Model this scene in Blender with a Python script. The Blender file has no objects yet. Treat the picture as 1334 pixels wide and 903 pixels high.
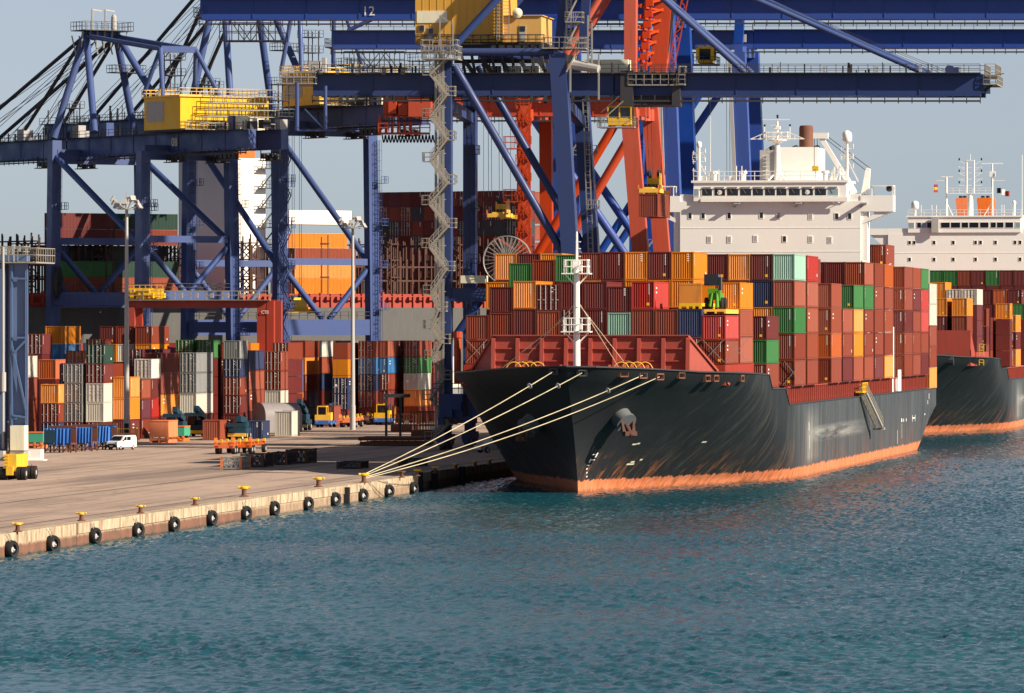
import bpy, math, random
import numpy as np
from mathutils import Vector, Matrix
rnd = random.Random(7)
SC = bpy.context.scene
COL = SC.collection
# ------------------------------------------------------------------ camera, sky, sun, exposure
F, CX, HY, H = 8000.0, 667.0, 428.0, 17.0      # focal length, centre and horizon of the photograph in its pixels; eye height
cam = bpy.data.cameras.new('camera')
cam.sensor_width = 36; cam.lens = 36*F/1334; cam.clip_start = 1; cam.clip_end = 40000
cam.shift_y = -(451.5-HY)/1334
co = bpy.data.objects.new('camera', cam); COL.objects.link(co)
co.location = (0, 0, H); co.rotation_euler = (math.pi/2, 0, 0)
SC.camera = co
SUN_AZ, SUN_EL = math.radians(64), math.radians(31)     # azimuth from the viewer's back towards the right
SD = Vector((math.sin(SUN_AZ)*math.cos(SUN_EL), -math.cos(SUN_AZ)*math.cos(SUN_EL), math.sin(SUN_EL)))
w = bpy.data.worlds.new('World'); SC.world = w; w.use_nodes = True
nt = w.node_tree; nt.nodes.clear()
sky = nt.nodes.new('ShaderNodeTexSky'); sky.sky_type = 'NISHITA'; sky.sun_disc = False
sky.sun_elevation = SUN_EL; sky.sun_rotation = math.pi-SUN_AZ
sky.air_density = 0.5; sky.dust_density = 0.5; sky.ozone_density = 3.0
hs = nt.nodes.new('ShaderNodeHueSaturation'); hs.inputs['Saturation'].default_value = 0.52
bg = nt.nodes.new('ShaderNodeBackground'); bg.inputs['Strength'].default_value = 0.060
wo = nt.nodes.new('ShaderNodeOutputWorld')
nt.links.new(sky.outputs[0], hs.inputs['Color']); nt.links.new(hs.outputs[0], bg.inputs[0]); nt.links.new(bg.outputs[0], wo.inputs[0])
sl = bpy.data.lights.new('sun', 'SUN'); sl.energy = 5.0; sl.angle = math.radians(0.5); sl.color = (1, 0.87, 0.70)
so = bpy.data.objects.new('sun', sl); COL.objects.link(so)
so.rotation_euler = SD.to_track_quat('Z', 'Y').to_euler(); so.location = (300, -100, 300)
SC.view_settings.view_transform = 'Standard'; SC.view_settings.look = 'None'
SC.view_settings.exposure = 0.75; SC.view_settings.gamma = 1.0; SC.view_settings.use_curve_mapping = False

# ------------------------------------------------------------------ frames
TH = math.atan((1890-CX)/F)                      # heading of the quay and the ships moored on it
VD = Vector((math.sin(TH), math.cos(TH), 0)); UD = Vector((math.cos(TH), -math.sin(TH), 0))
QO = Vector((-9.72, 638, 0)); QZ = 1.75          # a point of the quay edge; quay level
SO = Vector((6.83, 635, 0))                      # stem of the near ship at the waterline
def PX(px, py, D): return Vector(((px-CX)*D/F, D, H-(py-HY)*D/F))
def GP(px, py, z=QZ): return PX(px, py, (H-z)*F/(py-HY))
def PL(px, py, a, d):                            # point seen at a pixel on the vertical plane through a along d
    k = (px-CX)/F; t = (a[0]*d[1]-a[1]*d[0])/(k*d[1]-d[0])
    return PX(px, py, t)
def QW(u, v, z=0): return QO+UD*u+VD*v+Vector((0, 0, z))
def quv(p): d = Vector((p[0], p[1], 0))-QO; return d.dot(UD), d.dot(VD)

# ------------------------------------------------------------------ mesh builder
class MB:
    def __init__(s): s.v = []; s.f = []; s.m = []; s.k = 0
    def quad(s, *p):
        n = len(s.v); s.v += [tuple(q) for q in p]; s.f.append(tuple(range(n, n+len(p)))); s.m.append(s.k); return s
    def hexa(s, P):
        n = len(s.v); s.v += [tuple(q) for q in P]
        for f in ((3, 2, 1, 0), (4, 5, 6, 7), (0, 1, 5, 4), (1, 2, 6, 5), (2, 3, 7, 6), (3, 0, 4, 7)):
            s.f.append(tuple(n+i for i in f)); s.m.append(s.k)
        return s
    def box(s, x0, y0, z0, x1, y1, z1):
        x0, x1 = min(x0, x1), max(x0, x1); y0, y1 = min(y0, y1), max(y0, y1); z0, z1 = min(z0, z1), max(z0, z1)
        return s.hexa([(x0, y0, z0), (x1, y0, z0), (x1, y1, z0), (x0, y1, z0), (x0, y0, z1), (x1, y0, z1), (x1, y1, z1), (x0, y1, z1)])
    def obox(s, c, a, b, d):                     # centre and three half axes
        c, a, b, d = Vector(c), Vector(a), Vector(b), Vector(d)
        return s.hexa([c-a-b-d, c+a-b-d, c+a+b-d, c-a+b-d, c-a-b+d, c+a-b+d, c+a+b+d, c-a+b+d])
    def beam(s, p, q, w, h=None, side=None):     # box member from p to q, w along side, h across
        h = h or w; p, q = Vector(p), Vector(q); d = (q-p)
        if d.length < 1e-6: return s
        L = d.length; d = d/L
        if side is None: side = Vector((0, 0, 1)).cross(d) if abs(d.z) < .95 else UD
        side = Vector(side); side = (side-d*side.dot(d)).normalized(); up = d.cross(side)
        return s.obox((p+q)/2, side*w/2, up*h/2, d*L/2)
    def tube(s, p, q, r, r2=None, n=10, cap=True):
        r2 = r if r2 is None else r2; p, q = Vector(p), Vector(q); d = (q-p)
        if d.length < 1e-6: return s
        d.normalize(); a = d.orthogonal().normalized(); b = d.cross(a); n0 = len(s.v)
        for c, rr in ((p, r), (q, r2)):
            for i in range(n):
                t = 2*math.pi*i/n; s.v.append(tuple(c+(a*math.cos(t)+b*math.sin(t))*rr))
        for i in range(n):
            j = (i+1) % n; s.f.append((n0+i, n0+j, n0+n+j, n0+n+i)); s.m.append(s.k)
        if cap:
            s.f.append(tuple(n0+i for i in reversed(range(n)))); s.m.append(s.k)
            s.f.append(tuple(n0+n+i for i in range(n))); s.m.append(s.k)
        return s
    def path(s, pts, r, n=6):
        for a, b in zip(pts[:-1], pts[1:]): s.tube(a, b, r, n=n)
        return s
    def lathe(s, prof, c=(0, 0, 0), axis='z', n=16):
        c = Vector(c); n0 = len(s.v)
        for r, h in prof:
            for i in range(n):
                t = 2*math.pi*i/n; x, y = r*math.cos(t), r*math.sin(t)
                s.v.append(tuple(c+(Vector((x, y, h)) if axis == 'z' else Vector((x, h, y)) if axis == 'y' else Vector((h, x, y)))))
        for k in range(len(prof)-1):
            for i in range(n):
                j = (i+1) % n; s.f.append((n0+k*n+i, n0+k*n+j, n0+k*n+n+j, n0+k*n+n+i)); s.m.append(s.k)
        s.f.append(tuple(n0+i for i in reversed(range(n)))); s.m.append(s.k)
        k = len(prof)-1; s.f.append(tuple(n0+k*n+i for i in range(n))); s.m.append(s.k)
        return s
    def prism(s, pts, off):                      # flat outline swept by a vector
        off = Vector(off); n = len(pts); n0 = len(s.v)
        s.v += [tuple(p) for p in pts]+[tuple(Vector(p)+off) for p in pts]
        s.f.append(tuple(n0+i for i in reversed(range(n)))); s.m.append(s.k)
        s.f.append(tuple(n0+n+i for i in range(n))); s.m.append(s.k)
        for i in range(n):
            j = (i+1) % n; s.f.append((n0+i, n0+j, n0+n+j, n0+n+i)); s.m.append(s.k)
        return s
    def rail(s, p, q, h=1.1, step=1.8, t=.06, bars=2):
        p, q = Vector(p), Vector(q); L = (q-p).length; n = max(1, int(round(L/step))); up = Vector((0, 0, h))
        for i in range(n+1):
            a = p.lerp(q, i/n); s.beam(a, a+up, t)
        for k in range(bars): o = up*(k+1)/bars; s.beam(p+o, q+o, t)
        return s
    def mesh(s, name, off=None):
        me = bpy.data.meshes.new(name); v = s.v
        if off is not None: v = [(a[0]-off[0], a[1]-off[1], a[2]-off[2]) for a in v]
        me.from_pydata(v, [], s.f); me.polygons.foreach_set('material_index', s.m); return me
    def build(s, name, mats, parent=None, off=None, smooth=None, label=None):
        me = s.mesh(name, off)
        for m in (mats if isinstance(mats, (list, tuple)) else [mats]): me.materials.append(m)
        me.update()
        if smooth is not None: sm(me, smooth)
        o = bpy.data.objects.new(name, me); COL.objects.link(o)
        if parent is not None: o.parent = parent
        if label: o['label'] = label
        return o
def sm(me, ang):
    me.polygons.foreach_set('use_smooth', [True]*len(me.polygons)); me.update()
    try: me.set_sharp_from_angle(angle=math.radians(ang))
    except Exception: pass
def tag(o, label, cat, group=None):
    o['label'] = label; o['category'] = cat
    if group: o['group'] = group
    return o
def empty(name, label, cat, loc, rz=0, group=None):
    o = bpy.data.objects.new(name, None); COL.objects.link(o); o.location = loc; o.rotation_euler = (0, 0, rz)
    o.empty_display_size = .5
    return tag(o, label, cat, group)
def struct(o, kind='structure'): o['kind'] = kind; return o
def copy_tree(o, parent=None):
    c = o.copy(); COL.objects.link(c)
    if parent is not None: c.parent = parent
    for ch in o.children: copy_tree(ch, c)
    return c
def text_faces(body, size):
    c = bpy.data.curves.new('t', 'FONT'); c.body = body; c.size = size; c.extrude = .03; c.align_x = 'CENTER'; c.align_y = 'CENTER'; c.resolution_u = 3
    o = bpy.data.objects.new('t', c); COL.objects.link(o); bpy.context.view_layer.update()
    me = bpy.data.meshes.new_from_object(o.evaluated_get(bpy.context.evaluated_depsgraph_get()))
    r = [tuple(v.co) for v in me.vertices], [tuple(p.vertices) for p in me.polygons]
    bpy.data.objects.remove(o); bpy.data.curves.remove(c); bpy.data.meshes.remove(me); return r
def text_part(body, size, c, xd, m, parent, off, nrm, name='number'):   # letters standing on a surface, reading along xd
    v, f = text_faces(body, size); xd = Vector(xd).normalized(); n = Vector(nrm).normalized(); c = Vector(c)
    mb = MB(); mb.v = [tuple(c+xd*a[0]+Vector((0, 0, a[1]))+n*a[2]) for a in v]; mb.f = f; mb.m = [0]*len(f)
    return mb.build(name, m, parent, off)

# ------------------------------------------------------------------ materials
def newmat(name):
    m = bpy.data.materials.new(name); m.use_nodes = True; n = m.node_tree; n.nodes.clear()
    o = n.nodes.new('ShaderNodeOutputMaterial'); b = n.nodes.new('ShaderNodeBsdfPrincipled'); n.links.new(b.outputs[0], o.inputs[0])
    return m, n, b
def mixc(n, fac, a, b, mode='MIX'):
    x = n.nodes.new('ShaderNodeMix'); x.data_type = 'RGBA'; x.blend_type = mode
    for s, val in ((x.inputs[0], fac), (x.inputs[6], a), (x.inputs[7], b)):
        if isinstance(val, bpy.types.NodeSocket): n.links.new(val, s)
        elif isinstance(val, tuple): s.default_value = (*val, 1)
        else: s.default_value = val
    return x.outputs[2]
def noise(n, scale, sc3=(1, 1, 1), detail=4, rough=.6, coord='Object'):
    t = n.nodes.new('ShaderNodeTexCoord'); mp = n.nodes.new('ShaderNodeMapping'); mp.inputs['Scale'].default_value = sc3
    x = n.nodes.new('ShaderNodeTexNoise'); x.inputs['Scale'].default_value = scale; x.inputs['Detail'].default_value = detail; x.inputs['Roughness'].default_value = rough
    if coord == 'World':
        g = n.nodes.new('ShaderNodeNewGeometry'); n.links.new(g.outputs['Position'], mp.inputs[0])
    else: n.links.new(t.outputs[coord], mp.inputs[0])
    n.links.new(mp.outputs[0], x.inputs[0]); return x.outputs[0]
def ramp(n, s, a, b, ca=0., cb=1.):
    x = n.nodes.new('ShaderNodeMapRange'); x.inputs[1].default_value = a; x.inputs[2].default_value = b; x.inputs[3].default_value = ca; x.inputs[4].default_value = cb
    n.links.new(s, x.inputs[0]); return x.outputs[0]
def mth(n, op, a, b=0.):
    x = n.nodes.new('ShaderNodeMath'); x.operation = op
    for s, val in ((x.inputs[0], a), (x.inputs[1], b)):
        if isinstance(val, bpy.types.NodeSocket): n.links.new(val, s)
        else: s.default_value = val
    return x.outputs[0]
def paint(name, rgb, rough=.5, dirt=.35, rust=.12, vary=.12, dirtc=(.05, .04, .03), metal=0., streak=2.2):
    m, n, b = newmat(name); col = rgb
    if vary:
        oi = n.nodes.new('ShaderNodeObjectInfo'); h = n.nodes.new('ShaderNodeHueSaturation'); h.inputs['Color'].default_value = (*rgb, 1)
        n.links.new(ramp(n, oi.outputs['Random'], 0, 1, 1-vary, 1+vary), h.inputs['Value'])
        n.links.new(ramp(n, oi.outputs['Random'], 0, 1, 1.05, .9), h.inputs['Saturation']); col = h.outputs[0]
    a = noise(n, .35, (1, 1, 1), 3)
    col = mixc(n, ramp(n, a, .35, .7, 0, dirt*.6), col, tuple(min(1, c*.6+.004) for c in rgb))
    st = noise(n, streak, (1, 1, .12), 5, .65)                  # runs of dirt down the sheet
    col = mixc(n, ramp(n, st, .5, .78, 0, dirt), col, dirtc)
    fine = noise(n, 3.0, (1, 1, .5), 6, .75)
    if rust: col = mixc(n, ramp(n, fine, .62, .70, 0, rust*2.5 if rust < .4 else 1), col, (.10, .035, .015))
    n.links.new(col, b.inputs['Base Color'])
    n.links.new(ramp(n, a, .3, .7, rough-.08, rough+.15), b.inputs['Roughness']); b.inputs['Metallic'].default_value = metal
    b.inputs['Specular IOR Level'].default_value = .35
    return m
def plain(name, rgb, rough=.6, metal=0., spec=.3):
    m, n, b = newmat(name); a = noise(n, 1.3, (1, 1, 1), 4)
    n.links.new(mixc(n, ramp(n, a, .3, .75, 0, .35), rgb, tuple(c*.6 for c in rgb)), b.inputs['Base Color'])
    b.inputs['Roughness'].default_value = rough; b.inputs['Metallic'].default_value = metal; b.inputs['Specular IOR Level'].default_value = spec
    return m
CC = {'R': (.122, .014, .013), 'r': (.20, .030, .010), 'b': (.37, .022, .016), 's': (.27, .056, .025), 'o': (.62, .20, .008), 'O': (.42, .085, .014),
      'g': (.030, .15, .035), 'G': (.010, .045, .030), 'n': (.016, .028, .085), 'B': (.035, .15, .36), 'l': (.25, .43, .34), 'w': (.56, .53, .46),
      'k': (.19, .20, .20), 'K': (.05, .05, .06), 'm': (.5, .06, .18), 'p': (.11, .018, .032)}
CN = {'R': 'maroon', 'r': 'rust red', 'b': 'bright red', 's': 'faded red', 'o': 'orange yellow', 'O': 'deep orange', 'g': 'green', 'G': 'dark green', 'n': 'navy blue',
      'B': 'sky blue', 'l': 'pale aqua', 'w': 'white', 'k': 'grey', 'K': 'dark grey', 'm': 'pink', 'p': 'plum red'}
CM = {k: paint('container_'+CN[k].replace(' ', '_'), c, .55, .38 if k not in 'wl' else .28, .16, .17) for k, c in CC.items()}
M = {}
M['steel'] = plain('galvanised_steel', (.35, .34, .32), .5, .3)
M['darksteel'] = plain('dark_steel', (.045, .045, .05), .6)
M['black'] = plain('black_rubber', (.018, .018, .02), .75)
M['white'] = plain('white_marking', (.78, .78, .75), .6)
M['yellowmark'] = plain('yellow_sticker', (.8, .45, .03), .5)
M['shipwhite'] = paint('ship_white_paint', (.88, .86, .81), .5, .05, .015, 0, (.35, .25, .16), streak=.8)
M['glass'] = plain('dark_window_glass', (.012, .014, .018), .08, 0, .6)
M['palegl'] = plain('pale_window_glass', (.25, .36, .42), .1, 0, .6)
M['shipred'] = paint('ship_deck_red', (.34, .036, .016), .55, .35, .15, .05)
M['navy'] = paint('crane_navy_paint', (.021, .044, .155), .45, .25, .05, .05)
M['blue'] = paint('crane_bright_blue_paint', (.012, .055, .30), .42, .2, .04, .04)
M['slate'] = paint('crane_slate_blue_paint', (.042, .076, .225), .45, .25, .06, .06)
M['cred'] = paint('crane_red_paint', (.48, .058, .016), .45, .25, .06, .06)
M['house'] = paint('machinery_house_ochre', (.62, .34, .07), .55, .12, .02, .03)
M['yellow'] = paint('machine_yellow_paint', (.80, .47, .02), .45, .25, .08, .05)
M['orange'] = paint('machine_orange_paint', (.75, .17, .03), .5, .3, .1, .08)
M['rusty'] = paint('rusty_steel', (.16, .06, .035), .75, .4, .3, .1)
M['darkrust'] = paint('dark_rust', (.075, .028, .018), .75, .4, .25, .1)
M['paleblue'] = paint('gantry_pale_blue', (.095, .155, .30), .5, .3, .08, .04)
M['cream'] = paint('cream_panel', (.72, .68, .50), .6, .2, .04, .03)
M['greypanel'] = paint('grey_panel', (.40, .39, .38), .6, .2, .02, .03)
M['beige'] = paint('stair_galvanised_beige', (.31, .285, .24), .6, .25, .05, .04)
M['bar'] = plain('pale_locking_bar', (.45, .43, .40), .5)
M['rope'] = plain('mooring_rope', (.58, .51, .34), .9)
M['teal'] = plain('teal_machine_paint', (.012, .048, .08), .5)
M['tarp'] = plain('blue_tarpaulin', (.03, .14, .48), .55)
M['tarpg'] = plain('green_tarpaulin', (.06, .34, .22), .6)
M['lime'] = plain('lime_green_paint', (.09, .30, .02), .45)
# ------------------------------------------------------------------ water
def build_water():
    r = np.random.RandomState(3)
    ys = [262.0]
    while ys[-1] < 1080: ys.append(ys[-1]+.24*(max(ys[-1], 300)/340)**1.4*(1 if ys[-1] < 800 else 2))
    ys = np.array(ys); xs = np.arange(-56, 122, .24)
    nx, ny = len(xs), len(ys); X, Y = np.meshgrid(xs, ys); Z = np.zeros_like(X); DX = np.zeros_like(X); DY = np.zeros_like(X)
    wind = math.radians(200)
    for i in range(84):
        lam = .5*(3.0/.5)**(i/83.0)*r.uniform(.9, 1.1); k = 2*math.pi/lam
        a = wind+r.normal(0, .7); ph = r.uniform(0, 6.28); amp = .0074*lam**.4*r.uniform(.5, 1.5)
        arg = k*(X*math.cos(a)+Y*math.sin(a))+ph
        Z += amp*np.cos(arg); q = amp*.8*np.sin(arg); DX -= q*math.cos(a); DY -= q*math.sin(a)
    gust = np.zeros_like(X)
    for i in range(9):
        a = r.uniform(0, 6.28); lam = r.uniform(18, 90); gust += np.cos(2*math.pi/lam*(X*math.cos(a)*.5+Y*math.sin(a))+r.uniform(0, 6.28))
    g = 1+.075*gust; g *= np.minimum(1, np.minimum((X-xs[0])/8, (xs[-1]-X)/8))*np.minimum(1, (ys[-1]-Y)/60).clip(0, 1)
    g = g.clip(0, 1.7)
    V = np.stack([X+DX*g, Y+DY*g, Z*g], -1).reshape(-1, 3)
    idx = np.arange(nx*ny).reshape(ny, nx)
    Q = np.stack([idx[:-1, :-1], idx[:-1, 1:], idx[1:, 1:], idx[1:, :-1]], -1).reshape(-1, 4)
    # flat sheet to the horizon round the rippled part
    b = 30000.0; o = len(V); x0, x1, y0, y1 = xs[0], xs[-1], ys[0], ys[-1]; z = -.02
    V = np.vstack([V, [[-b, -2000, z], [b, -2000, z], [b, b, z], [-b, b, z], [x0, y0, z], [x1, y0, z], [x1, y1, z], [x0, y1, z]]])
    E = np.array([[o, o+1, o+5, o+4], [o+1, o+2, o+6, o+5], [o+2, o+3, o+7, o+6], [o+3, o, o+4, o+7]])
    Q = np.vstack([Q, E])
    me = bpy.data.meshes.new('water'); me.vertices.add(len(V)); me.vertices.foreach_set('co', V.ravel())
    me.loops.add(Q.size); me.loops.foreach_set('vertex_index', Q.ravel().astype(np.int32))
    me.polygons.add(len(Q)); me.polygons.foreach_set('loop_start', np.arange(0, Q.size, 4, dtype=np.int32))
    me.polygons.foreach_set('use_smooth', np.ones(len(Q), dtype=bool)); me.update(calc_edges=True)
    m, n, bs = newmat('harbour_water')
    a = noise(n, .03, (1, .6, 1), 3, .6, 'World')
    n.links.new(mixc(n, ramp(n, a, .35, .65), (.008, .066, .096), (.011, .086, .114)), bs.inputs['Base Color'])
    bs.inputs['Roughness'].default_value = .12; bs.inputs['IOR'].default_value = 1.33
    bp = n.nodes.new('ShaderNodeBump'); bp.inputs['Distance'].default_value = .05; bp.inputs['Strength'].default_value = 1.0
    f = noise(n, 1.6, (1, .8, 1), 4, .6, 'World'); n.links.new(f, bp.inputs['Height']); n.links.new(bp.outputs[0], bs.inputs['Normal'])
    me.materials.append(m); o = bpy.data.objects.new('water', me); COL.objects.link(o); struct(o)
build_water()

# ------------------------------------------------------------------ quay
RD = Vector((math.cos(math.radians(33)), math.sin(math.radians(33)), 0)); BD = Vector((-RD.y, RD.x, 0))   # far quay: along its edge, out over its water
FE = Vector((-67.5, 1028, 0))+BD*3                                          # a point of the far quay's edge
def cross2(a, d, c, e):
    t = ((c[0]-a[0])*e[1]-(c[1]-a[1])*e[0])/(d[0]*e[1]-d[1]*e[0]); return Vector((a[0]+d[0]*t, a[1]+d[1]*t, 0))
REC = -1.3                                                               # the wall steps back past the corner block
def build_quay():
    m, n, b = newmat('quay_paving')
    g = n.nodes.new('ShaderNodeNewGeometry'); vr = n.nodes.new('ShaderNodeVectorRotate'); vr.rotation_type = 'Z_AXIS'; vr.inputs['Angle'].default_value = TH
    n.links.new(g.outputs['Position'], vr.inputs['Vector'])
    def ns(scale, sc3, d=4, ro=.6):
        mp = n.nodes.new('ShaderNodeMapping'); mp.inputs['Scale'].default_value = sc3; x = n.nodes.new('ShaderNodeTexNoise')
        x.inputs['Scale'].default_value = scale; x.inputs['Detail'].default_value = d; x.inputs['Roughness'].default_value = ro
        n.links.new(vr.outputs[0], mp.inputs[0]); n.links.new(mp.outputs[0], x.inputs[0]); return x.outputs[0]
    col = mixc(n, ramp(n, ns(.05, (1, .35, 1)), .3, .7), (.46, .335, .265), (.37, .275, .22))
    col = mixc(n, ramp(n, ns(.45, (1, .02, 1), 5), .48, .72, 0, .7), col, (.15, .115, .10))      # wheel tracks along the quay
    col = mixc(n, ramp(n, ns(.12, (1, .06, 1), 3), .54, .66, 0, .6), col, (.17, .13, .115))
    col = mixc(n, ramp(n, ns(.9, (1, .3, 1), 6, .7), .58, .72, 0, .75), col, (.07, .055, .05))
    col = mixc(n, ramp(n, ns(2.2, (1, .01, 1), 2, .4), .64, .68, 0, .6), col, (.10, .08, .07))
    col = mixc(n, ramp(n, ns(.10, (1.4, 1, 1), 2, .3), .60, .62, 0, .35), col, (.24, .19, .16))
    n.links.new(col, b.inputs['Base Color']); b.inputs['Roughness'].default_value = .85; b.inputs['Specular IOR Level'].default_value = .2
    bp = n.nodes.new('ShaderNodeBump'); bp.inputs['Strength'].default_value = .3; bp.inputs['Distance'].default_value = .05
    n.links.new(ns(1.2, (1, .6, 1), 6), bp.inputs['Height']); n.links.new(bp.outputs[0], b.inputs['Normal'])
    # wall: pale capping, stained and weedy below
    mw, n, b = newmat('quay_wall_concrete')
    tc = n.nodes.new('ShaderNodeNewGeometry'); sp = n.nodes.new('ShaderNodeSeparateXYZ'); n.links.new(tc.outputs['Position'], sp.inputs[0])
    st = noise(n, 1.4, (1, 1, .25), 6, .7, 'World'); bl = noise(n, .5, (1, 1, 1), 4, .6, 'World')
    col = mixc(n, ramp(n, bl, .3, .7), (.55, .45, .31), (.44, .35, .24))
    col = mixc(n, ramp(n, st, .44, .64, 0, .9), col, (.21, .11, .055))
    low = mth(n, 'ADD', sp.outputs[2], mth(n, 'MULTIPLY', st, .9))
    farv = ramp(n, sp.outputs[1], 545, 565, 0, .55)
    lowc = mixc(n, ramp(n, bl, .35, .65), (.22, .10, .065), (.14, .075, .048))
    lowf = mth(n, 'MULTIPLY', ramp(n, low, 1.15, 1.35, 1, 0), mth(n, 'SUBTRACT', 1., farv))
    col = mixc(n, lowf, col, lowc)
    col = mixc(n, ramp(n, low, .35, .65, .85, 0), col, (.045, .04, .025))
    n.links.new(col, b.inputs['Base Color']); b.inputs['Roughness'].default_value = .9
    mb = MB(); N = Vector((0, 0, 1))
    B = cross2(QO+UD*REC, VD, FE, RD); uB, vB = quv(B)
    Lf = FE-RD*900
    poly = [QW(-1.4, -420), QW(-1.4, -.0), QW(REC-1.4, 0), Vector(B)-UD*1.4, Lf, QW(-1000, -420)]
    mb.quad(*[p+N*QZ for p in poly]); mb.quad(*[p+N*-2 for p in reversed(poly)])
    for a, c in zip(poly, poly[1:]+poly[:1]): mb.quad(a+N*-2, c+N*-2, c+N*QZ, a+N*QZ)
    mb.k = 1
    def blk(u0, u1, v0, v1, z0, z1):
        mb.hexa([QW(u0, v0, z0), QW(u1, v0, z0), QW(u1, v1, z0), QW(u0, v1, z0), QW(u0, v0, z1), QW(u1, v0, z1), QW(u1, v1, z1), QW(u0, v1, z1)])
    v = -160.0; r = random.Random(5)
    while v < 0:                                              # capping blocks, a joint between each two
        e = min(v+12, 0); blk(-1.38, -.02+r.uniform(-.03, .03), v+.03, e-.03, .95, QZ+.012); v = e
    blk(-1.39, -.10, -160, -.02, -1.5, .949)
    blk(-1.39, -.14, -420, -160.02, -1.5, QZ)
    for k in range(7): blk(REC-1.38, REC, .02+k*14, 13.97+k*14, .8, QZ+.012); blk(REC-1.39, REC-.3, .02+k*14, 13.99+k*14, -1.5, .799)
    blk(REC-1.39, REC-.12, 98.1, vB, -1.5, QZ+.01)
    struct(mb.build('quay', [m, mw]))
    # crane rails and painted lines
    mb = MB()
    for u in (-3.7, -19.0): mb.hexa([QW(u+a, v, z) for z in (QZ+.004, QZ+.02) for a, v in ((-.07, -200), (.07, -200), (.07, 420), (-.07, 420))])
    struct(mb.build('crane_rail', M['darksteel']))
    mb = MB()
    for u, v0, v1 in ((-2.2, -120, -2), (-33, -60, 160), (-37, -60, 160), (-46, -40, 120)):
        mb.quad(QW(u, v0, QZ+.006), QW(u+.16, v0, QZ+.006), QW(u+.16, v1, QZ+.006), QW(u, v1, QZ+.006))
    struct(mb.build('road_marking', plain('worn_line_paint', (.42, .38, .32), .8)))
build_quay()

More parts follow.
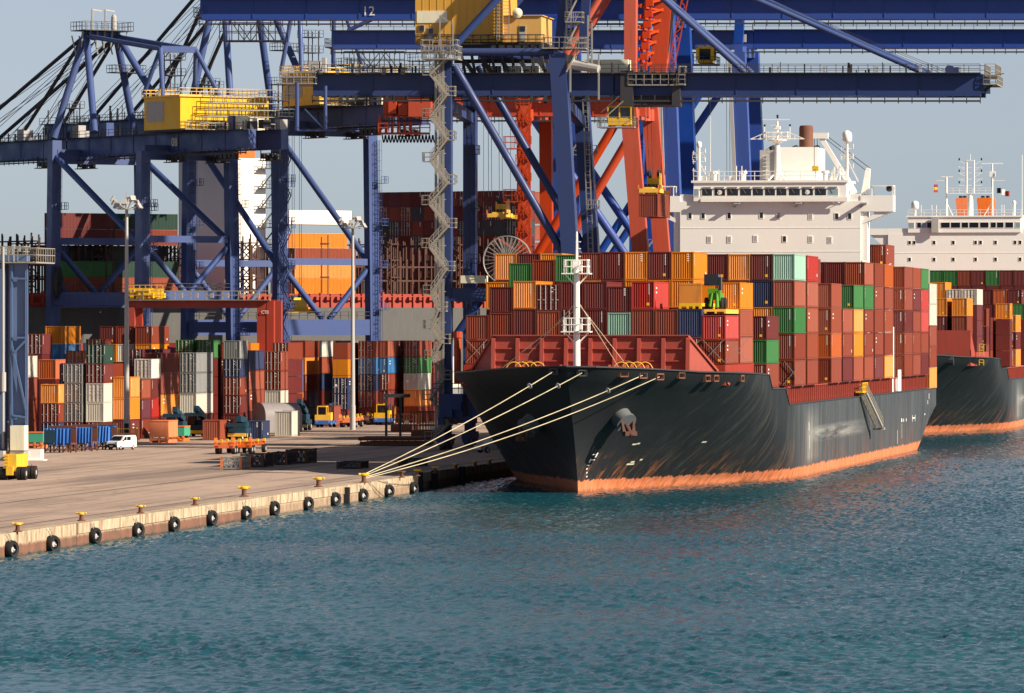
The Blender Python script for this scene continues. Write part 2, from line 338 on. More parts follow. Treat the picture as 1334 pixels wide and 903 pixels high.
# ------------------------------------------------------------------ shipping containers
CW = 1.219; _cm = {}
def corr(mb, a, b, z0, z1, nrm, per, dep):        # trapezoid corrugation between two upright edges
    a, b, nrm = Vector(a), Vector(b), Vector(nrm); L = (b-a).length; n = max(2, int(round(L/per))); pts = []
    for i in range(n):
        for t, d in ((0, 0), (.26, 0), (.5, -dep), (.76, -dep)): pts.append(a.lerp(b, (i+t)/n)+nrm*d)
    pts.append(b.copy()); up0, up1 = Vector((0, 0, z0)), Vector((0, 0, z1))
    for p, q in zip(pts[:-1], pts[1:]): mb.quad(p+up0, q+up0, q+up1, p+up1)
def cmesh(kind, col, L, var=0):
    key = (kind, col, L, var)
    if key in _cm: return _cm[key]
    h = 2.59; mb = MB(); x = CW
    if kind == 'body':
        corr(mb, (x-.02, .14, 0), (x-.02, L-.14, 0), .16, h-.1, (1, 0, 0), .28, .04)
        corr(mb, (-x+.02, L-.14, 0), (-x+.02, .14, 0), .16, h-.1, (-1, 0, 0), .28, .04)
        mb.quad((-x+.02, .1, h-.02), (x-.02, .1, h-.02), (x-.02, L-.1, h-.02), (-x+.02, L-.1, h-.02))
        mb.quad((-x+.06, .1, .14), (-x+.06, L-.1, .14), (x-.06, L-.1, .14), (x-.06, .1, .14))
        corr(mb, (x-.14, L-.06, 0), (-x+.14, L-.06, 0), .16, h-.1, (0, 1, 0), .25, .04)
        mb.k = 1; r = random.Random(var)
        if var in (1, 3):
            for i in range(7): mb.quad(*[(x-.006, .55+a, 2.25-i*.16+b) for a, b in ((0, 0), (.2, 0), (.2, .085), (0, .085))])
        if var == 2:
            for i in range(2): mb.quad(*[(x-.006, 1.5+a, 1.9-i*.42+b) for a, b in ((0, 0), (.9, 0), (.9, .16), (0, .16))])
        if var == 3: mb.quad(*[(x-.006, L-1.6+a, .5+b) for a, b in ((0, 0), (.5, 0), (.5, .3), (0, .3))])
        mats = [CM[col], M['white']]
    elif kind == 'frame':
        for sx in (-1, 1):
            for y in (.0, L-.15): mb.box(sx*x, y, 0, sx*(x-.12), y+.15, h)
            for z in (.02, h-.12): mb.box(sx*(x-.002), .151, z, sx*(x-.06), L-.151, z+.12)
            for y in (-.006, L-.17):
                for z in (-.012, h-.11): mb.box(sx*(x+.006), y, z, sx*(x-.17), y+.176, z+.118+(.004 if z > 1 else 0))
        for y in (.01, L-.13):
            for z in (.015, h-.115): mb.box(-x+.121, y, z, x-.121, y+.12, z+.11)
        mats = [CM[col]]
    elif kind == 'end':
        corr(mb, (-x+.12, .05, 0), (x-.12, .05, 0), .12, h-.11, (0, -1, 0), .245, .062)
        mb.k = 1
        if var in (1, 2):
            for i in range(8): mb.quad(*[(.62+a, .046, 2.28-i*.13+b) for a, b in ((0, 0), (.09, 0), (.09, .09), (0, .09))])
        if var == 3:
            for i in range(4): mb.quad(*[(.5+a, .046, 2.3-i*.2+b) for a, b in ((0, 0), (.2, 0), (.2, .1), (0, .1))])
        mb.k = 2
        if var in (2, 4): mb.quad(*[(.40+a, .046, .32+b) for a, b in ((0, 0), (.30, 0), (.30, .26), (0, .26))])
        mats = [CM[col], M['white'], M['yellowmark']]
    elif kind in ('doorl', 'doorr'):
        s = -1 if kind == 'doorl' else 1
        x0, x1 = (s*.02, s*(x-.13)); x0, x1 = min(x0, x1), max(x0, x1)
        mb.box(x0, .075, .13, x1, .12, h-.12)
        for i in range(5): z = .2+i*.44; mb.box(x0+.05, .05, z, x1-.05, .0749, z+.3)
        mb.k = 1
        if s > 0:
            for i in range(3+var % 3): mb.quad(*[(.28+(i % 2)*.3+a, .046, 2.22-i*.19+b) for a, b in ((0, 0), (.26, 0), (.26, .08), (0, .08))])
        elif var == 2: mb.quad(*[(-.9+a, .046, 1.2+b) for a, b in ((0, 0), (.45, 0), (.45, .35), (0, .35))])
        mats = [CM[col], M['white']]
    elif kind == 'bars':
        for bx in (.28, .82):
            mb.tube((bx, .02, .1), (bx, .02, h-.08), .04, n=6)
            for z in (.14, .75, 1.75, h-.2): mb.box(bx-.07, .0, z, bx+.07, .045, z+.07)
            mb.box(bx-.04, -.02, 1.05, bx+.3, .01, 1.11)
        mats = [M['bar']]
    me = mb.mesh('container_'+kind)
    for m in mats: me.materials.append(m)
    me.update(); _cm[key] = me; return me
NC = 0
def lk(name, me, par):
    o = bpy.data.objects.new(name, me); COL.objects.link(o); o.parent = par; return o
def container(p, rz, col, label, group, L=12.19, hh=2.59, doors=False):
    global NC; NC += 1; v = rnd.choice((0, 0, 0, 0, 1, 1, 1, 4, 3, 2)); o = bpy.data.objects.new('shipping_container', cmesh('body', col, L, v if v < 4 else 0)); COL.objects.link(o)
    o.location = p; o.rotation_euler = (0, 0, rz); o.scale = (1, 1, (hh-.03)/2.59); tag(o, label, 'container', group)
    lk('corner_frame', cmesh('frame', col, L), o)
    if doors:
        for k, sx in (('doorl', -1), ('doorr', 1)):
            d = lk('door', cmesh(k, col, L, v), o); b = lk('locking_bars', cmesh('bars', '', 0), d)
            if sx < 0: b.scale = (-1, 1, 1)
    else: lk('end_wall', cmesh('end', col, L, v), o)
    return o
STUFF = {}
def hidden_box(key, p, rz, L, hh, col):            # boxes buried inside a pile, collected into one mesh per pile
    mb = STUFF.setdefault(key, MB()); c, s = math.cos(rz), math.sin(rz); ks = list('Rrsonk')
    mb.k = ks.index(col) if col in ks else 0
    def T(x, y, z): return (p[0]+x*c-y*s, p[1]+x*s+y*c, p[2]+z)
    a = CW-.03; mb.hexa([T(x, y, z) for z in (.03, hh-.03) for x, y in ((-a, .04), (a, .04), (a, L-.04), (-a, L-.04))])
def flush_stuff(labels):
    for k, mb in STUFF.items(): tag(struct(mb.build('container_pile', [CM[c] for c in 'Rrsonk']), 'stuff'), labels[k], 'containers')
ORD = ['first', 'second', 'third', 'fourth', 'fifth', 'sixth', 'seventh', 'eighth', 'ninth', 'tenth', 'eleventh', 'twelfth', 'thirteenth', 'fourteenth', 'fifteenth', 'sixteenth', 'seventeenth', 'eighteenth', 'nineteenth', 'twentieth']
def parse(spec):                                   # 'rRo' -> tiers bottom up; ' marks doors; . a buried box
    out = []
    for ch in spec:
        if ch == "'": out[-1][1] = True
        else: out.append([ch, False])
    return out
# ------------------------------------------------------------------ ships
def ship_world(o, u, v, z): return o+UD*u+VD*v+Vector((0, 0, z))
BH = 16.1
def vstem(z): z = max(z, 0); return -8.6*(z/13)**1.35
def vend(z): return 222+31*min(1, max(0, z)/6.0)**.75
def half(v, z):
    q = min(1, max(0, z)/12)**.9; Le = 72+(31-72)*q; p = 1.25+(.60-1.25)*q
    t = (v-vstem(z))/Le
    if t <= 0: return 0.
    b = BH*math.sin(math.pi/2*min(1, t))**p
    if v > 205: b *= 1-.10*((v-205)/48)**2*(1-min(1, max(0, z)/6))
    return b
def ztop(v):
    for (a, za), (b, zb) in zip(ZT[:-1], ZT[1:]):
        if v <= b: return za+(zb-za)*max(0, v-a)/(b-a)
    return ZT[-1][1]
ZT = [(-9, 13.15), (5, 12.5), (28, 12.1), (34, 12.0), (37, 10.45), (50.5, 10.35), (54.5, 8.5), (230, 8.5), (256, 8.55)]
def hull_mat(name, shift, tone):
    m, n, b = newmat(name)
    tc = n.nodes.new('ShaderNodeTexCoord'); sp = n.nodes.new('ShaderNodeSeparateXYZ'); n.links.new(tc.outputs['Object'], sp.inputs[0])
    mp = n.nodes.new('ShaderNodeMapping'); mp.inputs['Location'].default_value = (shift, shift, 0); mp.inputs['Rotation'].default_value = (math.radians(22), 0, 0)
    n.links.new(tc.outputs['Object'], mp.inputs[0])
    def ns(scale, sc3, d=5, ro=.65, rot=True):
        q = n.nodes.new('ShaderNodeMapping'); q.inputs['Scale'].default_value = sc3; x = n.nodes.new('ShaderNodeTexNoise'); x.inputs['Scale'].default_value = scale
        x.inputs['Detail'].default_value = d; x.inputs['Roughness'].default_value = ro
        n.links.new(mp.outputs[0] if rot else tc.outputs['Object'], q.inputs[0]); n.links.new(q.outputs[0], x.inputs[0]); return x.outputs[0]
    z = sp.outputs[2]; y = sp.outputs[1]
    big = ns(.09, (1, 1, 1), 3)
    col = mixc(n, ramp(n, big, .35, .65), tone, tuple(c*.75 for c in tone))
    # flat side aft: sunlit brightness painted in as a paler tone, streaked upright
    aft = ramp(n, y, 52, 70)
    st2 = ns(.9, (1, 1, .06), 5, .7, False)
    col = mixc(n, mth(n, 'MULTIPLY', aft, ramp(n, st2, .38, .70, .30, .95)), col, (.085, .098, .112))
    # slanting scrapes on the bow
    st = ns(.7, (.3, 1.1, .10), 6, .7)
    col = mixc(n, mth(n, 'MULTIPLY', ramp(n, st, .52, .74, 0, .42), ramp(n, y, 4, 26)), col, (.16, .155, .12))
    # chafed pale patch amidships
    pn = ns(.6, (1, .05, 1.1), 6, .8, False); band = mth(n, 'MULTIPLY', ramp(n, y, 72, 84), ramp(n, y, 118, 150, 1, 0))
    zz = mth(n, 'MULTIPLY', ramp(n, z, 3.7, 4.2), ramp(n, z, 5.0, 5.8, 1, 0))
    col = mixc(n, mth(n, 'MULTIPLY', mth(n, 'MULTIPLY', band, zz), ramp(n, pn, .40, .60, 0, .85)), col, (.28, .28, .265))
    sn = ns(.9, (1, 1, .05), 4, .7, False); sm2 = mth(n, 'MULTIPLY', mth(n, 'MULTIPLY', ramp(n, y, 71, 75), ramp(n, y, 77, 92, 1, 0)), mth(n, 'MULTIPLY', ramp(n, z, 1.2, 2.2), ramp(n, z, 5.5, 8.4, 1, 0)))
    col = mixc(n, mth(n, 'MULTIPLY', sm2, ramp(n, sn, .35, .6, 0, .75)), col, (.27, .27, .25))
    # rust runs above the boot-top
    rs = ns(1.3, (.35, 1, .14), 6, .72); rz_ = ramp(n, z, 1.2, 4.6, 1, 0)
    col = mixc(n, mth(n, 'MULTIPLY', rz_, mth(n, 'MULTIPLY', ramp(n, rs, .52, .62, 0, .9), ramp(n, ns(.16, (.6, 1, 1.2), 3, .6), .42, .6, .12, 1))), col, (.30, .10, .03))
    rs2 = ns(1.1, (1, 1, .05), 5, .7, False)
    col = mixc(n, mth(n, 'MULTIPLY', aft, mth(n, 'MULTIPLY', ramp(n, z, 1, 7.5, .75, 0), ramp(n, rs2, .55, .68))), col, (.26, .10, .045))
    # boot-top
    edge = mth(n, 'ADD', z, mth(n, 'MULTIPLY', ramp(n, ns(1.1, (1, 1, .25), 6, .75, False), .35, .65), .42))
    boot = mixc(n, ramp(n, rs, .4, .62), (.72, .24, .13), (.62, .18, .05))
    boot = mixc(n, ramp(n, ns(.8, (1, 1, .04), 6, .75, False), .46, .66, 0, .9), boot, (.34, .085, .03))
    boot = mixc(n, ramp(n, ns(1.7, (1, .7, .5), 6, .8, False), .60, .70, 0, .8), boot, (.12, .06, .035))
    boot = mixc(n, ramp(n, edge, .32, .55, .8, 0), boot, (.22, .09, .04))
    col = mixc(n, ramp(n, edge, 1.40, 1.50, 1, 0), col, boot)
    n.links.new(col, b.inputs['Base Color']); b.inputs['Roughness'].default_value = .62; b.inputs['Specular IOR Level'].default_value = .25
    bp = n.nodes.new('ShaderNodeBump'); bp.inputs['Strength'].default_value = .4; bp.inputs['Distance'].default_value = .25
    n.links.new(ns(.35, (1, 1, 1), 2, .4, False), bp.inputs['Height']); n.links.new(bp.outputs[0], b.inputs['Normal'])
    return m
def build_hull(root, mat, deckm):
    vs = list(np.concatenate([np.linspace(-8.6, 5, 14), np.linspace(6, 27.5, 16), [28, 33.9, 34, 37, 40, 45, 50.4, 50.6, 54.5, 60], np.linspace(66, 222, 26), np.linspace(226, 253, 6)]))
    n = 16; mb = MB(); idx = {}
    for i, v0 in enumerate(vs):
        zt = ztop(v0)
        for j in range(n+1):
            z = -1.6+(zt+1.6)*(j/n); s = vstem(z)
            v = s+(v0+8.6)*(85-s)/(93.6) if v0 < 85 else v0
            v = min(v, vend(z)-(254-v0)*.2*(v0 > 205)) if v0 > 205 else v
            h = half(v, z) if i else 0.
            for sd in (1, -1):
                idx[i, j, sd] = len(mb.v); mb.v.append((sd*h, v, z))
    for i in range(len(vs)-1):
        for j in range(n):
            a, b, c, d = idx[i, j, 1], idx[i+1, j, 1], idx[i+1, j+1, 1], idx[i, j+1, 1]; mb.f.append((a, b, c, d)); mb.m.append(0)
            a, b, c, d = idx[i, j, -1], idx[i, j+1, -1], idx[i+1, j+1, -1], idx[i+1, j, -1]; mb.f.append((a, b, c, d)); mb.m.append(0)
    i = len(vs)-1
    for j in range(n): mb.f.append((idx[i, j, 1], idx[i, j, -1], idx[i, j+1, -1], idx[i, j+1, 1])); mb.m.append(0)
    hull = mb.build('hull', mat, root, smooth=35)
    mb = MB()                                                     # decks inside the bulwarks
    def deck(v0, v1, z, step=3.):
        k = int((v1-v0)/step)
        for a in range(k):
            va, vb = v0+(v1-v0)*a/k, v0+(v1-v0)*(a+1)/k; ha, hb = max(.05, half(va, z)-.12), max(.05, half(vb, z)-.12)
            mb.quad((-ha, va, z), (ha, va, z), (hb, vb, z), (-hb, vb, z))
    deck(-5.5, 34, 11.0, 1.5); deck(34, 52, 9.2); deck(52, 252, 8.35, 10)
    mb.box(-15.2, 34, 9.2, 15.2, 34.2, 10.99); mb.box(-15.6, 52, 8.3, 15.6, 52.2, 9.19)
    mb.build('deck', deckm, root)
    # capping of the bulwark and fairleads
    mb = MB(); pv = [v for v in vs if v <= 252]
    for sd in (1, -1):
        pts = [Vector((sd*(half(max(v, -8), ztop(v))-.05 if v > -8.5 else 0), v, ztop(v))) for v in pv]
        for a, b in zip(pts[:-1], pts[1:]): mb.beam(a, b, .28, .14, side=(1, 0, 0))
    mb.build('bulwark_rail', M['darksteel'], root)
    return hull
def breakwater(root, v, z0, z1, w, plate=False):
    mb = MB(); mb.box(-w, v+1.2, z0, w, v+1.35, z1)
    if not plate:
        nb = 8
        for i in range(nb+1):
            x = -w+2*w*i/nb; mb.prism([(x-.2, v+1.199, z1), (x-.2, v+.95, z1-.3), (x-.2, v+.35, z0), (x-.2, v+1.199, z0)], (.4, 0, 0))
        for k in range(1, 4): z = z0+(z1-z0)*k/4; mb.box(-w+.1, v+.98, z-.07, w-.1, v+1.198, z+.07)
        mb.box(-w, v+.9, z1+.002, w, v+1.4, z1+.14)
    for s in (1, -1):                                             # sloping wings
        mb.prism([(s*w, v+1.2, z1), (s*(w+(.8 if plate else 3.8)), v+5, z0), (s*w, v+1.2, z0)], (0, .16, 0))
        if not plate: mb.beam((s*w, v+1.1, z1+.05), (s*(w+3.9), v+4.9, z0+.1), .22, .2)
    mb.build('breakwater', M['shipred'], root)
def coaming(root, v0, v1, gaps=()):
    mb = MB()
    v = v0
    for a, b in list(gaps)+[(v1, v1)]: mb.box(-12.9, v, 8.36, 12.9, a, 9.7); v = b
    mb.build('hatch_coaming', M['shipred'], root)
    mb = MB()                                                     # stanchions and pedestals carrying the outboard stacks
    for s in (1, -1):
        v = v0+.4
        while v < v1:
            mb.box(s*15.55, v, 8.36, s*15.85, v+.26, 10.36); mb.prism([(s*15.5, v+.05, 10.3), (s*13.7, v+.05, 8.6), (s*13.7, v+.05, 8.2), (s*15.5, v+.05, 9.9)], (0, .18, 0))
            mb.beam((s*15.7, v+.3, 10.3), (s*15.7, v+1.6, 8.5), .12); v += 2.32
        mb.box(s*15.5, v0, 10.361, s*15.9, v1, 10.48)
    mb.build('stanchion_row', M['shipred'], root)
    mb = MB()
    v = v0+2.6; r = random.Random(2)
    while v < v1: mb.box(14.4, v, 9.5, 15.3, v+.25, 10.2); mb.box(-14.4, v, 9.5, -15.3, v+.25, 10.2); v += 2.32*r.choice((1, 2))
    mb.build('lashing_gear_box', M['orange'], root)
def bollard_mesh(): return
def stack_ship(org, key, gname, ship, bay, bname, v, u0, base, rows, H0=2.98, pitch=2.52, L=12.19):
    nv = 0
    for r, val in rows.items():
        spec, hh = (val, H0) if isinstance(val, str) else val
        z = base; tiers = parse(spec); nt_ = len(tiers)
        for t, (c, d) in enumerate(tiers):
            p = ship_world(org, u0+pitch*(r+.5), v, z)
            if c == '.': hidden_box(key, p, -TH, L, hh, 'R')
            elif c != ' ':
                tier = 'top tier' if t == nt_-1 else 'bottom tier' if t == 0 else ORD[t]+' tier up'
                lab = f'{CN[c]} {"doored " if d else ""}container, {tier}, {rowname(r, rows, u0)}, {bname}, {ship}'
                container(p, -TH, c, lab, gname, L, hh, d)
            z += hh
def rowname(r, rows, u0):
    n = ROWS.get(u0, 13)
    return 'outermost row' if r == n-1 else f'{ORD[r]} row from quay'
ROWS = {-13.86: 11, -15.12: 12, -16.38: 13}
S1 = empty('container_ship', 'nearer dark hulled container ship with white deckhouse moored by four ropes', 'ship', SO, -TH)
build_hull(S1, hull_mat('near_hull_paint', 0, (.018, .021, .024)), M['shipred'])
coaming(S1, 55, 250, ((182.5, 198.5),))
mb = MB(); mb.box(-13.9, 12, 11.02, 13.9, 38.9, 13.17); mb.box(-15, 40.8, 9.22, 15.2, 53, 10.45); mb.build('hatch_cover', M['shipred'], S1)
mb = MB()
for u in np.arange(-13.86, 14, 2.52):
    mb.beam((u, 12.9, 13.4), (u+2.3, 12.9, 15.8), .05); mb.beam((u+2.4, 12.9, 13.4), (u+.1, 12.9, 15.8), .05)
for u in (-15.1, -12.6, 12.62, 15.1): mb.beam((u, 57.9, 10.7), (u+2.1, 57.9, 13.3), .05); mb.beam((u+2.2, 57.9, 10.7), (u+.1, 57.9, 13.3), .05)
mb.build('lashing_rods', M['steel'], S1)
def s1(px, py, v):                                     # ship coordinates of a pixel on the cross-section at v
    p = PL(px, py, SO+VD*v, UD); return (p-SO).dot(UD), v, p.z
breakwater(S1, 8.2, 11.0, 16.2, 10.3)
# foredeck fittings
def foredeck(root):
    mb = MB()
    for u in (-5.5, -1.5, 3.6, 6):
        mb.lathe([(.55, -.9), (.95, -.88), (.95, -.7), (.4, -.68), (.4, .68), (.95, .7), (.95, .88), (.55, .9)], (u, 3.5, 12.3), 'x', 14); mb.box(u-1.1, 2.9, 11.02, u+1.1, 4.2, 12.0)
    mb.build('windlass', M['shipred'], root)
    for u in (-7.4, 3.9):
        mb = MB()
        for k in range(4):
            x = u+k*.8
            pts = [Vector((x+1.1*math.cos(a)*.8, 4.5+k*.2, 12.5+1.0*math.sin(a))) for a in np.linspace(0, math.pi, 9)]
            mb.path([Vector((pts[0].x, pts[0].y, 11.0))]+pts+[Vector((pts[-1].x, pts[-1].y, 11.0))], .06, 5)
        mb.build('rope_guide_hoop', M['yellow'], root)
    mb = MB()
    for u in (-12, -11, 10.5, 12.6):
        mb.box(u-.3, 15, 11.02, u+.3, 15.6, 13.6); mb.rail((u-1, 14, 11.02), (u+1, 14, 11.02), 1.1, 1)
    mb.build('vent_post', M['shipred'], root)
foredeck(S1)
def foremast(root, v):
    mb = MB(); mb.tube((0, v, 11.0), (0, v, 23.2), .40, .29, 14); mb.tube((0, v, 23.2), (0, v, 27.0), .17, .1, 8)
    for z in (23.6, 24.4, 25.2, 25.9): mb.box(-.08, v-.1, z, .42, v+.1, z+.09)
    mb.box(-.35, v-.5, 23.2, .35, v+.3, 24.0)
    mast = mb.build('foremast', M['shipwhite'], root, smooth=40)
    for z, wd in ((16.6, 1.25), (22.6, 1.2)):
        mb = MB(); mb.box(-wd-.25, v-1.1, z, wd+.25, v+1.1, z+.12); P = [(-wd, v-1), (wd, v-1), (wd, v+1), (-wd, v+1), (-wd, v-1)]
        for a, b in zip(P[:-1], P[1:]): mb.rail((*a, z+.12), (*b, z+.12), 1.35, .8, .09)
        mb.beam((-wd, v, z), (-.3, v, z-1), .12); mb.beam((wd, v, z), (.3, v, z-1), .12)
        mb.box(.35, v-1.25, z+.3, .75, v-.9, z+.9)
        mb.build('mast_platform', M['shipwhite'], mast)
    mb = MB()
    for a, b in (((-.3, v, 18.8), (-9, v+2, 12.2)), ((-.3, v, 19.4), (-7.5, v+3, 12.2)), ((.3, v, 19.4), (4.6, v+2, 13.6)), ((.4, v-.5, 19.5), (3.8, v+4, 13))): mb.tube(a, b, .035, n=5)
    mb.build('mast_stay', M['rope'], mast)
foremast(S1, -1.0)
def hull_at(px, py, side):                             # where the sight line through a pixel meets the flank of the near ship
    best = None
    for v in np.arange(-8, 60, .25):
        p = PL(px, py, SO+VD*v, UD); u = (p-SO).dot(UD); e = abs(u-side*half(v, p.z))
        if best is None or e < best[0]: best = (e, v, u, p.z)
    return best[1:]
def anchor_set(px, py, side):
    v, u, z = hull_at(px, py, side); o = Vector((u, v, z)); out = Vector((side*.62, -.55, -.55)).normalized()
    mb = MB(); mb.tube(o-out*1.6+Vector((0, 0, .5)), o+out*1.3+Vector((0, 0, .3)), 1.25, 1.05, 18); mb.tube(o+out*1.25+Vector((0, 0, .3)), o+out*1.5+Vector((0, 0, .28)), 1.18, 1.18, 18)
    bl = mb.build('anchor_bolster', hullgrey, S1, smooth=40)
    c = o+out*1.6+Vector((0, 0, .1)); mb = MB(); s = Vector((out.y, -out.x, 0)).normalized()
    mb.tube(c-out*.3, c+out*.9-Vector((0, 0, .6)), .28, .25, 8)
    b = c+out*.5-Vector((0, 0, .5)); mb.beam(b-s*.8, b+s*.8, .5, .45)
    for k in (-1, 1): mb.prism([b+s*k*.3+Vector((0, 0, -.25)), b+s*k*.85+Vector((0, 0, -.1)), b+s*k*.9+Vector((0, 0, 1.2))-out*.4, b+s*k*.75+Vector((0, 0, 1.3))-out*.4], -out*.35)
    mb.build('anchor', M['darkrust'], S1)
hullgrey = paint('bolster_grey', (.13, .14, .15), .4, .3, .1, 0)
anchor_set(806, 545, 1); anchor_set(698, 552, -1)
# chocks along the bulwark, draught marks and tug marks
CH = {}
for px, py, sd in ((721, 484, -1), (758, 486, 1), (837, 489, 1), (859, 491, 1), (812, 487, 1), (887, 489, 1), (921, 493, 1), (932, 493, 1), (966, 493, 1), (650, 488, -1)):
    v, u, z = hull_at(px, py, sd); CH[px] = Vector((u, v, z)); t = (Vector((sd*half(v+.5, z), v+.5, 0))-Vector((sd*half(v-.5, z), v-.5, 0))).normalized()
    q = Vector((u, v, z)); mb = MB(); w_ = .5 if px not in (721, 758) else .4
    mb.beam(q-t*w_+Vector((0, 0, .28)), q+t*w_+Vector((0, 0, .28)), .3, .16); mb.beam(q-t*w_-Vector((0, 0, .28)), q+t*w_-Vector((0, 0, .28)), .34, .14)
    for k in (-w_, w_): mb.beam(q+t*k-Vector((0, 0, .34)), q+t*k+Vector((0, 0, .34)), .3, .14)
    mb.build('mooring_chock', M['darksteel'] if px in (721, 758, 650) else M['rusty'], S1)
mb = MB()
def mark(v, z, dv, dz):
    a = half(v, z)+.03; b = half(v+dv, z)+.03; c = half(v+dv, z+dz)+.03; d = half(v, z+dz)+.03; mb.quad((a, v, z), (b, v+dv, z), (c, v+dv, z+dz), (d, v, z+dz))
for px, py, w, h in ((770, 593, 7, 1.4), (774, 596, 1.6, 6), (768, 600, 6, 1.3), (766, 603, 1.5, 5), (764, 607, 4, 1.2), (763, 612, 1, 2), (763, 617, 1, 2), (763, 622, 1, 2)):
    v, u, z = hull_at(px, py, 1); dv = 8.; q = hull_at(px+w, py, 1); mark(v, z, max(.25, q[0]-v), h/12.4)
for v, z, dv, dz in ((75.5, 5.2, .4, 1.0), (196, 4.4, 1.2, .5), (199, 4.4, .8, .4), (203, 4.4, .8, .4), (213, 4.6, 5, .16), (213, 4.2, .5, .9), (217.5, 4.2, .5, .9), (234, 4.8, 1.2, .25), (238, 6.3, .5, .6), (240, 7, .6, .8), (196.6, 2.2, .25, 2), (190, 1.6, .3, 1.8), (76.2, 3.1, .3, 1.6)): mark(v, z, dv, dz)
mb.build('hull_mark', M['white'], S1)
mb = MB()
for px, py, w in ((816, 606, 9), (820, 603, 5), (823, 580, 5), (829, 579, 4), (913, 577, 6), (832, 600, 3)):
    v, u, z = hull_at(px, py, 1); q = hull_at(px+w, py, 1); mark(v, z, max(.3, q[0]-v), .16)
mb.build('paint_chip', M['cream'], S1)

# deckhouse of the near ship
def windows(root, parent, rects, v, m=None, fr=None):
    for x0, z0, x1, z1 in rects:
        mb = MB(); mb.box(x0-.09, v-.05, z0-.09, x1+.09, v+.02, z1+.09); f = mb.build('window', fr or M['shipwhite'], parent)
        mb = MB(); mb.box(x0, v-.06, z0, x1, v-.051, z1); mb.build('pane', m or M['glass'], f)
def house1():
    v = 184.
    X = lambda px, py: s1(px, py, v)[0]; Z = lambda py: s1(1000, py, v)[2]
    xl, xr = X(886, 300), X(1121, 300)
    mb = MB(); mb.box(xl, v, 8.4, xr, v+13, Z(262))
    for py in (297, 328): mb.box(xl-.03, v-.03, Z(py)-.04, xr+.03, v+.1, Z(py)+.04)
    dh = mb.build('deckhouse', M['shipwhite'], S1)
    bl, br = X(904, 250), X(1103, 250)
    mb = MB(); mb.box(bl, v-.3, Z(262)+.002, br, v+9, Z(238)); mb.box(bl-.3, v-.5, Z(238)+.002, br+.3, v+9.3, Z(236)+.1)
    mb.rail((bl, v-.4, Z(236)+.1), (br, v-.4, Z(236)+.1), 1.2, 2, .08)
    mb.prism([(bl+1, v-.3, Z(262)+.3), (br-1, v-.3, Z(262)+.3), (br-1, v-.75, Z(262)-.0), (bl+1, v-.75, Z(262)-.0)], (0, 0, .12))
    mb.box(bl+1, v-.85, Z(262)-.1, br+.2, v-.75, Z(257.5))
    for k in range(24): xx = bl+1.5+k*(br-bl-2)/24; mb.beam((xx, v-.75, Z(262)-.05), (xx+.4, v-.02, Z(265)), .06)
    bridge = mb.build('bridge', M['shipwhite'], dh)
    rects = []
    for a, b in ((915, 928), (931, 945), (947.5, 962), (964.5, 979), (981, 994.5), (997, 1010), (1012, 1025), (1028, 1042.5), (1045, 1059.5), (1062, 1076.5), (1079, 1092)): rects.append((X(a, 250), Z(255), X(b, 250), Z(246)))
    windows(None, bridge, rects[:-1], v-.3); windows(None, bridge, [rects[-1], (X(904.8, 250), Z(255), X(910.5, 250), Z(246))], v-.3, M['palegl'])
    mb = MB()
    for x0, z0, x1, z1 in rects: mb.box(x0+.1, v-.5, z1+.12, x1-.1, v-.31, z1+.26); mb.beam((x0+.3, v-.4, z1+.1), ((x0+x1)/2, v-.4, z0+.3), .04)
    mb.build('window_wiper', M['steel'], bridge)
    for x in (2, 9):
        mb = MB(); mb.lathe([(.32, 0), (.32, .02), (.25, .03)], (rects[x-1][0]*.5+rects[x-1][2]*.5, v-.39, rects[x-1][1]+.45), 'y', 14); mb.build('clear_view_screen', M['white'], bridge)
    sm_ = []
    for a, y in ((899, 281), (916, 281), (950, 281), (992, 280.5), (1014, 281), (1056, 282), (1090, 282), (1107, 282), (924, 312), (950, 312), (984, 311), (1022, 311.5), (1056, 312), (1081, 313)):
        sm_.append((X(a-2, y), Z(y+3.6), X(a+2, y), Z(y-3.6)))
    windows(None, dh, [r for i, r in enumerate(sm_) if i in (0, 1, 2, 3, 6, 7, 11)], v); windows(None, dh, [r for i, r in enumerate(sm_) if i not in (0, 1, 2, 3, 6, 7, 11)], v, M['greypanel'])
    # bridge wings: walkway box, cut brace under it
    for s in (1, -1):
        A = lambda px: s*(X(px, 260)-0)
        e = xr if s > 0 else xl; tip = s*BH
        zt, zb = Z(255), Z(273)
        mb = MB(); mb.box(e, v, Z(276), tip, v+3.2, zt)
        k_ = (tip-e)/47.; mb.prism([(e, v+.2, Z(293)), (e+2*k_, v+.2, Z(292)), (tip, v+.2, Z(275.5)), (tip, v+.2, Z(274)), (e+19*k_, v+.2, Z(274)), (e+19*k_, v+.2, Z(279.5)), (e+6*k_, v+.2, Z(286)), (e, v+.2, Z(288))], (0, 2.6, 0))
        mb.box(e+s*.02, v+.3, Z(340), e+s*.9, v+2.6, Z(276))
        mb.box(bl if s < 0 else br, v+.1, Z(262), e, v+3, Z(253))
        wg = mb.build('bridge_wing', M['shipwhite'], dh)
        mb = MB(); x0, x1 = tip-s*2.9, tip
        for a in (x0, x1-s*.12):
            for y in (v+.1, v+3): mb.box(a, y, zt, a+s*.12, y+.12, Z(243))
        mb.box(x0, v, Z(243), x1, v+3.2, Z(242)); mb.build('wing_shelter', M['shipwhite'], wg)
        mb = MB(); mb.lathe([(.3, 0), (.42, .2), (.42, .5), (.3, .62)], (tip-s*.6, v+.5, zt+.9), 'y', 12); mb.build('searchlight', M['darksteel'], wg)
    # lamp brackets and awnings on the front
    mb = MB()
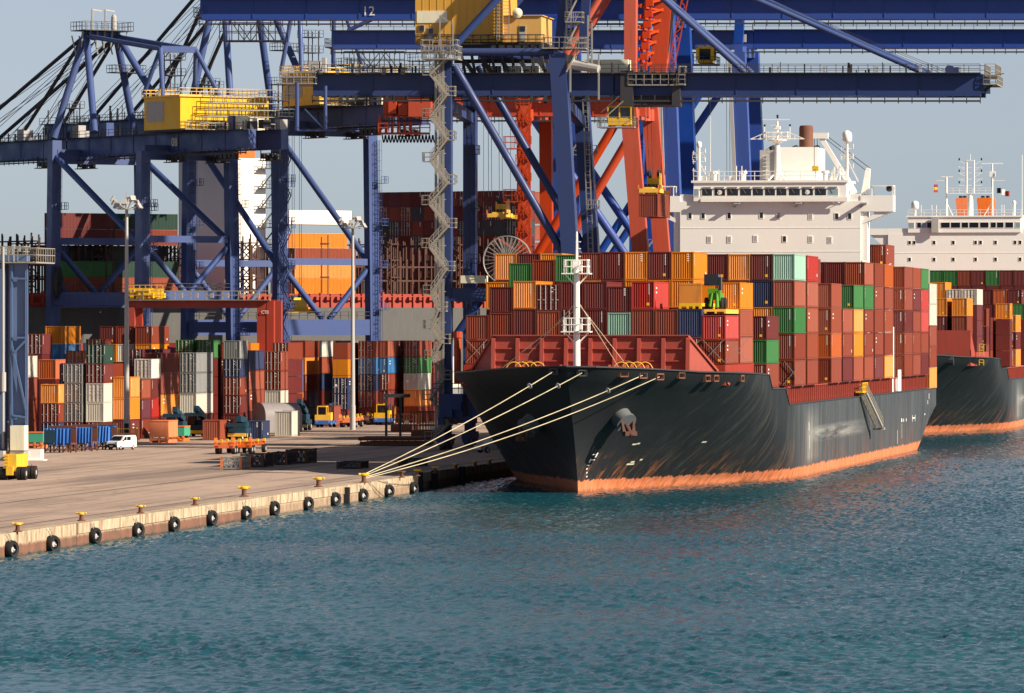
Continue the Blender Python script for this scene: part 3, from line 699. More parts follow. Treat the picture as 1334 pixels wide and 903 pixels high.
    for px in (961, 1041, 1126): mb.box(X(px-4, 266), v-1.1, Z(266), X(px+4, 266), v-.02, Z(264.4)); mb.beam((X(px-4, 270), v-.8, Z(269)), (X(px+4, 266), v-.8, Z(264)), .1); mb.box(X(px-6, 268), v-.4, Z(270), X(px-2, 268), v-.02, Z(268.6))
    mb.build('floodlight_bracket', M['greypanel'], dh)
    # funnel casing
    y0 = v+14; fx0, fx1 = X(980, 210), X(1056, 210)
    mb = MB(); mb.box(fx0+2.6, y0-6, Z(236), fx1, y0+5, Z(192.5)+.3); fn = mb.build('funnel', M['shipwhite'], S1)
    mb = MB(); mb.box(fx0, y0-5, Z(236), fx0+2.59, y0+5, Z(193)); mb.build('funnel_grey_block', M['greypanel'], fn)  # left part of the funnel, a separate block in darker grey
    mb = MB(); c = X(1036, 200); mb.lathe([(.95, 0), (.95, 3.0), (.86, 3.3), (.6, 3.35)], (c, y0, Z(192)), 'z', 18); mb.build('exhaust_pipe', M['rusty'], fn, smooth=40)
    for px in (1021, 1049, 991):
        mb = MB(); q = X(px, 190); mb.tube((q, y0-2, Z(193)), (q, y0-2, Z(191)), .32); mb.tube((q, y0-2, Z(191)), (q+.5, y0-2.6, Z(189.5)), .36, .4); mb.build('exhaust_pipe', M['black'], fn)
    # radar mast
    mb = MB(); c = X(1010.5, 200); mb.tube((c, v+2, Z(236)), (c, v+2, Z(186)), .42, .34, 12); mb.tube((c-1.3, v+2.3, Z(236)), (c-1.3, v+2.3, Z(193)), .3, .24, 10)
    mb.lathe([(.4, -.35), (1.25, 0), (1.25, .1), (.4, .12)], (c, v+2, Z(183)), 'z', 14)
    mb.tube((c, v+2, Z(183)), (c, v+2, Z(157)), .2, .12); mb.box(c-.4, v+1.6, Z(168), c+.4, v+2.4, Z(164)); mb.box(c-.6, v+1.5, Z(173), c+.6, v+2.5, Z(171))
    mb.box(c-2.0, v+1.9, Z(155.8), c+1.6, v+2.1, Z(154.8)); mb.box(c-.9, v+1.4, Z(163), c+.2, v+1.5, Z(162.4))
    for sx in (1, -1):
        mb.beam((c, v+2, Z(180.5)), (c+sx*3.6, v+2, Z(180.5)), .14); mb.beam((c+sx*3.6, v+2, Z(180.6)), (c+sx*1.3, v+2, Z(171)), .1); mb.tube((c+sx*1.7, v+2, Z(180)), (c+sx*1.7, v+2, Z(164)), .05, n=5)
        mb.beam((c+sx*2.3, v+2, Z(180.5)), (c+sx*2.3, v+2, Z(175.5)), .1)
        mb.beam((c+sx*.4, v+2, Z(226)), (c+sx*1.2, v+1, Z(236)), .18)
    P = [(c-1.4, v+.7), (c+1.4, v+.7), (c+1.4, v+3.2), (c-1.4, v+3.2), (c-1.4, v+.7)]
    for a, b in zip(P[:-1], P[1:]): mb.rail((*a, Z(182.5)), (*b, Z(182.5)), 1.1, .9, .06)
    for k in range(8): mb.box(c-1.9, v+1.6, Z(232-k*5), c-1.1, v+1.9, Z(231.5-k*5))
    ms = mb.build('radar_mast', M['shipwhite'], dh)
    mb = MB(); mb.box(c-.1, v+1.9, Z(153.5), c+.15, v+2.1, Z(149))
    for sx in (1, -1): mb.box(c+sx*1.7-.12, v+1.9, Z(164), c+sx*1.7+.12, v+2.1, Z(161.5))
    mb.build('signal_lamp', M['black'], ms)
    # satellite domes on posts
    for px, yt, yb, rr in ((909.5, 187, 192, .36), (1102.5, 181, 186, .66)):
        mb = MB(); q = X(px, 200); top = Z(yb); mb.tube((q, v+1, Z(237)), (q, v+1, top), .2, .15, 10)
        for k in (.35, .6, .85):
            z = Z(237)+(top-Z(237))*k; mb.beam((q-.9, v+1, z), (q+.9, v+1, z), .09); mb.beam((q+.8, v+1, z), (q+.8, v+1, z+.6), .14); mb.beam((q-.75, v+1, z-.3), (q-.75, v+1, z+.3), .1)
        mb.beam((q+.1, v+1, Z(237)+(top-Z(237))*.55), (q+1.5, v+1, Z(237)), .14); mb.rail((q-.8, v+.4, Z(208)), (q+.8, v+.4, Z(208)), .7, .5, .05)
        post = mb.build('antenna_post', M['shipwhite'], dh)
        mb = MB(); mb.lathe([(rr*.6, 0), (rr, .25), (rr, rr*1.5), (rr*.85, rr*2.0), (rr*.45, rr*2.35), (rr*.1, rr*2.45)], (q, v+1, top), 'z', 18); mb.build('satellite_dome', M['shipwhite'], post, smooth=50)
    # rails, vents, whip aerials on the wheelhouse top
    mb = MB(); mb.tube((X(924.5, 230), v+1, Z(237)), (X(924.5, 230), v+1, Z(150)), .05, .03, 5)
    for px in (936, 959, 966, 971): mb.tube((X(px, 230), v+.4, Z(237)), (X(px, 230), v+.4, Z(216+(px % 7))), .06, n=5)
    mb.build('whip_aerial', M['shipwhite'], dh)
    mb = MB()
    for px in (929, 967, 1074): mb.lathe([(.34, 0), (.34, 1.1), (.55, 1.15), (.5, 1.5)], (X(px, 230), v+1, Z(237)), 'z', 12)
    for px in (914, 953, 1084): mb.box(X(px-4, 230), v+1, Z(237), X(px+4, 230), v+2.4, Z(229))
    mb.build('deck_vent', M['shipwhite'], dh)
    # provision crane: post, jib, stay wires, hook block
    q = X(1125, 240); a = Vector((X(1120, 252), v+3, Z(252))); b = Vector((X(1130, 218), v+3, Z(218.5))); mb = MB()
    mb.prism([(X(1119, 252), v+2.6, Z(254)), (X(1129, 252), v+2.6, Z(254)), (X(1131, 218), v+2.6, Z(220)), (X(1127.5, 218), v+2.6, Z(218)), (X(1125, 218), v+2.6, Z(221))], (0, .9, 0))
    cr = mb.build('deck_crane', M['shipwhite'], S1)
    foot, tip = Vector((X(1100, 232), v+3, Z(233))), Vector((X(1065.5, 176), v+3, Z(177)))
    mb = MB(); mb.beam(foot, tip, .7, .6, side=(0, 1, 0)); mb.beam(Vector((X(1111, 250), v+3, Z(252))), foot, 1.1, .8, side=(0, 1, 0)); mb.box(tip.x-.9, v+2.5, tip.z-.3, tip.x+1.1, v+3.5, tip.z+.45); mb.build('jib', M['shipwhite'], cr)
    mb = MB()
    for d in (0, .5): mb.tube(b+Vector((0, d, -d*1.5)), tip+Vector((.8, d, .1-d)), .05, n=5)
    for d in (-.8, -.4): mb.tube(tip+Vector((d, 0, 0)), (tip.x+d, v+3, Z(217)), .04, n=5)
    mb.build('hoist_wire', M['darksteel'], cr)
    mb = MB(); mb.box(tip.x-1.05, v+2.7, Z(223), tip.x-.2, v+3.3, Z(216)); mb.tube((tip.x-.6, v+3, Z(223)), (tip.x-.6, v+3, Z(226)), .1); mb.build('hook_block', M['yellow'], cr)
    mb = MB()
    for px in (1080, 1087): mb.beam((X(px, 236), v+1, Z(237)), (X(px+6, 220), v+1, Z(218)), .2); mb.beam((X(px+6, 236), v+1, Z(237)), (X(px+6, 220), v+1, Z(217)), .16)
    mb.build('flag_gantry', M['shipwhite'], dh)
    # stairway tower and lifeboat davit on the port side by the deckhouse
    mb = MB(); u = 15.2; sv = 185.5
    mb.box(u-1.2, sv, 8.4, u+.6, sv+3.2, 17.2); mb.box(u-.3, sv+.2, 17.2, u+.5, sv+.6, 23.5)
    for k in range(6): z = 17.3+k*1.4; mb.rail((u-1.6, sv, z), (u+.5, sv, z), 1.1, .7, .09); mb.beam((u-1.5, sv+.1, z), (u+.5, sv+.1, z+1.35), .14)
    mb.build('stair_tower', M['shipwhite'], S1)
    mb = MB(); mb.prism([(u-1.5, sv-.1, 20.6), (u+.3, sv-.1, 20.9), (u-.6, sv-.1, 24.4), (u-1.4, sv-.1, 25.2)], (0, 2, 0)); mb.build('lifeboat', M['orange'], S1)
    mb = MB(); mb.box(u-1.6, 192, 8.6, u+.9, 196, 10.4)
    mb.rail((u+.85, 192, 10.4), (u+.85, 196, 10.4), 1, .8, .1); mb.build('pilot_platform', M['shipwhite'], S1)
house1()
# accommodation ladder hanging down the flank
mb = MB(); g0, g1 = Vector((16.6, 137, 8.9)), Vector((17.4, 150, 4.5))
for s in (-.45, .45): mb.beam(g0+Vector((s, 0, 0)), g1+Vector((s, 0, 0)), .1, .35); mb.rail(g0+Vector((s, 0, .1)), g1+Vector((s, 0, .1)), 1., 1.0, .08)
for k in range(22): p = g0.lerp(g1, k/21); mb.box(p.x-.42, p.y, p.z, p.x+.42, p.y+.35, p.z+.06)
mb.box(16.6, 150, 4.1, 18.0, 151.6, 4.4)
o = mb.build('gangway', M['beige'], S1)
mb = MB(); mb.box(16.0, 133, 9.0, 16.9, 140, 9.2); mb.rail((16.85, 133, 9.2), (16.85, 140, 9.2), 1, 1.2, .09); mb.build('ladder_platform', M['yellow'], o)

A = dict(org=SO, key='near', gname='containers stacked on the near ship', ship='near ship')
def bayA(n, v, u0, base, rows, H0=2.98): stack_ship(bay=n, bname=['foremost bay', 'second bay', 'third bay', 'fourth bay', 'fifth bay', 'sixth bay', 'seventh bay', 'eighth bay', 'ninth bay', 'tenth bay', 'eleventh bay', 'bay before deckhouse', 'bay behind deckhouse', 'third bay from stern', 'second bay from stern', 'stern bay'][n-1], v=v, u0=u0, base=base, rows=rows, H0=H0, **A)
bayA(1, 13, -13.86, 13.2, {0: ('rr', 2.62), 1: ('rrR', 2.74), 2: ('RRo', 2.95), 3: ("rsR'", 2.83), 4: ("RR'R", 2.93), 5: ('RRR', 2.93), 6: ('RlR', 2.75), 7: ('rrb', 2.93), 8: ('rr', 2.93), 9: ('rn', 2.93), 10: ('rb', 2.62)})
bayA(2, 26.6, -13.86, 13.2, {0: ('..o', 2.95), 1: ('...g', 2.72), 2: ('...r', 2.81), 3: ('...g', 2.95), 4: ('..or', 3.0), 5: ('..RR', 3.02), 6: ('..oo', 3.02), 7: ('..oR', 3.02), 8: ('..oo', 3.02), 9: ('..', 2.9), 10: ('sso', 2.93)})
bayA(3, 41, -15.12, 10.5, {0: ('....o', 2.96), 1: ('....R', 2.96), 2: ('....o', 2.96), 8: ('...k', 2.95), 9: ('..RR', 2.9), 10: ('...', 2.6), 11: ('rgR', 2.63)})
bayA(4, 58, -16.38, 10.5, {9: '...RR', 10: '...ro', 11: '..onR', 12: 'rrgsl'})
bayA(5, 71.9, -16.38, 10.5, {12: 'rsssb'})
bayA(6, 85.8, -16.38, 10.5, {11: '...ss'})
bayA(7, 99.7, -16.38, 10.5, {12: 'rOss'})
bayA(8, 113.6, -16.38, 10.5, {11: '....', 12: 'Rrs'})
bayA(9, 127.5, -16.38, 10.5, {11: '....', 12: 'soog'})
bayA(10, 141.4, -16.38, 10.5, {10: '....R', 11: '....R', 12: 'srrgs'})
bayA(11, 155.3, -16.38, 10.5, {12: 'Rrrrr'})
bayA(12, 169.2, -16.38, 10.5, {12: 'orsrO'})
bayA(13, 199, -16.38, 10.5, {11: '...RRr', 12: 'rrRrr'})
bayA(14, 212, -16.38, 10.5, {12: 'rrrRs'})
bayA(15, 225, -16.38, 10.5, {12: 'Rrbbg'})
bayA(16, 239, -16.38, 8.5, {12: 'orrww'})
for v in (58, 71.9, 85.8, 99.7, 113.6, 127.5, 141.4, 155.3, 169.2, 199, 212, 225, 239):   # the piles are full across the beam
    for r_ in range(12):
        if (v == 58 and r_ > 8) or (v == 85.8 and r_ == 11) or (v in (113.6, 127.5, 141.4, 199) and r_ > 9): continue
        for t_ in range(5): hidden_box('near', ship_world(SO, -16.38+2.52*(r_+.5), v, (8.5 if v == 239 else 10.5)+t_*2.98), -TH, 12.19, 2.98, rnd.choice('RRrrsonk'))
# flat rack with a lime green machine on the tenth row of the foremost bays
fz = 13.2+2*2.93+.02
def sloc(u, v, z): return ship_world(SO, u, v, z)
t = empty('flat_rack', 'orange flat rack with folded end panels on the navy container', 'flat rack', sloc(-13.86+2.52*9.5, 13, fz), -TH)
mb = MB(); mb.box(-1.2, 0, .25, 1.2, 12.1, .6)
for x in (-1.1, -.3, .35, 1.0): mb.box(x-.1, -.02, 0, x+.15, .6, .25); mb.box(x-.1, 11.5, 0, x+.15, 12.1, .25)
mb.build('platform', M['yellow'], t)
for y in (.02, 11.8): mb = MB(); mb.box(-1.2, y, .62, 1.2, y+.25, 2.5); mb.box(-1.22, y-.03, 2.51, 1.22, y+.28, 2.68); mb.build('end_panel', CM['o'], t)
u_ = -13.86+2.52*9.5+2.35
t = empty('harvester', 'lime green farm machine with dark cab standing on a flat rack', 'machine', sloc(u_-.3, 16, fz-.05), -TH)
mb = MB(); mb.box(-.5, 0, 1.0, .6, 4.5, 1.7); mb.box(-.6, .2, 1.7, .4, 3.6, 2.2); mb.tube((-.3, -.3, .3), (-.1, 0, 1.7), .16, .12); mb.tube((.5, -.4, .2), (.4, 0, 1.9), .2, .15); mb.box(.55, -.2, .9, .8, .4, 2.0); mb.build('body', M['lime'], t)
mb = MB(); mb.box(-1.0, .4, 2.52, .5, 2.4, 3.7); mb.box(.52, .5, 2.0, .8, 1.5, 3.4); mb.build('cab', M['glass'], t)
for x in (-.7, .75):
    for y in (.6, 3.6): mb = MB(); mb.lathe([(.55, -.25), (.62, -.2), (.62, .2), (.55, .25)], (x, y, .65), 'x', 14); mb.build('wheel', M['black'], t)
t = empty('flat_rack', 'yellow flat rack bed carrying the lime green machine', 'flat rack', sloc(u_, 15, fz-.3), -TH)
mb = MB(); mb.box(-1.2, 0, 0, 1.2, 12, .25)
for x in (-1.1, 0, 1.): mb.box(x, -.05, -.2, x+.2, 12, .02)
mb.build('platform', M['yellow'], t)

# ------------------------------------------------------------------ second ship
SO2 = ship_world(SO, 0, 345, 0)
S2 = empty('container_ship', 'farther dark hulled container ship with orange funnel casings, moored astern', 'ship', SO2, -TH)
build_hull(S2, hull_mat('far_hull_paint', 40, (.017, .021, .024)), M['shipred'])
coaming(S2, 55, 250, ((182.5, 198.5),))
breakwater(S2, 8.2, 11.0, 16.7, 13.2, True)
mb = MB(); mb.box(-13.9, 12, 11.02, 13.9, 38.9, 13.17); mb.box(-15, 40.8, 9.22, 15.2, 53, 10.45); mb.build('hatch_cover', M['shipred'], S2)
mb = MB(); mb.box(3.5, 8.9, 11.1, 6.4, 9.3, 12.6); mb.build('breakwater_door', M['rusty'], S2)
mb = MB()
for x, z in ((-4, 14.2), (-4, 12), (4, 14.3)): mb.lathe([(.35, 0), (.35, .1)], (x, 9.3, z), 'y', 12)
mb.build('hatch_ring', M['rusty'], S2)
mb = MB()
for u in (-6, -2, 7.5, 10): mb.lathe([(.9, -1), (.9, 1)], (u, 3, 12), 'x', 12)
mb.rail((8, 6, 11), (13, 12, 11), 1.5, .8, .1); mb.build('windlass', M['darksteel'], S2)
mb = MB()
for z in (11.1, 12.6, 13.6): mb.rail((14.6, 9, z), (15.3, 9, z), .9, .7, .12)
mb.build('ladder_frame', M['yellow'], S2)
def house2():
    v = 184.
    def s2(px, py): p = PL(px, py, SO2+VD*v, UD); return (p-SO2).dot(UD), p.z
    X = lambda px: s2(px, 300)[0]; Z = lambda py: s2(1250, py)[1]
    xl = -15.9; xr = 15.9
    mb = MB(); mb.box(xl, v, 8.4, xr, v+13, Z(304)); mb.box(-19.3, v+.02, Z(306), 19.3, v+3, Z(297.5)); mb.prism([(-19.3, v+.3, Z(306)), (-15.9, v+.3, Z(306)), (-15.9, v+.3, Z(326))], (0, 2.4, 0)); mb.prism([(19.3, v+.3, Z(306)), (15.9, v+.3, Z(326)), (15.9, v+.3, Z(306))], (0, 2.4, 0)); mb.box(xl-.02, v-.03, Z(330), xr, v+.1, Z(329))
    dh = mb.build('deckhouse', M['shipwhite'], S2)
    mb = MB(); b0, b1 = X(1183), X(1330); mb.box(b0, v-.3, Z(303), b1, v+9, Z(283)); mb.box(b0-.4, v-.5, Z(283)+.01, b1+.4, v+9, Z(281)); mb.rail((b0, v-.4, Z(281)), (b1, v-.4, Z(281)), 1.1, 1.5, .08)
    br = mb.build('bridge', M['shipwhite'], dh)
    rc = [(X(a), Z(296.8), X(b), Z(290)) for a, b in ((1195, 1200), (1208, 1216.5), (1226, 1237.5), (1239, 1251), (1253, 1261.5), (1263, 1275), (1277, 1288), (1291, 1297.5), (1299, 1307.5), (1310, 1320))]
    windows(None, br, rc, v-.3); windows(None, br, [(X(1184), Z(296.8), X(1191), Z(290)), (X(1201), Z(296.8), X(1207), Z(290)), (X(1323), Z(296.8), X(1329), Z(290))], v-.3, M['palegl'])
    small = [(1185, 316), (1191, 316), (1217, 316), (1242, 316), (1271, 316), (1277.5, 316), (1297, 316), (1322.5, 316), (1329, 316), (1185, 338), (1217, 338), (1242, 338), (1271, 338), (1297, 338), (1329, 338)]
    windows(None, dh, [(X(a-1.6), Z(y+2.2), X(a+1.6), Z(y-2.2)) for a, y in small], v)
    mb = MB(); mb.box(X(1214), v-1.0, Z(303), X(1223), v-.52, Z(284)); mb.build('wheelhouse_awning', M['greypanel'], br)
    for a, b in ((1238, 1256), (1266, 1288)):
        mb = MB(); mb.prism([(X(a), v+12, Z(258)), (X(a+1), v+12, Z(256)), (X(b-1), v+12, Z(256)), (X(b), v+12, Z(258)), (X(b-3), v+12, Z(283)), (X(a+3), v+12, Z(283))], (0, 6, 0))
        mb.box(X(a+1.5), v+11.9, Z(283), X(b-1.5), v+18.2, 34); fn = mb.build('funnel', M['orange'], S2)
        mb = MB()
        for k in (.3, .6): q = X(a)+(X(b)-X(a))*k; mb.tube((q, v+15, Z(256)), (q, v+15, Z(253)), .35)
        mb.build('exhaust_pipe', M['black'], fn)
    mb = MB(); c = X(1262.5); mb.tube((c, v+3, Z(282)), (c, v+3, Z(251)), .55, .5, 12)
    l, r = X(1231.5), X(1291); mb.box(l, v+2.4, Z(252), r, v+3.6, Z(251.2)); mb.rail((l, v+2.4, Z(251)), (r, v+2.4, Z(251)), .9, 1.2, .06)
    for q, zt in ((l, 230), (r, 213)):
        mb.tube((q, v+3, Z(282)), (q, v+3, Z(zt)), .22, .15); mb.beam((q, v+3, Z(263)), (q+(1.3 if q < 0 else -1.6), v+3, Z(282)), .16)
    mb.box(l-1, v+2.9, Z(230.2), l+1.1, v+3.1, Z(229.2)); mb.box(r-2, v+2.9, Z(213.4), r+2, v+3.1, Z(212)); mb.box(r-.5, v+2.7, Z(230), r+.6, v+3.3, Z(223)); mb.beam((r, v+3, Z(235)), (r+2.4, v+3, Z(235)), .1); mb.beam((l, v+3, Z(235)), (l-1.9, v+3, Z(234.5)), .1)
    for s in (-.68, .68): mb.tube((c+s, v+3, Z(251)), (c+s, v+3, Z(208)), .14, n=8)
    for y in (217.5, 225, 233, 241): mb.beam((c-2.2, v+3, Z(y)), (c+2.2, v+3, Z(y)), .1)
    for y in (208.5, 216, 224.5, 232):
        for s in (1, -1): mb.beam((c+s*.7, v+3, Z(y+6)), (c+s*2.2, v+3, Z(y)), .1)
    mb.box(c-.75, v+2.8, Z(209), c+.75, v+3.2, Z(208.2)); mb.tube((c, v+3, Z(209)), (c, v+3, Z(200)), .05, n=5)
    ms = mb.build('radar_mast', M['shipwhite'], dh)
    mb = MB()
    for y in (207, 222, 237):
        for s in (1, -1): mb.box(c+s*2.1-.13, v+2.9, Z(y+1.5), c+s*2.1+.13, v+3.1, Z(y-1.5))
    mb.build('signal_lamp', M['black'], ms)
    for px, yt, rr in ((1191.5, 272, .72), (1320.5, 267, .38)):
        mb = MB(); q = X(px); mb.tube((q, v+1, Z(282)), (q, v+1, Z(yt)), .25); post = mb.build('antenna_post', M['shipwhite'], dh)
        mb = MB(); mb.lathe([(rr*.7, 0), (rr, .2), (rr, rr*1.4), (rr*.75, rr*1.9), (rr*.2, rr*2.15)], (q, v+1, Z(yt)), 'z', 16); mb.build('satellite_dome', M['shipwhite'], post, smooth=50)
    mb = MB(); mb.tube((X(1331), v+1, Z(282)), (X(1331), v+1, Z(202)), .07, n=5)
    for px in (1200, 1214, 1220, 1305, 1308): mb.tube((X(px), v, Z(282)), (X(px), v, Z(267)), .06, n=5)
    mb.build('whip_aerial', M['shipwhite'], dh)
    def flag(px, y, cols, name, lab):
        t = empty(name, lab, 'flag', ship_world(SO2, X(px), v+3, Z(y+4)), -TH); k = len(cols)
        for i, m in enumerate(cols):
            mb = MB()
            for j in range(4):
                f = lambda a: .12*math.sin(a*5)
                if name == 'ensign': x0, x1 = i*.8+j*.2, i*.8+j*.2+.2; z0, z1 = -.5-.3*i, .5-.3*i
                else: x0, x1 = -.35+j*.17, -.18+j*.17; z0, z1 = .75-i*.5-.5, .75-i*.5
                mb.hexa([(x0, f(x0), z0), (x1, f(x1), z0), (x1, f(x1)+.02, z0), (x0, f(x0)+.02, z0), (x0, f(x0), z1), (x1, f(x1), z1), (x1, f(x1)+.02, z1), (x0, f(x0)+.02, z1)])
            mb.build('stripe', m, t)
    flag(1217.5, 241, (CM['b'], M['yellowmark'], CM['b']), 'courtesy_flag', 'small red and yellow flag hanging from the mast yard')
    flag(1297, 244, (M['black'], M['white'], CM['b']), 'ensign', 'dark white and red flag streaming right of the mast')
house2()
for v, nt_ in ((27, 2), (41, 3), (58, 3), (71.9, 3), (85.8, 3), (99.7, 3), (143, 5), (157, 5), (171, 5)):
    for r_ in range(11):
        if v == 27 and r_ > 8 or v == 41 and r_ > 9: continue
        for t_ in range(nt_): hidden_box('far', ship_world(SO2, (-13.86 if v < 40 else -16.38)+2.52*(r_+.5), v+.3, (13.2 if v < 40 else 10.5)+t_*2.8), -TH, 11.8, 2.8, rnd.choice('RRrrso'))
def s2u(px, v): p = PL(px, 428, SO2+VD*v, UD); return (p-SO2).dot(UD)
for i, (px, v, base, spec, hh, L, wh) in enumerate((
    (1211, 128, 10.5, '.....g', 2.83, 12.19, 'nearest the quay'), (1229.5, 128, 10.5, '.....g', 2.83, 12.19, 'beside another green box'), (1248, 128, 10.5, '.....r', 2.83, 12.19, 'between green and maroon boxes'),
    (1266.3, 128, 10.5, '.....R', 2.83, 12.19, 'left of the lone green box'), (1284.6, 128, 10.5, '.....g', 2.83, 12.19, 'lone between maroon boxes'), (1303, 128, 10.5, '.....R', 2.83, 12.19, 'right of the lone green box'), (1321.3, 128, 10.5, '.....R', 2.83, 12.19, 'outermost of its bay'),
    (1212, 27, 13.2, '..oo', 2.85, 12.19, 'left end behind the near stern'), (1224, 27.2, 13.2, '', 2.55, 6.06, ''), (1233, 27, 13.2, "...w'", 2.56, 12.19, 'left white one'), (1253.5, 27, 13.2, "...w'", 2.56, 12.19, 'right white one'),
    (1275, 114, 10.5, '....R', 2.68, 12.19, 'behind the white boxes'), (1294, 114, 10.5, '....O', 2.68, 12.19, 'middle of three'), (1313, 114, 10.5, '....R', 2.68, 12.19, 'right of the orange one'),
    (1214, 13, 13.2, '.Ro', 2.9, 12.19, 'left above the red breakwater'), (1240, 13, 13.2, '.ro', 2.9, 12.19, 'right above the red breakwater'),
    (1266, 41.0, 11.4, 'rRr', 2.97, 6.06, 'beside the breakwater'), (1297, 71, 10.5, '...o', 2.7, 6.06, 'tall stack behind'), (1304, 57.9-15, 10.5, '', 2.9, 6.06, ''),
    (1305, 84.5, 10.5, 'oRo', 2.95, 12.19, 'outboard stack'), (1317, 99, 10.5, '...g', 2.7, 12.19, 'far stack at the right'), (1330, 143, 10.5, 'Brs', 2.9, 12.19, 'outermost stack at the right edge'))):
    z = base
    for t, (c, d) in enumerate(parse(spec)):
        u = s2u(px, v)+1.22
        p = ship_world(SO2, u, v, z)
        if c == '.': hidden_box('far', p, -TH, L, hh, 'R')
        else: container(p, -TH, c, f'{CN[c]} container, {"bottom" if t == 0 else ORD[t]} tier{"" if t == 0 else " up"}, {wh}, on the farther ship', 'containers stacked on the farther ship', L, hh, d)
        z += hh
# ------------------------------------------------------------------ container yard
# each stack: left edge of its near end in the photo, distance, length, box height, boxes from the ground up ( ' = door end, . = buried )
YARD = [
    (12, 818, 20, 2.9, 'rrrw'),
    (53, 826, 20, 2.59, "n'r'o"),
    (84, 829, 20, 2.62, "R'k'k'k'"),
    (112, 829, 20, 2.62, "R'ww'R'G'"),
    (147, 834, 20, 2.9, 'Roo'),
    (162, 848, 20, 2.75, "rps'"),
    (175, 857, 20, 2.75, ".bRw'"),
    (188, 868, 40, 2.95, '.orr'),
    (234, 884, 40, 2.95, "Rwk'k'"),
    (265, 908, 20, 2.75, "..r'r"),
    (291, 902, 20, 2.7, "RR'r'n'k"),
    (303, 911, 40, 3.0, '.ssn'),
    (345, 926, 20, 2.95, "Rwr'r'"),
    (366, 961, 20, 2.6, "noBB'"),
    (378, 972, 40, 2.66, '..ror'),
    (400, 988, 40, 2.66, '..nsw'),
    (417, 1003, 20, 2.66, '...ws'),
    (433, 964, 20, 2.5, "Rn'n'"),
    (440, 1003, 20, 2.66, '...wk'),
    (467, 976, 20, 2.66, "rr'n'B'r'"),
    (486, 986, 40, 2.66, "oRr'Bs"),
    (526, 993, 40, 2.66, "row'g'r'"),
    (506, 1000, 40, 2.66, "..r'r'R'"),
    (546, 1009, 20, 2.62, "...r'r'"),
    (566, 1024, 40, 2.66, "kkww'k'"),
    (33, 864, 20, 2.9, "....R'"),
    (59, 880, 40, 2.6, '....Bo'),
    (86, 872, 20, 2.42, "....O'"),
    (130, 890, 20, 2.6, '....oR'),
    (153, 890, 20, 2.6, '....wr'),
    (176, 889, 40, 2.6, '....or'),
    (164, 872, 20, 2.46, "....p'"),
    (189, 884, 20, 2.46, "....p'"),
    (112, 880, 20, 2.75, "....r'"),
    (175, 906, 20, 2.5, '....o'),
    (197, 906, 20, 2.5, '....O'),
    (221, 906, 40, 2.5, '....m'),
    (229, 899, 20, 2.72, "....g'"),
    (256, 899, 20, 2.72, "....g'"),
    (378, 1008, 20, 2.66, "....r'"),
    (355, 940, 40, 2.62, "....r'"),
    (284, 927, 40, 2.64, '....r'),
    (79, 847, 20, 2.62, "..nn'"),
    (50, 845, 20, 2.75, '...O'),
]
LAST = {}
def yard():
    boxes = []
    for k, (px, D, ft, hh, spec) in enumerate(YARD):
        L = 6.06 if ft == 20 else 12.19
        p = PX(px, HY, D); p = Vector((p.x, p.y, QZ+.01))+UD*1.22; u, v = quv(p)
        for (a, b, c, j) in boxes:
            if abs(a-u) < 2.44 and v < b+c and b < v+L: print('YARD OVERLAP', px, D, 'with', j, round(abs(a-u), 2))
        boxes.append((u, v, L, px)); z = QZ+.01; tiers = parse(spec)
        for t, (c, d) in enumerate(tiers):
            q = Vector((p.x, p.y, z))
            if c == '.': hidden_box('yard', q, -TH, L, hh, 'R')
            else:
                tn = 'lowest' if t == 0 else 'topmost' if t == len(tiers)-1 else f'{ORD[t]} up'
                col = '' if k >= 25 else ''
                lab = f'{CN[c]} {"doored " if d else ""}container, {tn}, {YN[k]}'
                container(q, -TH, c, lab, 'containers stacked in the quayside yard', L, hh, d)
            z += hh
    r2 = random.Random(21)
    for v in range(196, 330, 13):                          # more piles behind, closing the gaps
        for i in range(26):
            u = -112+i*2.62; w = QW(u, v)
            if not 30 < CX+w.x/w.y*F < 560 or w.x > (w.y-1032)*.0-14 or (w-FE).dot(BD) > -18: continue
            if any(abs(a-u) < 2.46 and v < b+c+.2 and b < v+12.3 for a, b, c, j in boxes): continue
            q = CX+(w.x-1.2)/w.y*F
            if not (any(j-4 < q < j+18 and b+c < v for a, b, c, j in boxes) and any(j-4 < q+22 < j+44 and b+c < v for a, b, c, j in boxes)): continue
            for t in range(r2.choice((3, 4, 4, 5))): hidden_box('yard', Vector((w.x, w.y, QZ+.01+t*2.6)), -TH, 12.19, 2.6, r2.choice('Rrsoonkrs'))
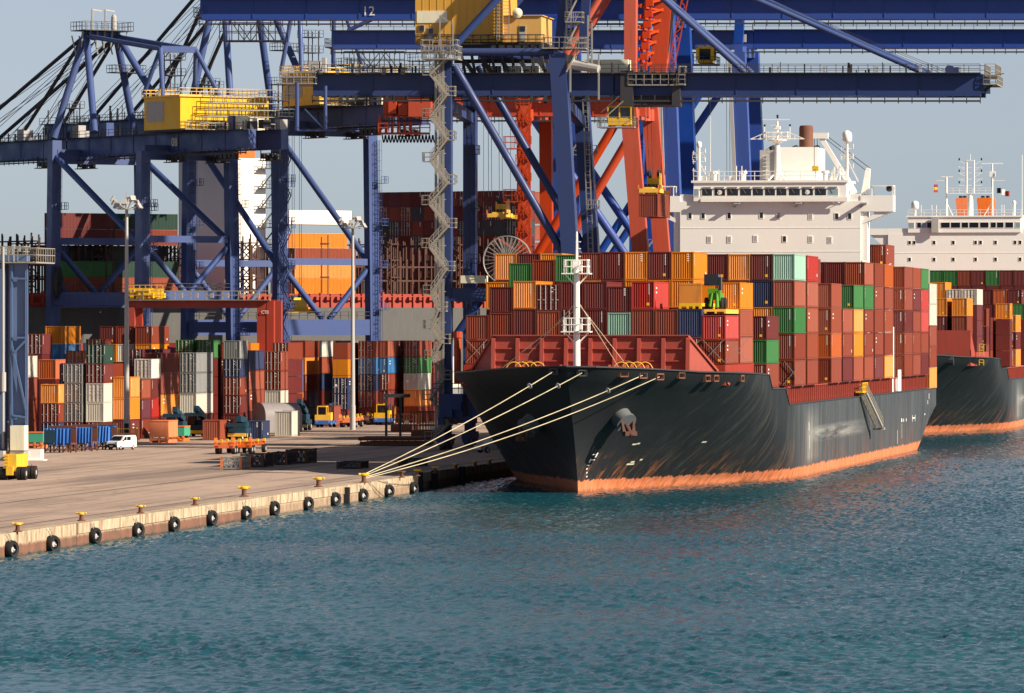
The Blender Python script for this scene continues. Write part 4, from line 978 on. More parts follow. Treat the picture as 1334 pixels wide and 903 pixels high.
YN = ['leftmost stack beside the blue gantry leg', 'short stack behind the left blue tarpaulin', 'grey doored stack behind the tarpaulins', 'stack topped by the dark green box', 'shaded stack left of the tall lamp post', 'three high stack right of the lamp post', 'narrow stack with a white top', 'broad red and orange stack', 'grey stack with pale lower boxes', 'thin red stack right of the green tops', 'stack under the corrugated grey box', 'striped shaded stack above the dome tank', 'stack with one white box', 'stack with light blue top boxes', 'stack with one orange box fourth up', 'white topped stack by the middle mast', 'stack just behind the middle mast', 'low navy stack by the middle mast', 'grey topped stack behind the middle mast', 'front stack right of the middle mast', 'stack with a corrugated blue box', 'green doored stack by the zigzag stairs', 'maroon topped stack behind the green doors', 'stack just left of the zigzag stairs', 'grey stack behind the zigzag stairs', 'back stack at far left', 'high back stack with orange side', 'back stack with deep orange doors', 'first high back stack at the lamp post', 'second high back stack at the lamp post', 'high back stack right of the lamp post', 'left of the two plum back stacks', 'right of the two plum back stacks', 'back stack behind the dark green box', 'low orange back stack', 'low deep orange back stack', 'back stack with a pink box', 'left of two green topped stacks', 'right of two green topped stacks', 'back stack above the light blue doors', 'back stack behind the red gantry leg', 'back stack behind the grey box', 'navy stack left of the grey doors', 'back stack above the left orange box']
yard()
# single boxes standing before the stacks
for (px, D, ft, hh, col, lab) in ((264, 838, 20, 2.75, 's', 'faded red box standing alone on the ground before the grey stack'), (287, 843, 20, 2.6, 'w', 'off white box on the ground right of the lone faded red one'),
                                  (318, 848, 20, 2.5, 'n', 'navy box with pale side on the ground left of the dome tank'), (358, 868, 20, 3.6, 'w', 'tall cream box standing right of the dome tank'), (415, 956, 20, 3.3, 'r', 'rust red box on the ground behind the yellow tractor'),
                                  (486, 976, 20, 3.0, 'O', 'deep orange box on the ground behind two yellow tractors')):
    p = PX(px, HY, D); container(Vector((p.x, p.y, QZ+.01))+UD*1.22, -TH, col, lab, 'single boxes before the yard stacks', 6.06, hh)

# ------------------------------------------------------------------ the big ship at the far quay
def far_ship():
    ang = math.radians(33); org = FE+BD*5.5
    root = empty('container_ship', 'big grey hulled container ship broadside behind the left cranes', 'ship', org, ang)
    gm = paint('far_ship_grey', (.085, .085, .085), .55, .3, .05, 0, (.16, .16, .15))
    mb = MB()
    x0, x1, zt = -75, 105, 20.6
    pts = [(x0, 0, -1.5), (x1-14, 0, -1.5), (x1, 0, zt), (x0-8, 0, zt)]
    mb.prism(pts, (0, 38, 0)); mb.build('hull', gm, root)
    mb = MB(); mb.box(x0-4, .6, zt+.01, x1-2, 37, zt+.8); mb.box(x0, 1.6, zt+.81, x1-6, 36, zt+2.4)
    x = x0
    r = random.Random(4)
    while x < x1-6: mb.box(x, .3, zt+.02, x+.35, .9, zt+2.3+r.uniform(0, .4)); x += 2.1
    mb.box(x0-4, .25, zt+1.9, x1-4, .55, zt+2.05); mb.build('hatch_coaming', M['shipred'], root)
    # lashing bridges: tall rusty frames between the bays
    mb = MB()
    for xb in list(np.arange(-66, 100, 14.2)):
        for y in np.arange(1.5, 36, 2.6):
            for dx in (0, 1.3): mb.box(xb+dx, y, zt+2.4, xb+dx+.22, y+.22, zt+11.5+r.uniform(0, 1.2))
        for z in (zt+5.2, zt+8.2, zt+11.0): mb.box(xb-.1, 1.4, z, xb+1.6, 36, z+.2)
        for dx in (.1, 1.4):
            for z in (zt+2.4, zt+5.2, zt+8.2): mb.beam((xb+dx, 1.5, z), (xb+dx, 6.7, z+3), .14); mb.beam((xb+dx, 1.5, z+3), (xb+dx, 6.7, z), .14)
    mb.build('lashing_bridge', M['darkrust'], root)
    for xa, xb in ((-26, 5), (34, 78)):                            # bare cell guides over the empty bays
        mb = MB()
        for x in np.arange(xa, xb, 1.3): mb.box(x, 2, zt+2.4, x+.22, 2.3, zt+9.2+r.uniform(-.5, 1.6)); mb.box(x, 10, zt+2.4, x+.22, 10.3, zt+9+r.uniform(-.5, 2.2))
        for z in (zt+4.6, zt+7): mb.box(xa-.1, 1.95, z, xb, 2.35, z+.25); mb.box(xa-.1, 9.95, z, xb, 10.35, z+.25)
        for x in np.arange(xa, xb, 6.5): mb.box(x+.3, 2.36, zt+4.7, x+.5, 9.94, zt+4.9)
        mb.build('cell_guide', M['darkrust'], root)
    R3 = Matrix.Rotation(ang, 3, 'Z')
    def loc(px, py, y): p = PL(px, py, org+BD*y, RD); return (p-org).dot(RD), p.z
    # deckhouse tower behind the cranes, shaded and lit faces
    mb = MB(); a, _ = loc(293, 340, 8); b, _ = loc(346, 340, 8); zt2 = loc(250, 205, 8)[1]; mb.box(a, 8, zt+2.4, b, 24, zt2)
    for k in range(5): z = zt+6+k*4.2; mb.box(a-.05, 7.95, z, b+.05, 8.1, z+.12)
    dk = mb.build('deckhouse', M['shipwhite'], root)
    mb = MB(); mb.box(a-.02, 7.98, zt2+.01, a+6, 22, zt2+2.6); mb.build('funnel', M['orange'], root)
    for k in range(6):
        z = zt+7+k*3.4; mb = MB(); mb.box(b-1.5, 6.6, z, b+1.6, 7.94, z+.15); mb.rail((b-1.5, 6.6, z+.15), (b+1.6, 6.6, z+.15), 1.2, .8, .1); mb.beam((b-1.4, 7, z-3.2), (b+1.4, 7, z), .3, .15); mb.build('stair_landing', M['darksteel'], dk)
    mb = MB(); a2, zz = loc(377, 292, 3); b2, z2 = loc(474, 275, 3); mb.box(a2, 3, zz, b2-2.5, 9, z2); mb.build('canopy_roof', M['shipwhite'], root)
    # boxes broadside: long lit sides towards us
    def broad(px, py, y, L, hh, col, lab):
        x, z = loc(px, py, y); p = org+RD*(x+L)+BD*(y+1.22); p = Vector((p.x, p.y, z))
        container(p, ang+math.pi/2, col, lab, 'containers on the big far ship', L, hh)
    base = zt+2.4
    x0c = loc(384, 0, 1.5)[0]
    for i, (c, wh) in enumerate((('o', 'lowest of four'), ('o', 'second of four'), ('s', 'third of four'), ('o', 'topmost of four'))):
        p = org+RD*(x0c+12.19-(1.6 if i == 3 else 0))+BD*(1.5+1.22); p = Vector((p.x, p.y, base+i*2.62)); container(p, ang+math.pi/2, c, f'{CN[c]} container broadside, {wh} in the lit pile, far ship', 'containers on the big far ship', 12.19, 2.62)
    for i, (pxx, pyy, c) in enumerate(((668, 335, 's'), (664, 313, 's'), (668, 291, 'r'), (667, 269, 's'))): broad(pxx, pyy, 30, 12.19, 2.75, c, f'{CN[c]} container broadside, {["lowest", "second", "third", "topmost"][i]} of four behind the red crane legs')
    x0c = loc(67, 0, 1.5)[0]
    k = 0
    for i, row in enumerate(("ss", "gG", "KK", "Rr", "RG")):
        for j, c in enumerate(row):
            p = org+RD*(x0c+12.3*j+12.19)+BD*(1.5+1.22+(4 if i == 2 else 0)); p = Vector((p.x, p.y, base+i*2.7)); container(p, ang+math.pi/2, c, f'{CN[c]} container broadside, {ORD[i]} tier up, {"left" if j == 0 else "right"} end of the far ship pile', 'containers on the big far ship', 12.19, 2.7)
    # shaded stacks at the right, their door ends towards us
    cols = 'RrRpKRrRRKrRpRKRR'; r2 = random.Random(11)
    rz = -math.radians(32); ac = Vector((math.cos(rz), math.sin(rz), 0)); p0 = PX(491, HY, 1112)
    for i in range(12):
        for t in range(7):
            p = p0+ac*(2.5*i+1.2); p = Vector((p.x, p.y, base+.05+t*2.66))
            if t < 3: hidden_box('farship', p, rz, 5.9, 2.66, 'R')
            else:
                c = r2.choice(cols); container(p, rz, c, f'{CN[c]} container, {["lowest", "second", "third", "topmost"][t-3]} in view, {ORD[i]} column of the shaded far wall', 'shaded wall of containers on the far ship', 6.06, 2.66, r2.random() < .4)
far_ship()
# stacks of red boxes on the same ship seen between the red crane's legs
flush_stuff({'near': 'buried boxes inside the piles on the near ship', 'far': 'buried boxes inside the piles on the farther ship', 'yard': 'buried boxes inside the yard stacks', 'farship': 'lower boxes of the shaded far wall'})
# ------------------------------------------------------------------ ship to shore cranes
class Thing:
    def __init__(s, name, label, cat, base, group=None): s.root = empty(name, label, cat, base, 0, group); s.off = Vector(base)
    def part(s, name, mb, m, parent=None, smooth=None, label=None): return mb.build(name, m, parent or s.root, s.off, smooth, label)
    def tube(s, name, p, q, r, m, r2=None, n=12): return s.part(name, MB().tube(p, q, r, r2, n), m, None, 40)
    def box(s, name, p, q, w, h, m, side=None): return s.part(name, MB().beam(p, q, w, h, side), m)
def bogies(T, foot, d, m):                               # wheel sets under one leg, along d
    foot = Vector(foot); up = Vector((0, 0, 1)); mb = MB(); mb.beam(foot-d*4+up*1.5, foot+d*4+up*1.5, 1.0, .9); mb.beam(foot+up*1.9, foot+up*3, 1.3)
    for k in (-2.4, 2.4): mb.beam(foot+d*(k-1.6)+up*.85, foot+d*(k+1.6)+up*.85, .8, .5); mb.beam(foot+d*k+up*.8, foot+d*k+up*1.4, .6)
    b = T.part('bogie', mb, m); s = Vector((d.y, -d.x, 0))
    for k in (-3.6, -1.4, 1.4, 3.6): c = foot+d*k+up*.42; T.part('wheel', MB().tube(c-s*.2, c+s*.2, .4, n=12), M['darksteel'], b)
def girder(T, name, p, q, w, h, m, d, gap=0, rails=True, hang=True, skip=()):   # box girder along p-q with stiffeners, walkway and rail track
    p, q, d = Vector(p), Vector(q), Vector(d); ax = (q-p).normalized(); out = []
    for s in ((-1, 1) if gap else (0,)):
        o = d*s*gap/2; mb = MB(); mb.beam(p+o, q+o, w, h, side=d); L = (q-p).length; k = int(L/7)
        for i in range(1, k):
            c = p.lerp(q, i/k)+o; mb.beam(c-Vector((0, 0, h/2-.05)), c+Vector((0, 0, h/2-.05)), w+.16, .12, side=d)
        up = Vector((0, 0, h/2)); mb.beam(p+o+up+Vector((0, 0, .06)), q+o+up+Vector((0, 0, .06)), w+.5, .12, side=d); mb.beam(p+o-up-Vector((0, 0, .05)), q+o-up-Vector((0, 0, .05)), w+.3, .1, side=d)
        g = T.part(name, mb, m); out.append(g)
        side = -1 if s <= 0 else 1; e = o+d*side*(w/2+.55)
        if rails:
            mb = MB(); z = Vector((0, 0, h/2+.1)); mb.beam(p+e+z, q+e+z, 1.0, .1, side=d); mb.rail(p+e+z+d*side*.45, q+e+z+d*side*.45, 1.1, 2.0, .07); T.part('walkway', mb, M['darksteel'], g)
        if hang:
            mb = MB(); z = Vector((0, 0, -h/2-.75)); mb.beam(p+e+z, q+e+z, .28, .22, side=d); k = int(L/1.7)
            for i in range(k+1): c = p.lerp(q, i/k)+e; mb.beam(c+Vector((0, 0, -h/2)), c+z-Vector((0, 0, .3)), .12)
            T.part('cable_track', mb, M['darksteel'], g)
    return out
def stairs(T, lands, wd, dep, m, d, name='stair_tower'):   # zigzag flights between landings, handrails, and two guide posts
    mb = MB(); n = len(lands)
    for i in range(n-1):
        a, b = lands[i], lands[i+1]; dz = (b-a)
        for k in (0, dep): mb.beam(a+d*k, b+d*k, .1, .22); mb.beam(a+d*k+Vector((0, 0, 1.05)), b+d*k+Vector((0, 0, 1.05)), .08); mb.beam(a+d*k+Vector((0, 0, .55)), b+d*k+Vector((0, 0, .55)), .06)
        ns = 12
        for j in range(ns): c = a.lerp(b, (j+.5)/ns); mb.obox(c+d*dep/2, (.11, 0, 0), d*dep/2, (0, 0, .02))
        for j in range(1, 4): c = a.lerp(b, j/4); mb.beam(c, c+Vector((0, 0, 1.05)), .07); mb.beam(c+d*dep, c+d*dep+Vector((0, 0, 1.05)), .07)
    st = T.part(name, mb, m)
    for i, a in enumerate(lands):
        s = 1 if (lands[i-1].x if i else lands[1].x) < a.x else -1
        mb = MB(); e = a+UD*s*wd; mb.hexa([v+Vector((0, 0, z)) for z in (-.1, 0) for v in (a, e, e+d*dep*1.0, a+d*dep*1.0)])
        mb.rail(a, e, 1.1, .8, .08); mb.rail(e, e+d*dep, 1.1, .8, .08); mb.rail(a+d*dep, e+d*dep, 1.1, .8, .08); T.part('landing', mb, m, st)
    return st
def cable_reel(T, c, r, ax, m, spokes=30, solid=False):
    c, ax = Vector(c), Vector(ax).normalized(); a = ax.orthogonal().normalized(); b = ax.cross(a); mb = MB(); N = 40
    ring = [c+(a*math.cos(2*math.pi*i/N)+b*math.sin(2*math.pi*i/N))*r for i in range(N)]
    for o in (-.3, .3):
        mb.path([p+ax*o for p in ring+[ring[0]]], .07, 5)
        for i in range(spokes): t = 2*math.pi*i/spokes; e = (a*math.cos(t)+b*math.sin(t)); mb.beam(c+ax*o*2.2+e*r*.12, c+ax*o+e*r, .06)
    mb.tube(c-ax*.8, c+ax*.8, r*.14, n=14)
    if solid: mb.tube(c-ax*.22, c+ax*.22, r*.9, n=32)
    return T.part('cable_reel', mb, m)
def platform(T, p, q, dep, d, m, h=1.1, parent=None, name='platform'):
    p, q = Vector(p), Vector(q); d = Vector(d)*dep; mb = MB(); mb.hexa([v+Vector((0, 0, z)) for z in (-.14, 0) for v in (p, q, q+d, p+d)])
    for a, b in ((p, q), (q, q+d), (q+d, p+d), (p+d, p)): mb.rail(a, b, h, 1., .07)
    return T.part(name, mb, m, parent)
def ladder(T, a, b, out, side, m):                      # caged ladder with small rest platforms down a leg
    a, b = Vector(a), Vector(b); mb = MB(); L = (a-b).length; o = out*.25; n = int(L/.7)
    for s in (-.3, .3): mb.beam(a+o+side*s, b+o+side*s, .08); mb.beam(a+out*.9+side*s, b+out*.9+side*s, .05)
    for i in range(n): c = a.lerp(b, i/n); mb.beam(c+o-side*.3, c+o+side*.3, .06)
    for i in range(int(L/1.6)): c = a.lerp(b, i/int(L/1.6)); mb.beam(c+o+side*.3, c+out*.9+side*.3, .05); mb.beam(c+o-side*.3, c+out*.9-side*.3, .05); mb.beam(c+out*.9+side*.3, c+out*.9-side*.3, .05)
    for i in range(1, int(L/7)): c = a.lerp(b, i*7/L); e = c+side*1.3; mb.hexa([v+Vector((0, 0, z)) for z in (-.08, 0) for v in (c, e, e+out*1.3, c+out*1.3)]); mb.rail(c+out*1.3, e+out*1.3, 1.1, .7, .07); mb.rail(e, e+out*1.3, 1.1, .7, .07)
    T.part('caged_ladder', mb, m)
def ropes(T, pairs, m=None, r=.035):
    mb = MB()
    for a, b in pairs: mb.tube(a, b, r, n=4)
    return T.part('hoist_rope', mb, m or M['darksteel'])
def spreader(name, label, pos, rz, L=12.1, group=None, m=None):
    t = empty(name, label, 'spreader', pos, rz, group); m = m or M['yellow']
    mb = MB(); mb.box(-.55, .2, .25, .55, L-.2, .8)
    for y in (0, L-.35): mb.box(-1.2, y, .1, 1.2, y+.35, .62)
    for y in (.05, L-.3):
        for x in (-1.2, 1.0): mb.box(x, y, -.02, x+.2, y+.25, .1)
    mb.box(-.9, L/2-1.6, .8, .9, L/2+1.6, 1.2); mb.build('frame', m, t)
    mb = MB(); mb.box(-.75, L/2-1.5, 1.2, .75, L/2+1.5, 2.0)
    for x in (-.7, .7): mb.prism([(x-.1, L/2-1.3, 2.0), (x-.1, L/2+1.3, 2.0), (x-.1, L/2+.9, 2.7), (x-.1, L/2-.9, 2.7)], (.2, 0, 0))
    hb = mb.build('headblock', m, t)
    mb = MB()
    for x in (-.62, .62): mb.tube((x-.16, L/2-.7, 2.6), (x+.16, L/2-.7, 2.6), .52, n=14); mb.tube((x-.16, L/2+.7, 2.6), (x+.16, L/2+.7, 2.6), .52, n=14)
    mb.build('sheave', M['darksteel'], hb)
    mb = MB()
    for x in (-1.28, 1.28):
        for y in (.2, L-.2): mb.box(x-.06, y-.15, .1, x+.06, y+.15, 1.1)
    mb.build('flipper', M['orange'], t)
    for k in range(4): mb = MB(); mb.box(-1.0+k*.5, L/2-2.6, .85, -.7+k*.5, L/2-1.8, 1.25); mb.build('hydraulic_box', M['darksteel'], t)
    return t

# --- crane with the zigzag stairs, nearest (navy)
A1 = PX(660, HY, 770); A1 = Vector((A1.x, A1.y, 0))
def c1(px, py, dv=0): return PL(px, py, A1+VD*dv, UD)
def crane_near():
    T = Thing('ship_to_shore_crane', 'nearest navy quay crane with beige zigzag stairs and ochre machinery house', 'crane', (A1.x, A1.y, QZ), 'cranes along the main quay'); m = M['navy']; B = 20.
    ft = lambda p, z: Vector((p.x, p.y, z))
    # legs: px top, py top, px bottom at ground
    legs = {}
    for key, (xt, yt, xb, yb, dv, w) in dict(ln=(581, 78, 581, 572, 0, 1.5), lf=(612.5, 100, 612.5, 572, B, 1.6), wn=(727, 70, 757, 572, 0, 2.0), wf=(756, 108, 786, 572, B, 1.9)).items():
        a, b = c1(xt, yt, dv), c1(xb, yb, dv); b.z = QZ+3.0; T.box('leg', b, a, w, w*1.05, m, UD); legs[key] = (a, b); bogies(T, ft(b, QZ+.02), VD, m)
    for a, b in (('ln', 'lf'), ('wn', 'wf')):               # sill beams and top portal ties along the quay
        p, q = legs[a][1], legs[b][1]; T.box('sill_beam', p+Vector((0, 0, 1.2)), q+Vector((0, 0, 1.2)), 1.5, 1.9, m)
        p, q = legs[a][0].lerp(legs[a][1], .12), legs[b][0].lerp(legs[b][1], .12); T.box('portal_tie', p, q, 1.1, 1.4, m)
    for dv in (0, B):                                      # portal beam in each side frame, diagonals, ties
        s = dv*1.56
        T.box('portal_beam', c1(581+s, 384, dv), c1(748+s, 384, dv), 1.3, 1.7, m)
        T.tube('diagonal_brace', c1(592+s, 86, dv), c1(742+s, 345, dv), .52, m); T.tube('diagonal_brace', c1(592+s, 440, dv), c1(625+s, 392, dv), .5, m)
        T.tube('upper_tie', c1(592+s, 68+dv*.45, dv), c1(722+s, 68+dv*.45, dv), .5, m)
        T.tube('back_stay', c1(590+s, 62, dv), c1(744+s*.8, -106, dv), .5, M['slate']); T.box('mast_leg', c1(728+s, 66, dv), c1(746+s*.8, -108, dv), 1.1, 1.1, m, UD)
    T.box('apex_tie', c1(746, -106, 0), c1(746+B*1.25, -106, B), 1., 1.2, m)
    g = girder(T, 'girder', c1(409, 110.5, 6.), c1(800, 110.5, 6.), 1.25, 2.65, m, VD, 0); girder(T, 'girder', c1(420, 112.5, 14.), c1(812, 112.5, 14), 1.25, 2.65, m, VD, 0, True, False)
    bm = girder(T, 'boom', c1(802, 110.5, 6.), c1(1278, 110.5, 6.), 1.25, 2.65, m, VD, 0); girder(T, 'boom', c1(814, 112.5, 14.), c1(1284, 112.5, 14), 1.25, 2.65, m, VD, 0, True, False)
    T.box('boom_end_tie', c1(1276, 109, 5.4), c1(1284, 111, 14.6), 1.2, 2.2, m)
    platform(T, c1(1281, 109, 5), c1(1299, 109, 5), 9, VD, M['beige']); platform(T, c1(1283, 98, 5), c1(1297, 98, 5), 9, VD, M['beige'], 1.4)
    T.part('end_bracket', MB().beam(c1(1281, 120, 6), c1(1292, 110, 6), .4).beam(c1(1299, 97, 7), c1(1308, 96, 7), .1), M['darksteel'])
    for dv, (x0, x1) in ((6, (745, 1205)), (14, (760, 1212))): T.tube('forestay', c1(x0, -106, dv), c1(x1, 96, dv), .34, M['slate'])
    for dv, x1 in ((6, 972), (14, 980)): T.tube('forestay', c1(748, -106, dv), c1(x1, 96, dv), .4, M['slate'])
    ropes(T, [(c1(750, -100, 8), c1(1240, 95, 8)), (c1(750, -100, 10), c1(1225, 95, 10)), (c1(752, -100, 12), c1(1236, 96, 12))])
    mb = MB(); mb.beam(c1(1236, 93, 8), c1(1250, 93, 8), 1.4, 1.0); mb.tube(c1(1237, 91, 7), c1(1237, 91, 9), .6); T.part('sheave_block', mb, m)
    mb = MB()
    for px in (1014, 1074, 1142, 1199, 1251): mb.beam(c1(px, 94, 5.2), c1(px, 87, 5.2), .35)
    T.part('lamp_box', mb, M['greypanel'])
    # trolley with platforms, cab on its arm
    mb = MB(); mb.obox(c1(849, 131, 10), UD*3.4, VD*4.5, Vector((0, 0, .7))); mb.obox(c1(817, 115, 5), UD*.8, VD*.5, Vector((0, 0, 2.2))); mb.obox(c1(881, 120, 5), UD*.5, VD*.4, Vector((0, 0, 1.8)))
    for k in range(5): mb.obox(c1(828+k*12, 100, 5.2), UD*.35, VD*.5, Vector((0, 0, .6)))
    tr = T.part('trolley', mb, M['darksteel'])
    platform(T, c1(818, 110, 4.4), c1(892, 110, 4.4), 1.2, VD, M['beige'], 1.3, tr); platform(T, c1(884, 109, 4), c1(892, 109, 4), 2, VD, M['beige'], 2.2, tr); platform(T, c1(812, 135, 4.6), c1(822, 135, 4.6), 2, VD, M['beige'], 1.8, tr)
    mb = MB(); ca, cb = c1(792, 163, 5), c1(822, 163, 5); hz = Vector((0, 0, 2.1))
    mb.hexa([p+Vector((0, 0, z)) for z in (0, .9) for p in (ca, cb, cb+VD*2.6, ca+VD*2.6)]); mb.hexa([p+Vector((0, 0, z)) for z in (2.2, 2.4) for p in (ca, cb, cb+VD*2.6, ca+VD*2.6)])
    for p in (ca, cb, ca.lerp(cb, .5), cb+VD*2.5, ca+VD*2.5): mb.beam(p+Vector((0, 0, .9)), p+Vector((0, 0, 2.2)), .16)
    cab = T.part('operator_cab', mb, M['yellow'])
    mb = MB(); i_ = UD*.1+VD*.1; mb.hexa([p+Vector((0, 0, z)) for z in (.91, 2.19) for p in (ca+i_, cb-UD*.1+VD*.1, cb+VD*2.5-UD*.1, ca+VD*2.5+UD*.1)]); T.part('cab_window', mb, M['glass'], cab)
    platform(T, c1(778, 165, 4.4), c1(826, 165, 4.4), 3.6, VD, M['beige'], 1.2, cab)
    st = MB(); st.beam(c1(783, 158, 4.6), c1(812, 132, 4.6), .5, .12, VD)
    for o in (.0, 1.): st.beam(c1(783, 158, 4.6)+Vector((0, 0, 1.1)), c1(812, 132, 4.6)+Vector((0, 0, 1.1)), .09)
    T.part('cab_stair', st, M['beige'], cab)
    ropes(T, [(c1(842, 135, 8), c1(846, 228, 8)), (c1(848, 135, 8), c1(850, 228, 8)), (c1(862, 135, 12), c1(862, 228, 12)), (c1(868, 135, 12), c1(866, 228, 12))])
    # machinery house over the girders
    def hbox(mb, x0, y0, x1, y1, v0, v1):
        a, b = c1(x0, y1, v0), c1(x1, y0, v0); z0, z1 = a.z, b.z; P = [a, Vector((b.x, b.y, 0)), Vector((b.x, b.y, 0))+VD*(v1-v0), a+VD*(v1-v0)]
        mb.hexa([Vector((p.x, p.y, z)) for z in (z0, z1) for p in P])
    mb = MB(); hbox(mb, 541, -22, 655, 55.5, 4, 16); mh = T.part('machinery_house', mb, M['house'])
    mb = MB()
    for k in range(1, 12): x = 541+k*9.6; mb.beam(c1(x, -20, 3.99), c1(x, 55, 3.99), .06, .06)
    T.part('wall_rib', mb, M['house'], mh)
    mb = MB(); hbox(mb, 655.3, 21, 705, 55, 4.6, 14); hbox(mb, 653, 19.5, 707, 21, 4.4, 14.3); T.part('annex', mb, M['house'], mh)
    mb = MB(); hbox(mb, 543, 14, 582.5, 30, 3.9, 3.985); T.part('sign_panel', mb, M['cream'], mh)
    for x0, y0, x1, y1 in ((546, 32.5, 553, 41),): mb = MB(); hbox(mb, x0, y0, x1, y1, 3.88, 3.98); f = T.part('window', mb, M['greypanel'], mh); mb = MB(); hbox(mb, x0+.7, y0+.7, x1-.7, y1-.7, 3.84, 3.87); T.part('pane', mb, M['glass'], f)
    for x0, y0, x1, y1, dv in ((557.5, 36, 565, 55, 3.9), (676.5, 33, 685, 53, 4.5)):
        mb = MB(); hbox(mb, x0, y0, x1, y1, dv, dv+.09); f = T.part('door', mb, M['greypanel'], mh); mb = MB(); hbox(mb, x0+1, y0+1.2, x1-1, y0+8, dv-.04, dv-.01); T.part('pane', mb, M['glass'], f)
    mb = MB()
    for x in (647, 650.5, 663): mb.beam(c1(x, -25, 3.7), c1(x, 52, 3.7), .09)
    for k in range(16): mb.beam(c1(647, -20+k*4.5, 3.7), c1(663, -20+k*4.5, 3.7), .06)
    T.part('ladder', mb, M['steel'], mh)
    mb = MB(); mb.lathe([(.15, 0), (.62, .22), (.66, .25)], c1(674, 17, 4), 'y', 14); mb.tube(c1(674, 20, 4.3), c1(674, 17, 4.2), .08); T.part('satellite_dish', mb, M['cream'], mh)
    platform(T, c1(541, 56.5, 2.6), c1(708, 56.5, 2.6), 1.3, VD, M['darksteel'], 1.1, mh)
    mb = MB(); hbox(mb, 590, 57.5, 715, 64, 4.2, 15.6)
    for k in range(9): mb.beam(c1(600+k*13, 64, 5), c1(606+k*13, 96, 5), .3, .5)
    for k in range(5): mb.beam(c1(606+k*24, 80, 5), c1(618+k*24, 97, 5), .5); mb.beam(c1(606+k*24, 80, 14), c1(618+k*24, 97, 14), .5)
    mb.beam(c1(592, 80, 6), c1(715, 80, 6), .5); T.part('house_frame', mb, M['darksteel'])
    for k in range(3): mb = MB(); hbox(mb, 633+k*26, 86, 650+k*26, 96.5, 11, 13); T.part('electrical_cabinet', mb, M['cream'])
    for k in range(2): mb = MB(); hbox(mb, 600, 359, 618.5, 369, -1.6, 1) if k == 0 else hbox(mb, 618.8, 359, 631.5, 369, -1.6, 1); T.part('electrical_cabinet', mb, M['cream'])
    mb = MB(); hbox(mb, 760, 77.5, 818, 97, 9, 12); T.part('boom_shelter', mb, M['cream'])
    # stairs up the near landside leg and platforms on the waterside mast
    R = [(588, 76), (588, 124), (588, 182), (589, 239), (589, 296), (587, 352), (577, 405), (581, 447), (583, 494)]; L = [(556, 97), (556, 153), (556, 210), (555, 266), (555, 322), (557, 383), (557, 428), (559, 468)]
    ld = []
    for i, r in enumerate(R):
        ld.append(c1(r[0]-6, r[1], -3.6))
        if i < len(L): ld.append(c1(L[i][0]+4, L[i][1], -3.6))
    ld += [c1(560, 520, -3.6), c1(584, 552, -3.6), c1(562, 574, -3.6)]
    stairs(T, ld, .95, 1.5, M['beige'], VD)
    mb = MB()
    for px in (568, 573, 577): mb.beam(c1(px, 70, -1.6), c1(px, 575, -1.6), .32, .2, UD)
    for k in range(24): mb.beam(c1(566, 80+k*20, -1.5), c1(581, 80+k*20, -1.2), .1)
    T.part('lift_mast', mb, M['steel'])
    platform(T, c1(549, 76, -4), c1(596, 76, -4), 3.6, VD, M['beige'], 1.6); platform(T, c1(548, 65, -3.6), c1(594, 65, -3.6), 2.4, VD, M['beige'], 1.3)
    mb = MB()
    for px, y in ((573, 20), (590, 30)): mb.beam(c1(px, 75, -3.8), c1(px, y, -3.8), .14)
    mb.beam(c1(573, 20, -3.8), c1(590, 32, -3.8), .12); T.part('davit', mb, M['steel'])
    for k, y in enumerate((60, 26, -8)):
        platform(T, c1(736, y+2, -1.6), c1(758, y+2, -1.6), 2, VD, M['beige'], 1.2); mb = MB(); a, b = c1(738, y+34, -1), c1(754, y+2, -1); mb.beam(a, b, .7, .12, VD); mb.beam(a+Vector((0, 0, 1)), b+Vector((0, 0, 1)), .08); T.part('mast_stair', mb, M['beige'])
    platform(T, c1(706, 62, -1.4), c1(762, 62, -1.4), 2.2, VD, M['beige'], 1.3)
    mb = MB()
    for px, y0, y1 in ((738, 0, 62), (744, 0, 62), (766, 20, 95), (771, 30, 95), (780, 70, 130), (743, 75, 120)): mb.beam(c1(px, y0, -.8), c1(px, y1, -.8), .2)
    for k in range(14): mb.beam(c1(738, k*5, -.8), c1(744, k*5, -.8), .1); mb.beam(c1(766, 22+k*5, -.8), c1(771, 22+k*5, -.8), .1)
    T.part('ladder', mb, M['steel'])
    mb = MB(); mb.tube(c1(746, 84, 0), c1(780, 90, -1), .7, .5); mb.tube(c1(741, 82, 0), c1(742, 72, 0), .9); T.part('hinge_bearing', mb, M['greypanel'])
    cable_reel(T, c1(661, 339, -2), 3.0, VD, M['steel'], 32)
    ladder(T, c1(612, 130, B-1.2), c1(612, 560, B-1.2), -VD, UD, M['darksteel']); ladder(T, c1(763, 130, B-1.4), c1(778, 540, B-1.4), -VD, UD, M['steel'])
    rr = random.Random(6); mb = MB()
    for k in range(46): a = c1(rr.uniform(420, 1275), 97, rr.choice((4.9, 5.2, 6.8))); mb.beam(a, a+Vector((0, 0, rr.uniform(.5, 1.6))), rr.uniform(.08, .3))
    for k in range(30): a = c1(rr.uniform(420, 800), 124, 5); mb.beam(a, a-Vector((0, 0, rr.uniform(.3, 1.1))), rr.uniform(.1, .4))
    mb.beam(c1(412, 96.5, 4.9), c1(1275, 96.5, 4.9), .14); mb.beam(c1(412, 97, 6.8), c1(1275, 97, 6.8), .12); mb.beam(c1(412, 125, 5), c1(802, 125, 5), .14); T.part('cable_post_row', mb, M['darksteel'])
    # light reflectors and junk on the landside end
    mb = MB()
    for px in (418, 440, 466, 500, 525): mb.beam(c1(px, 97, 5), c1(px, 90, 5), .5)
    T.part('lamp_box', mb, M['greypanel'])
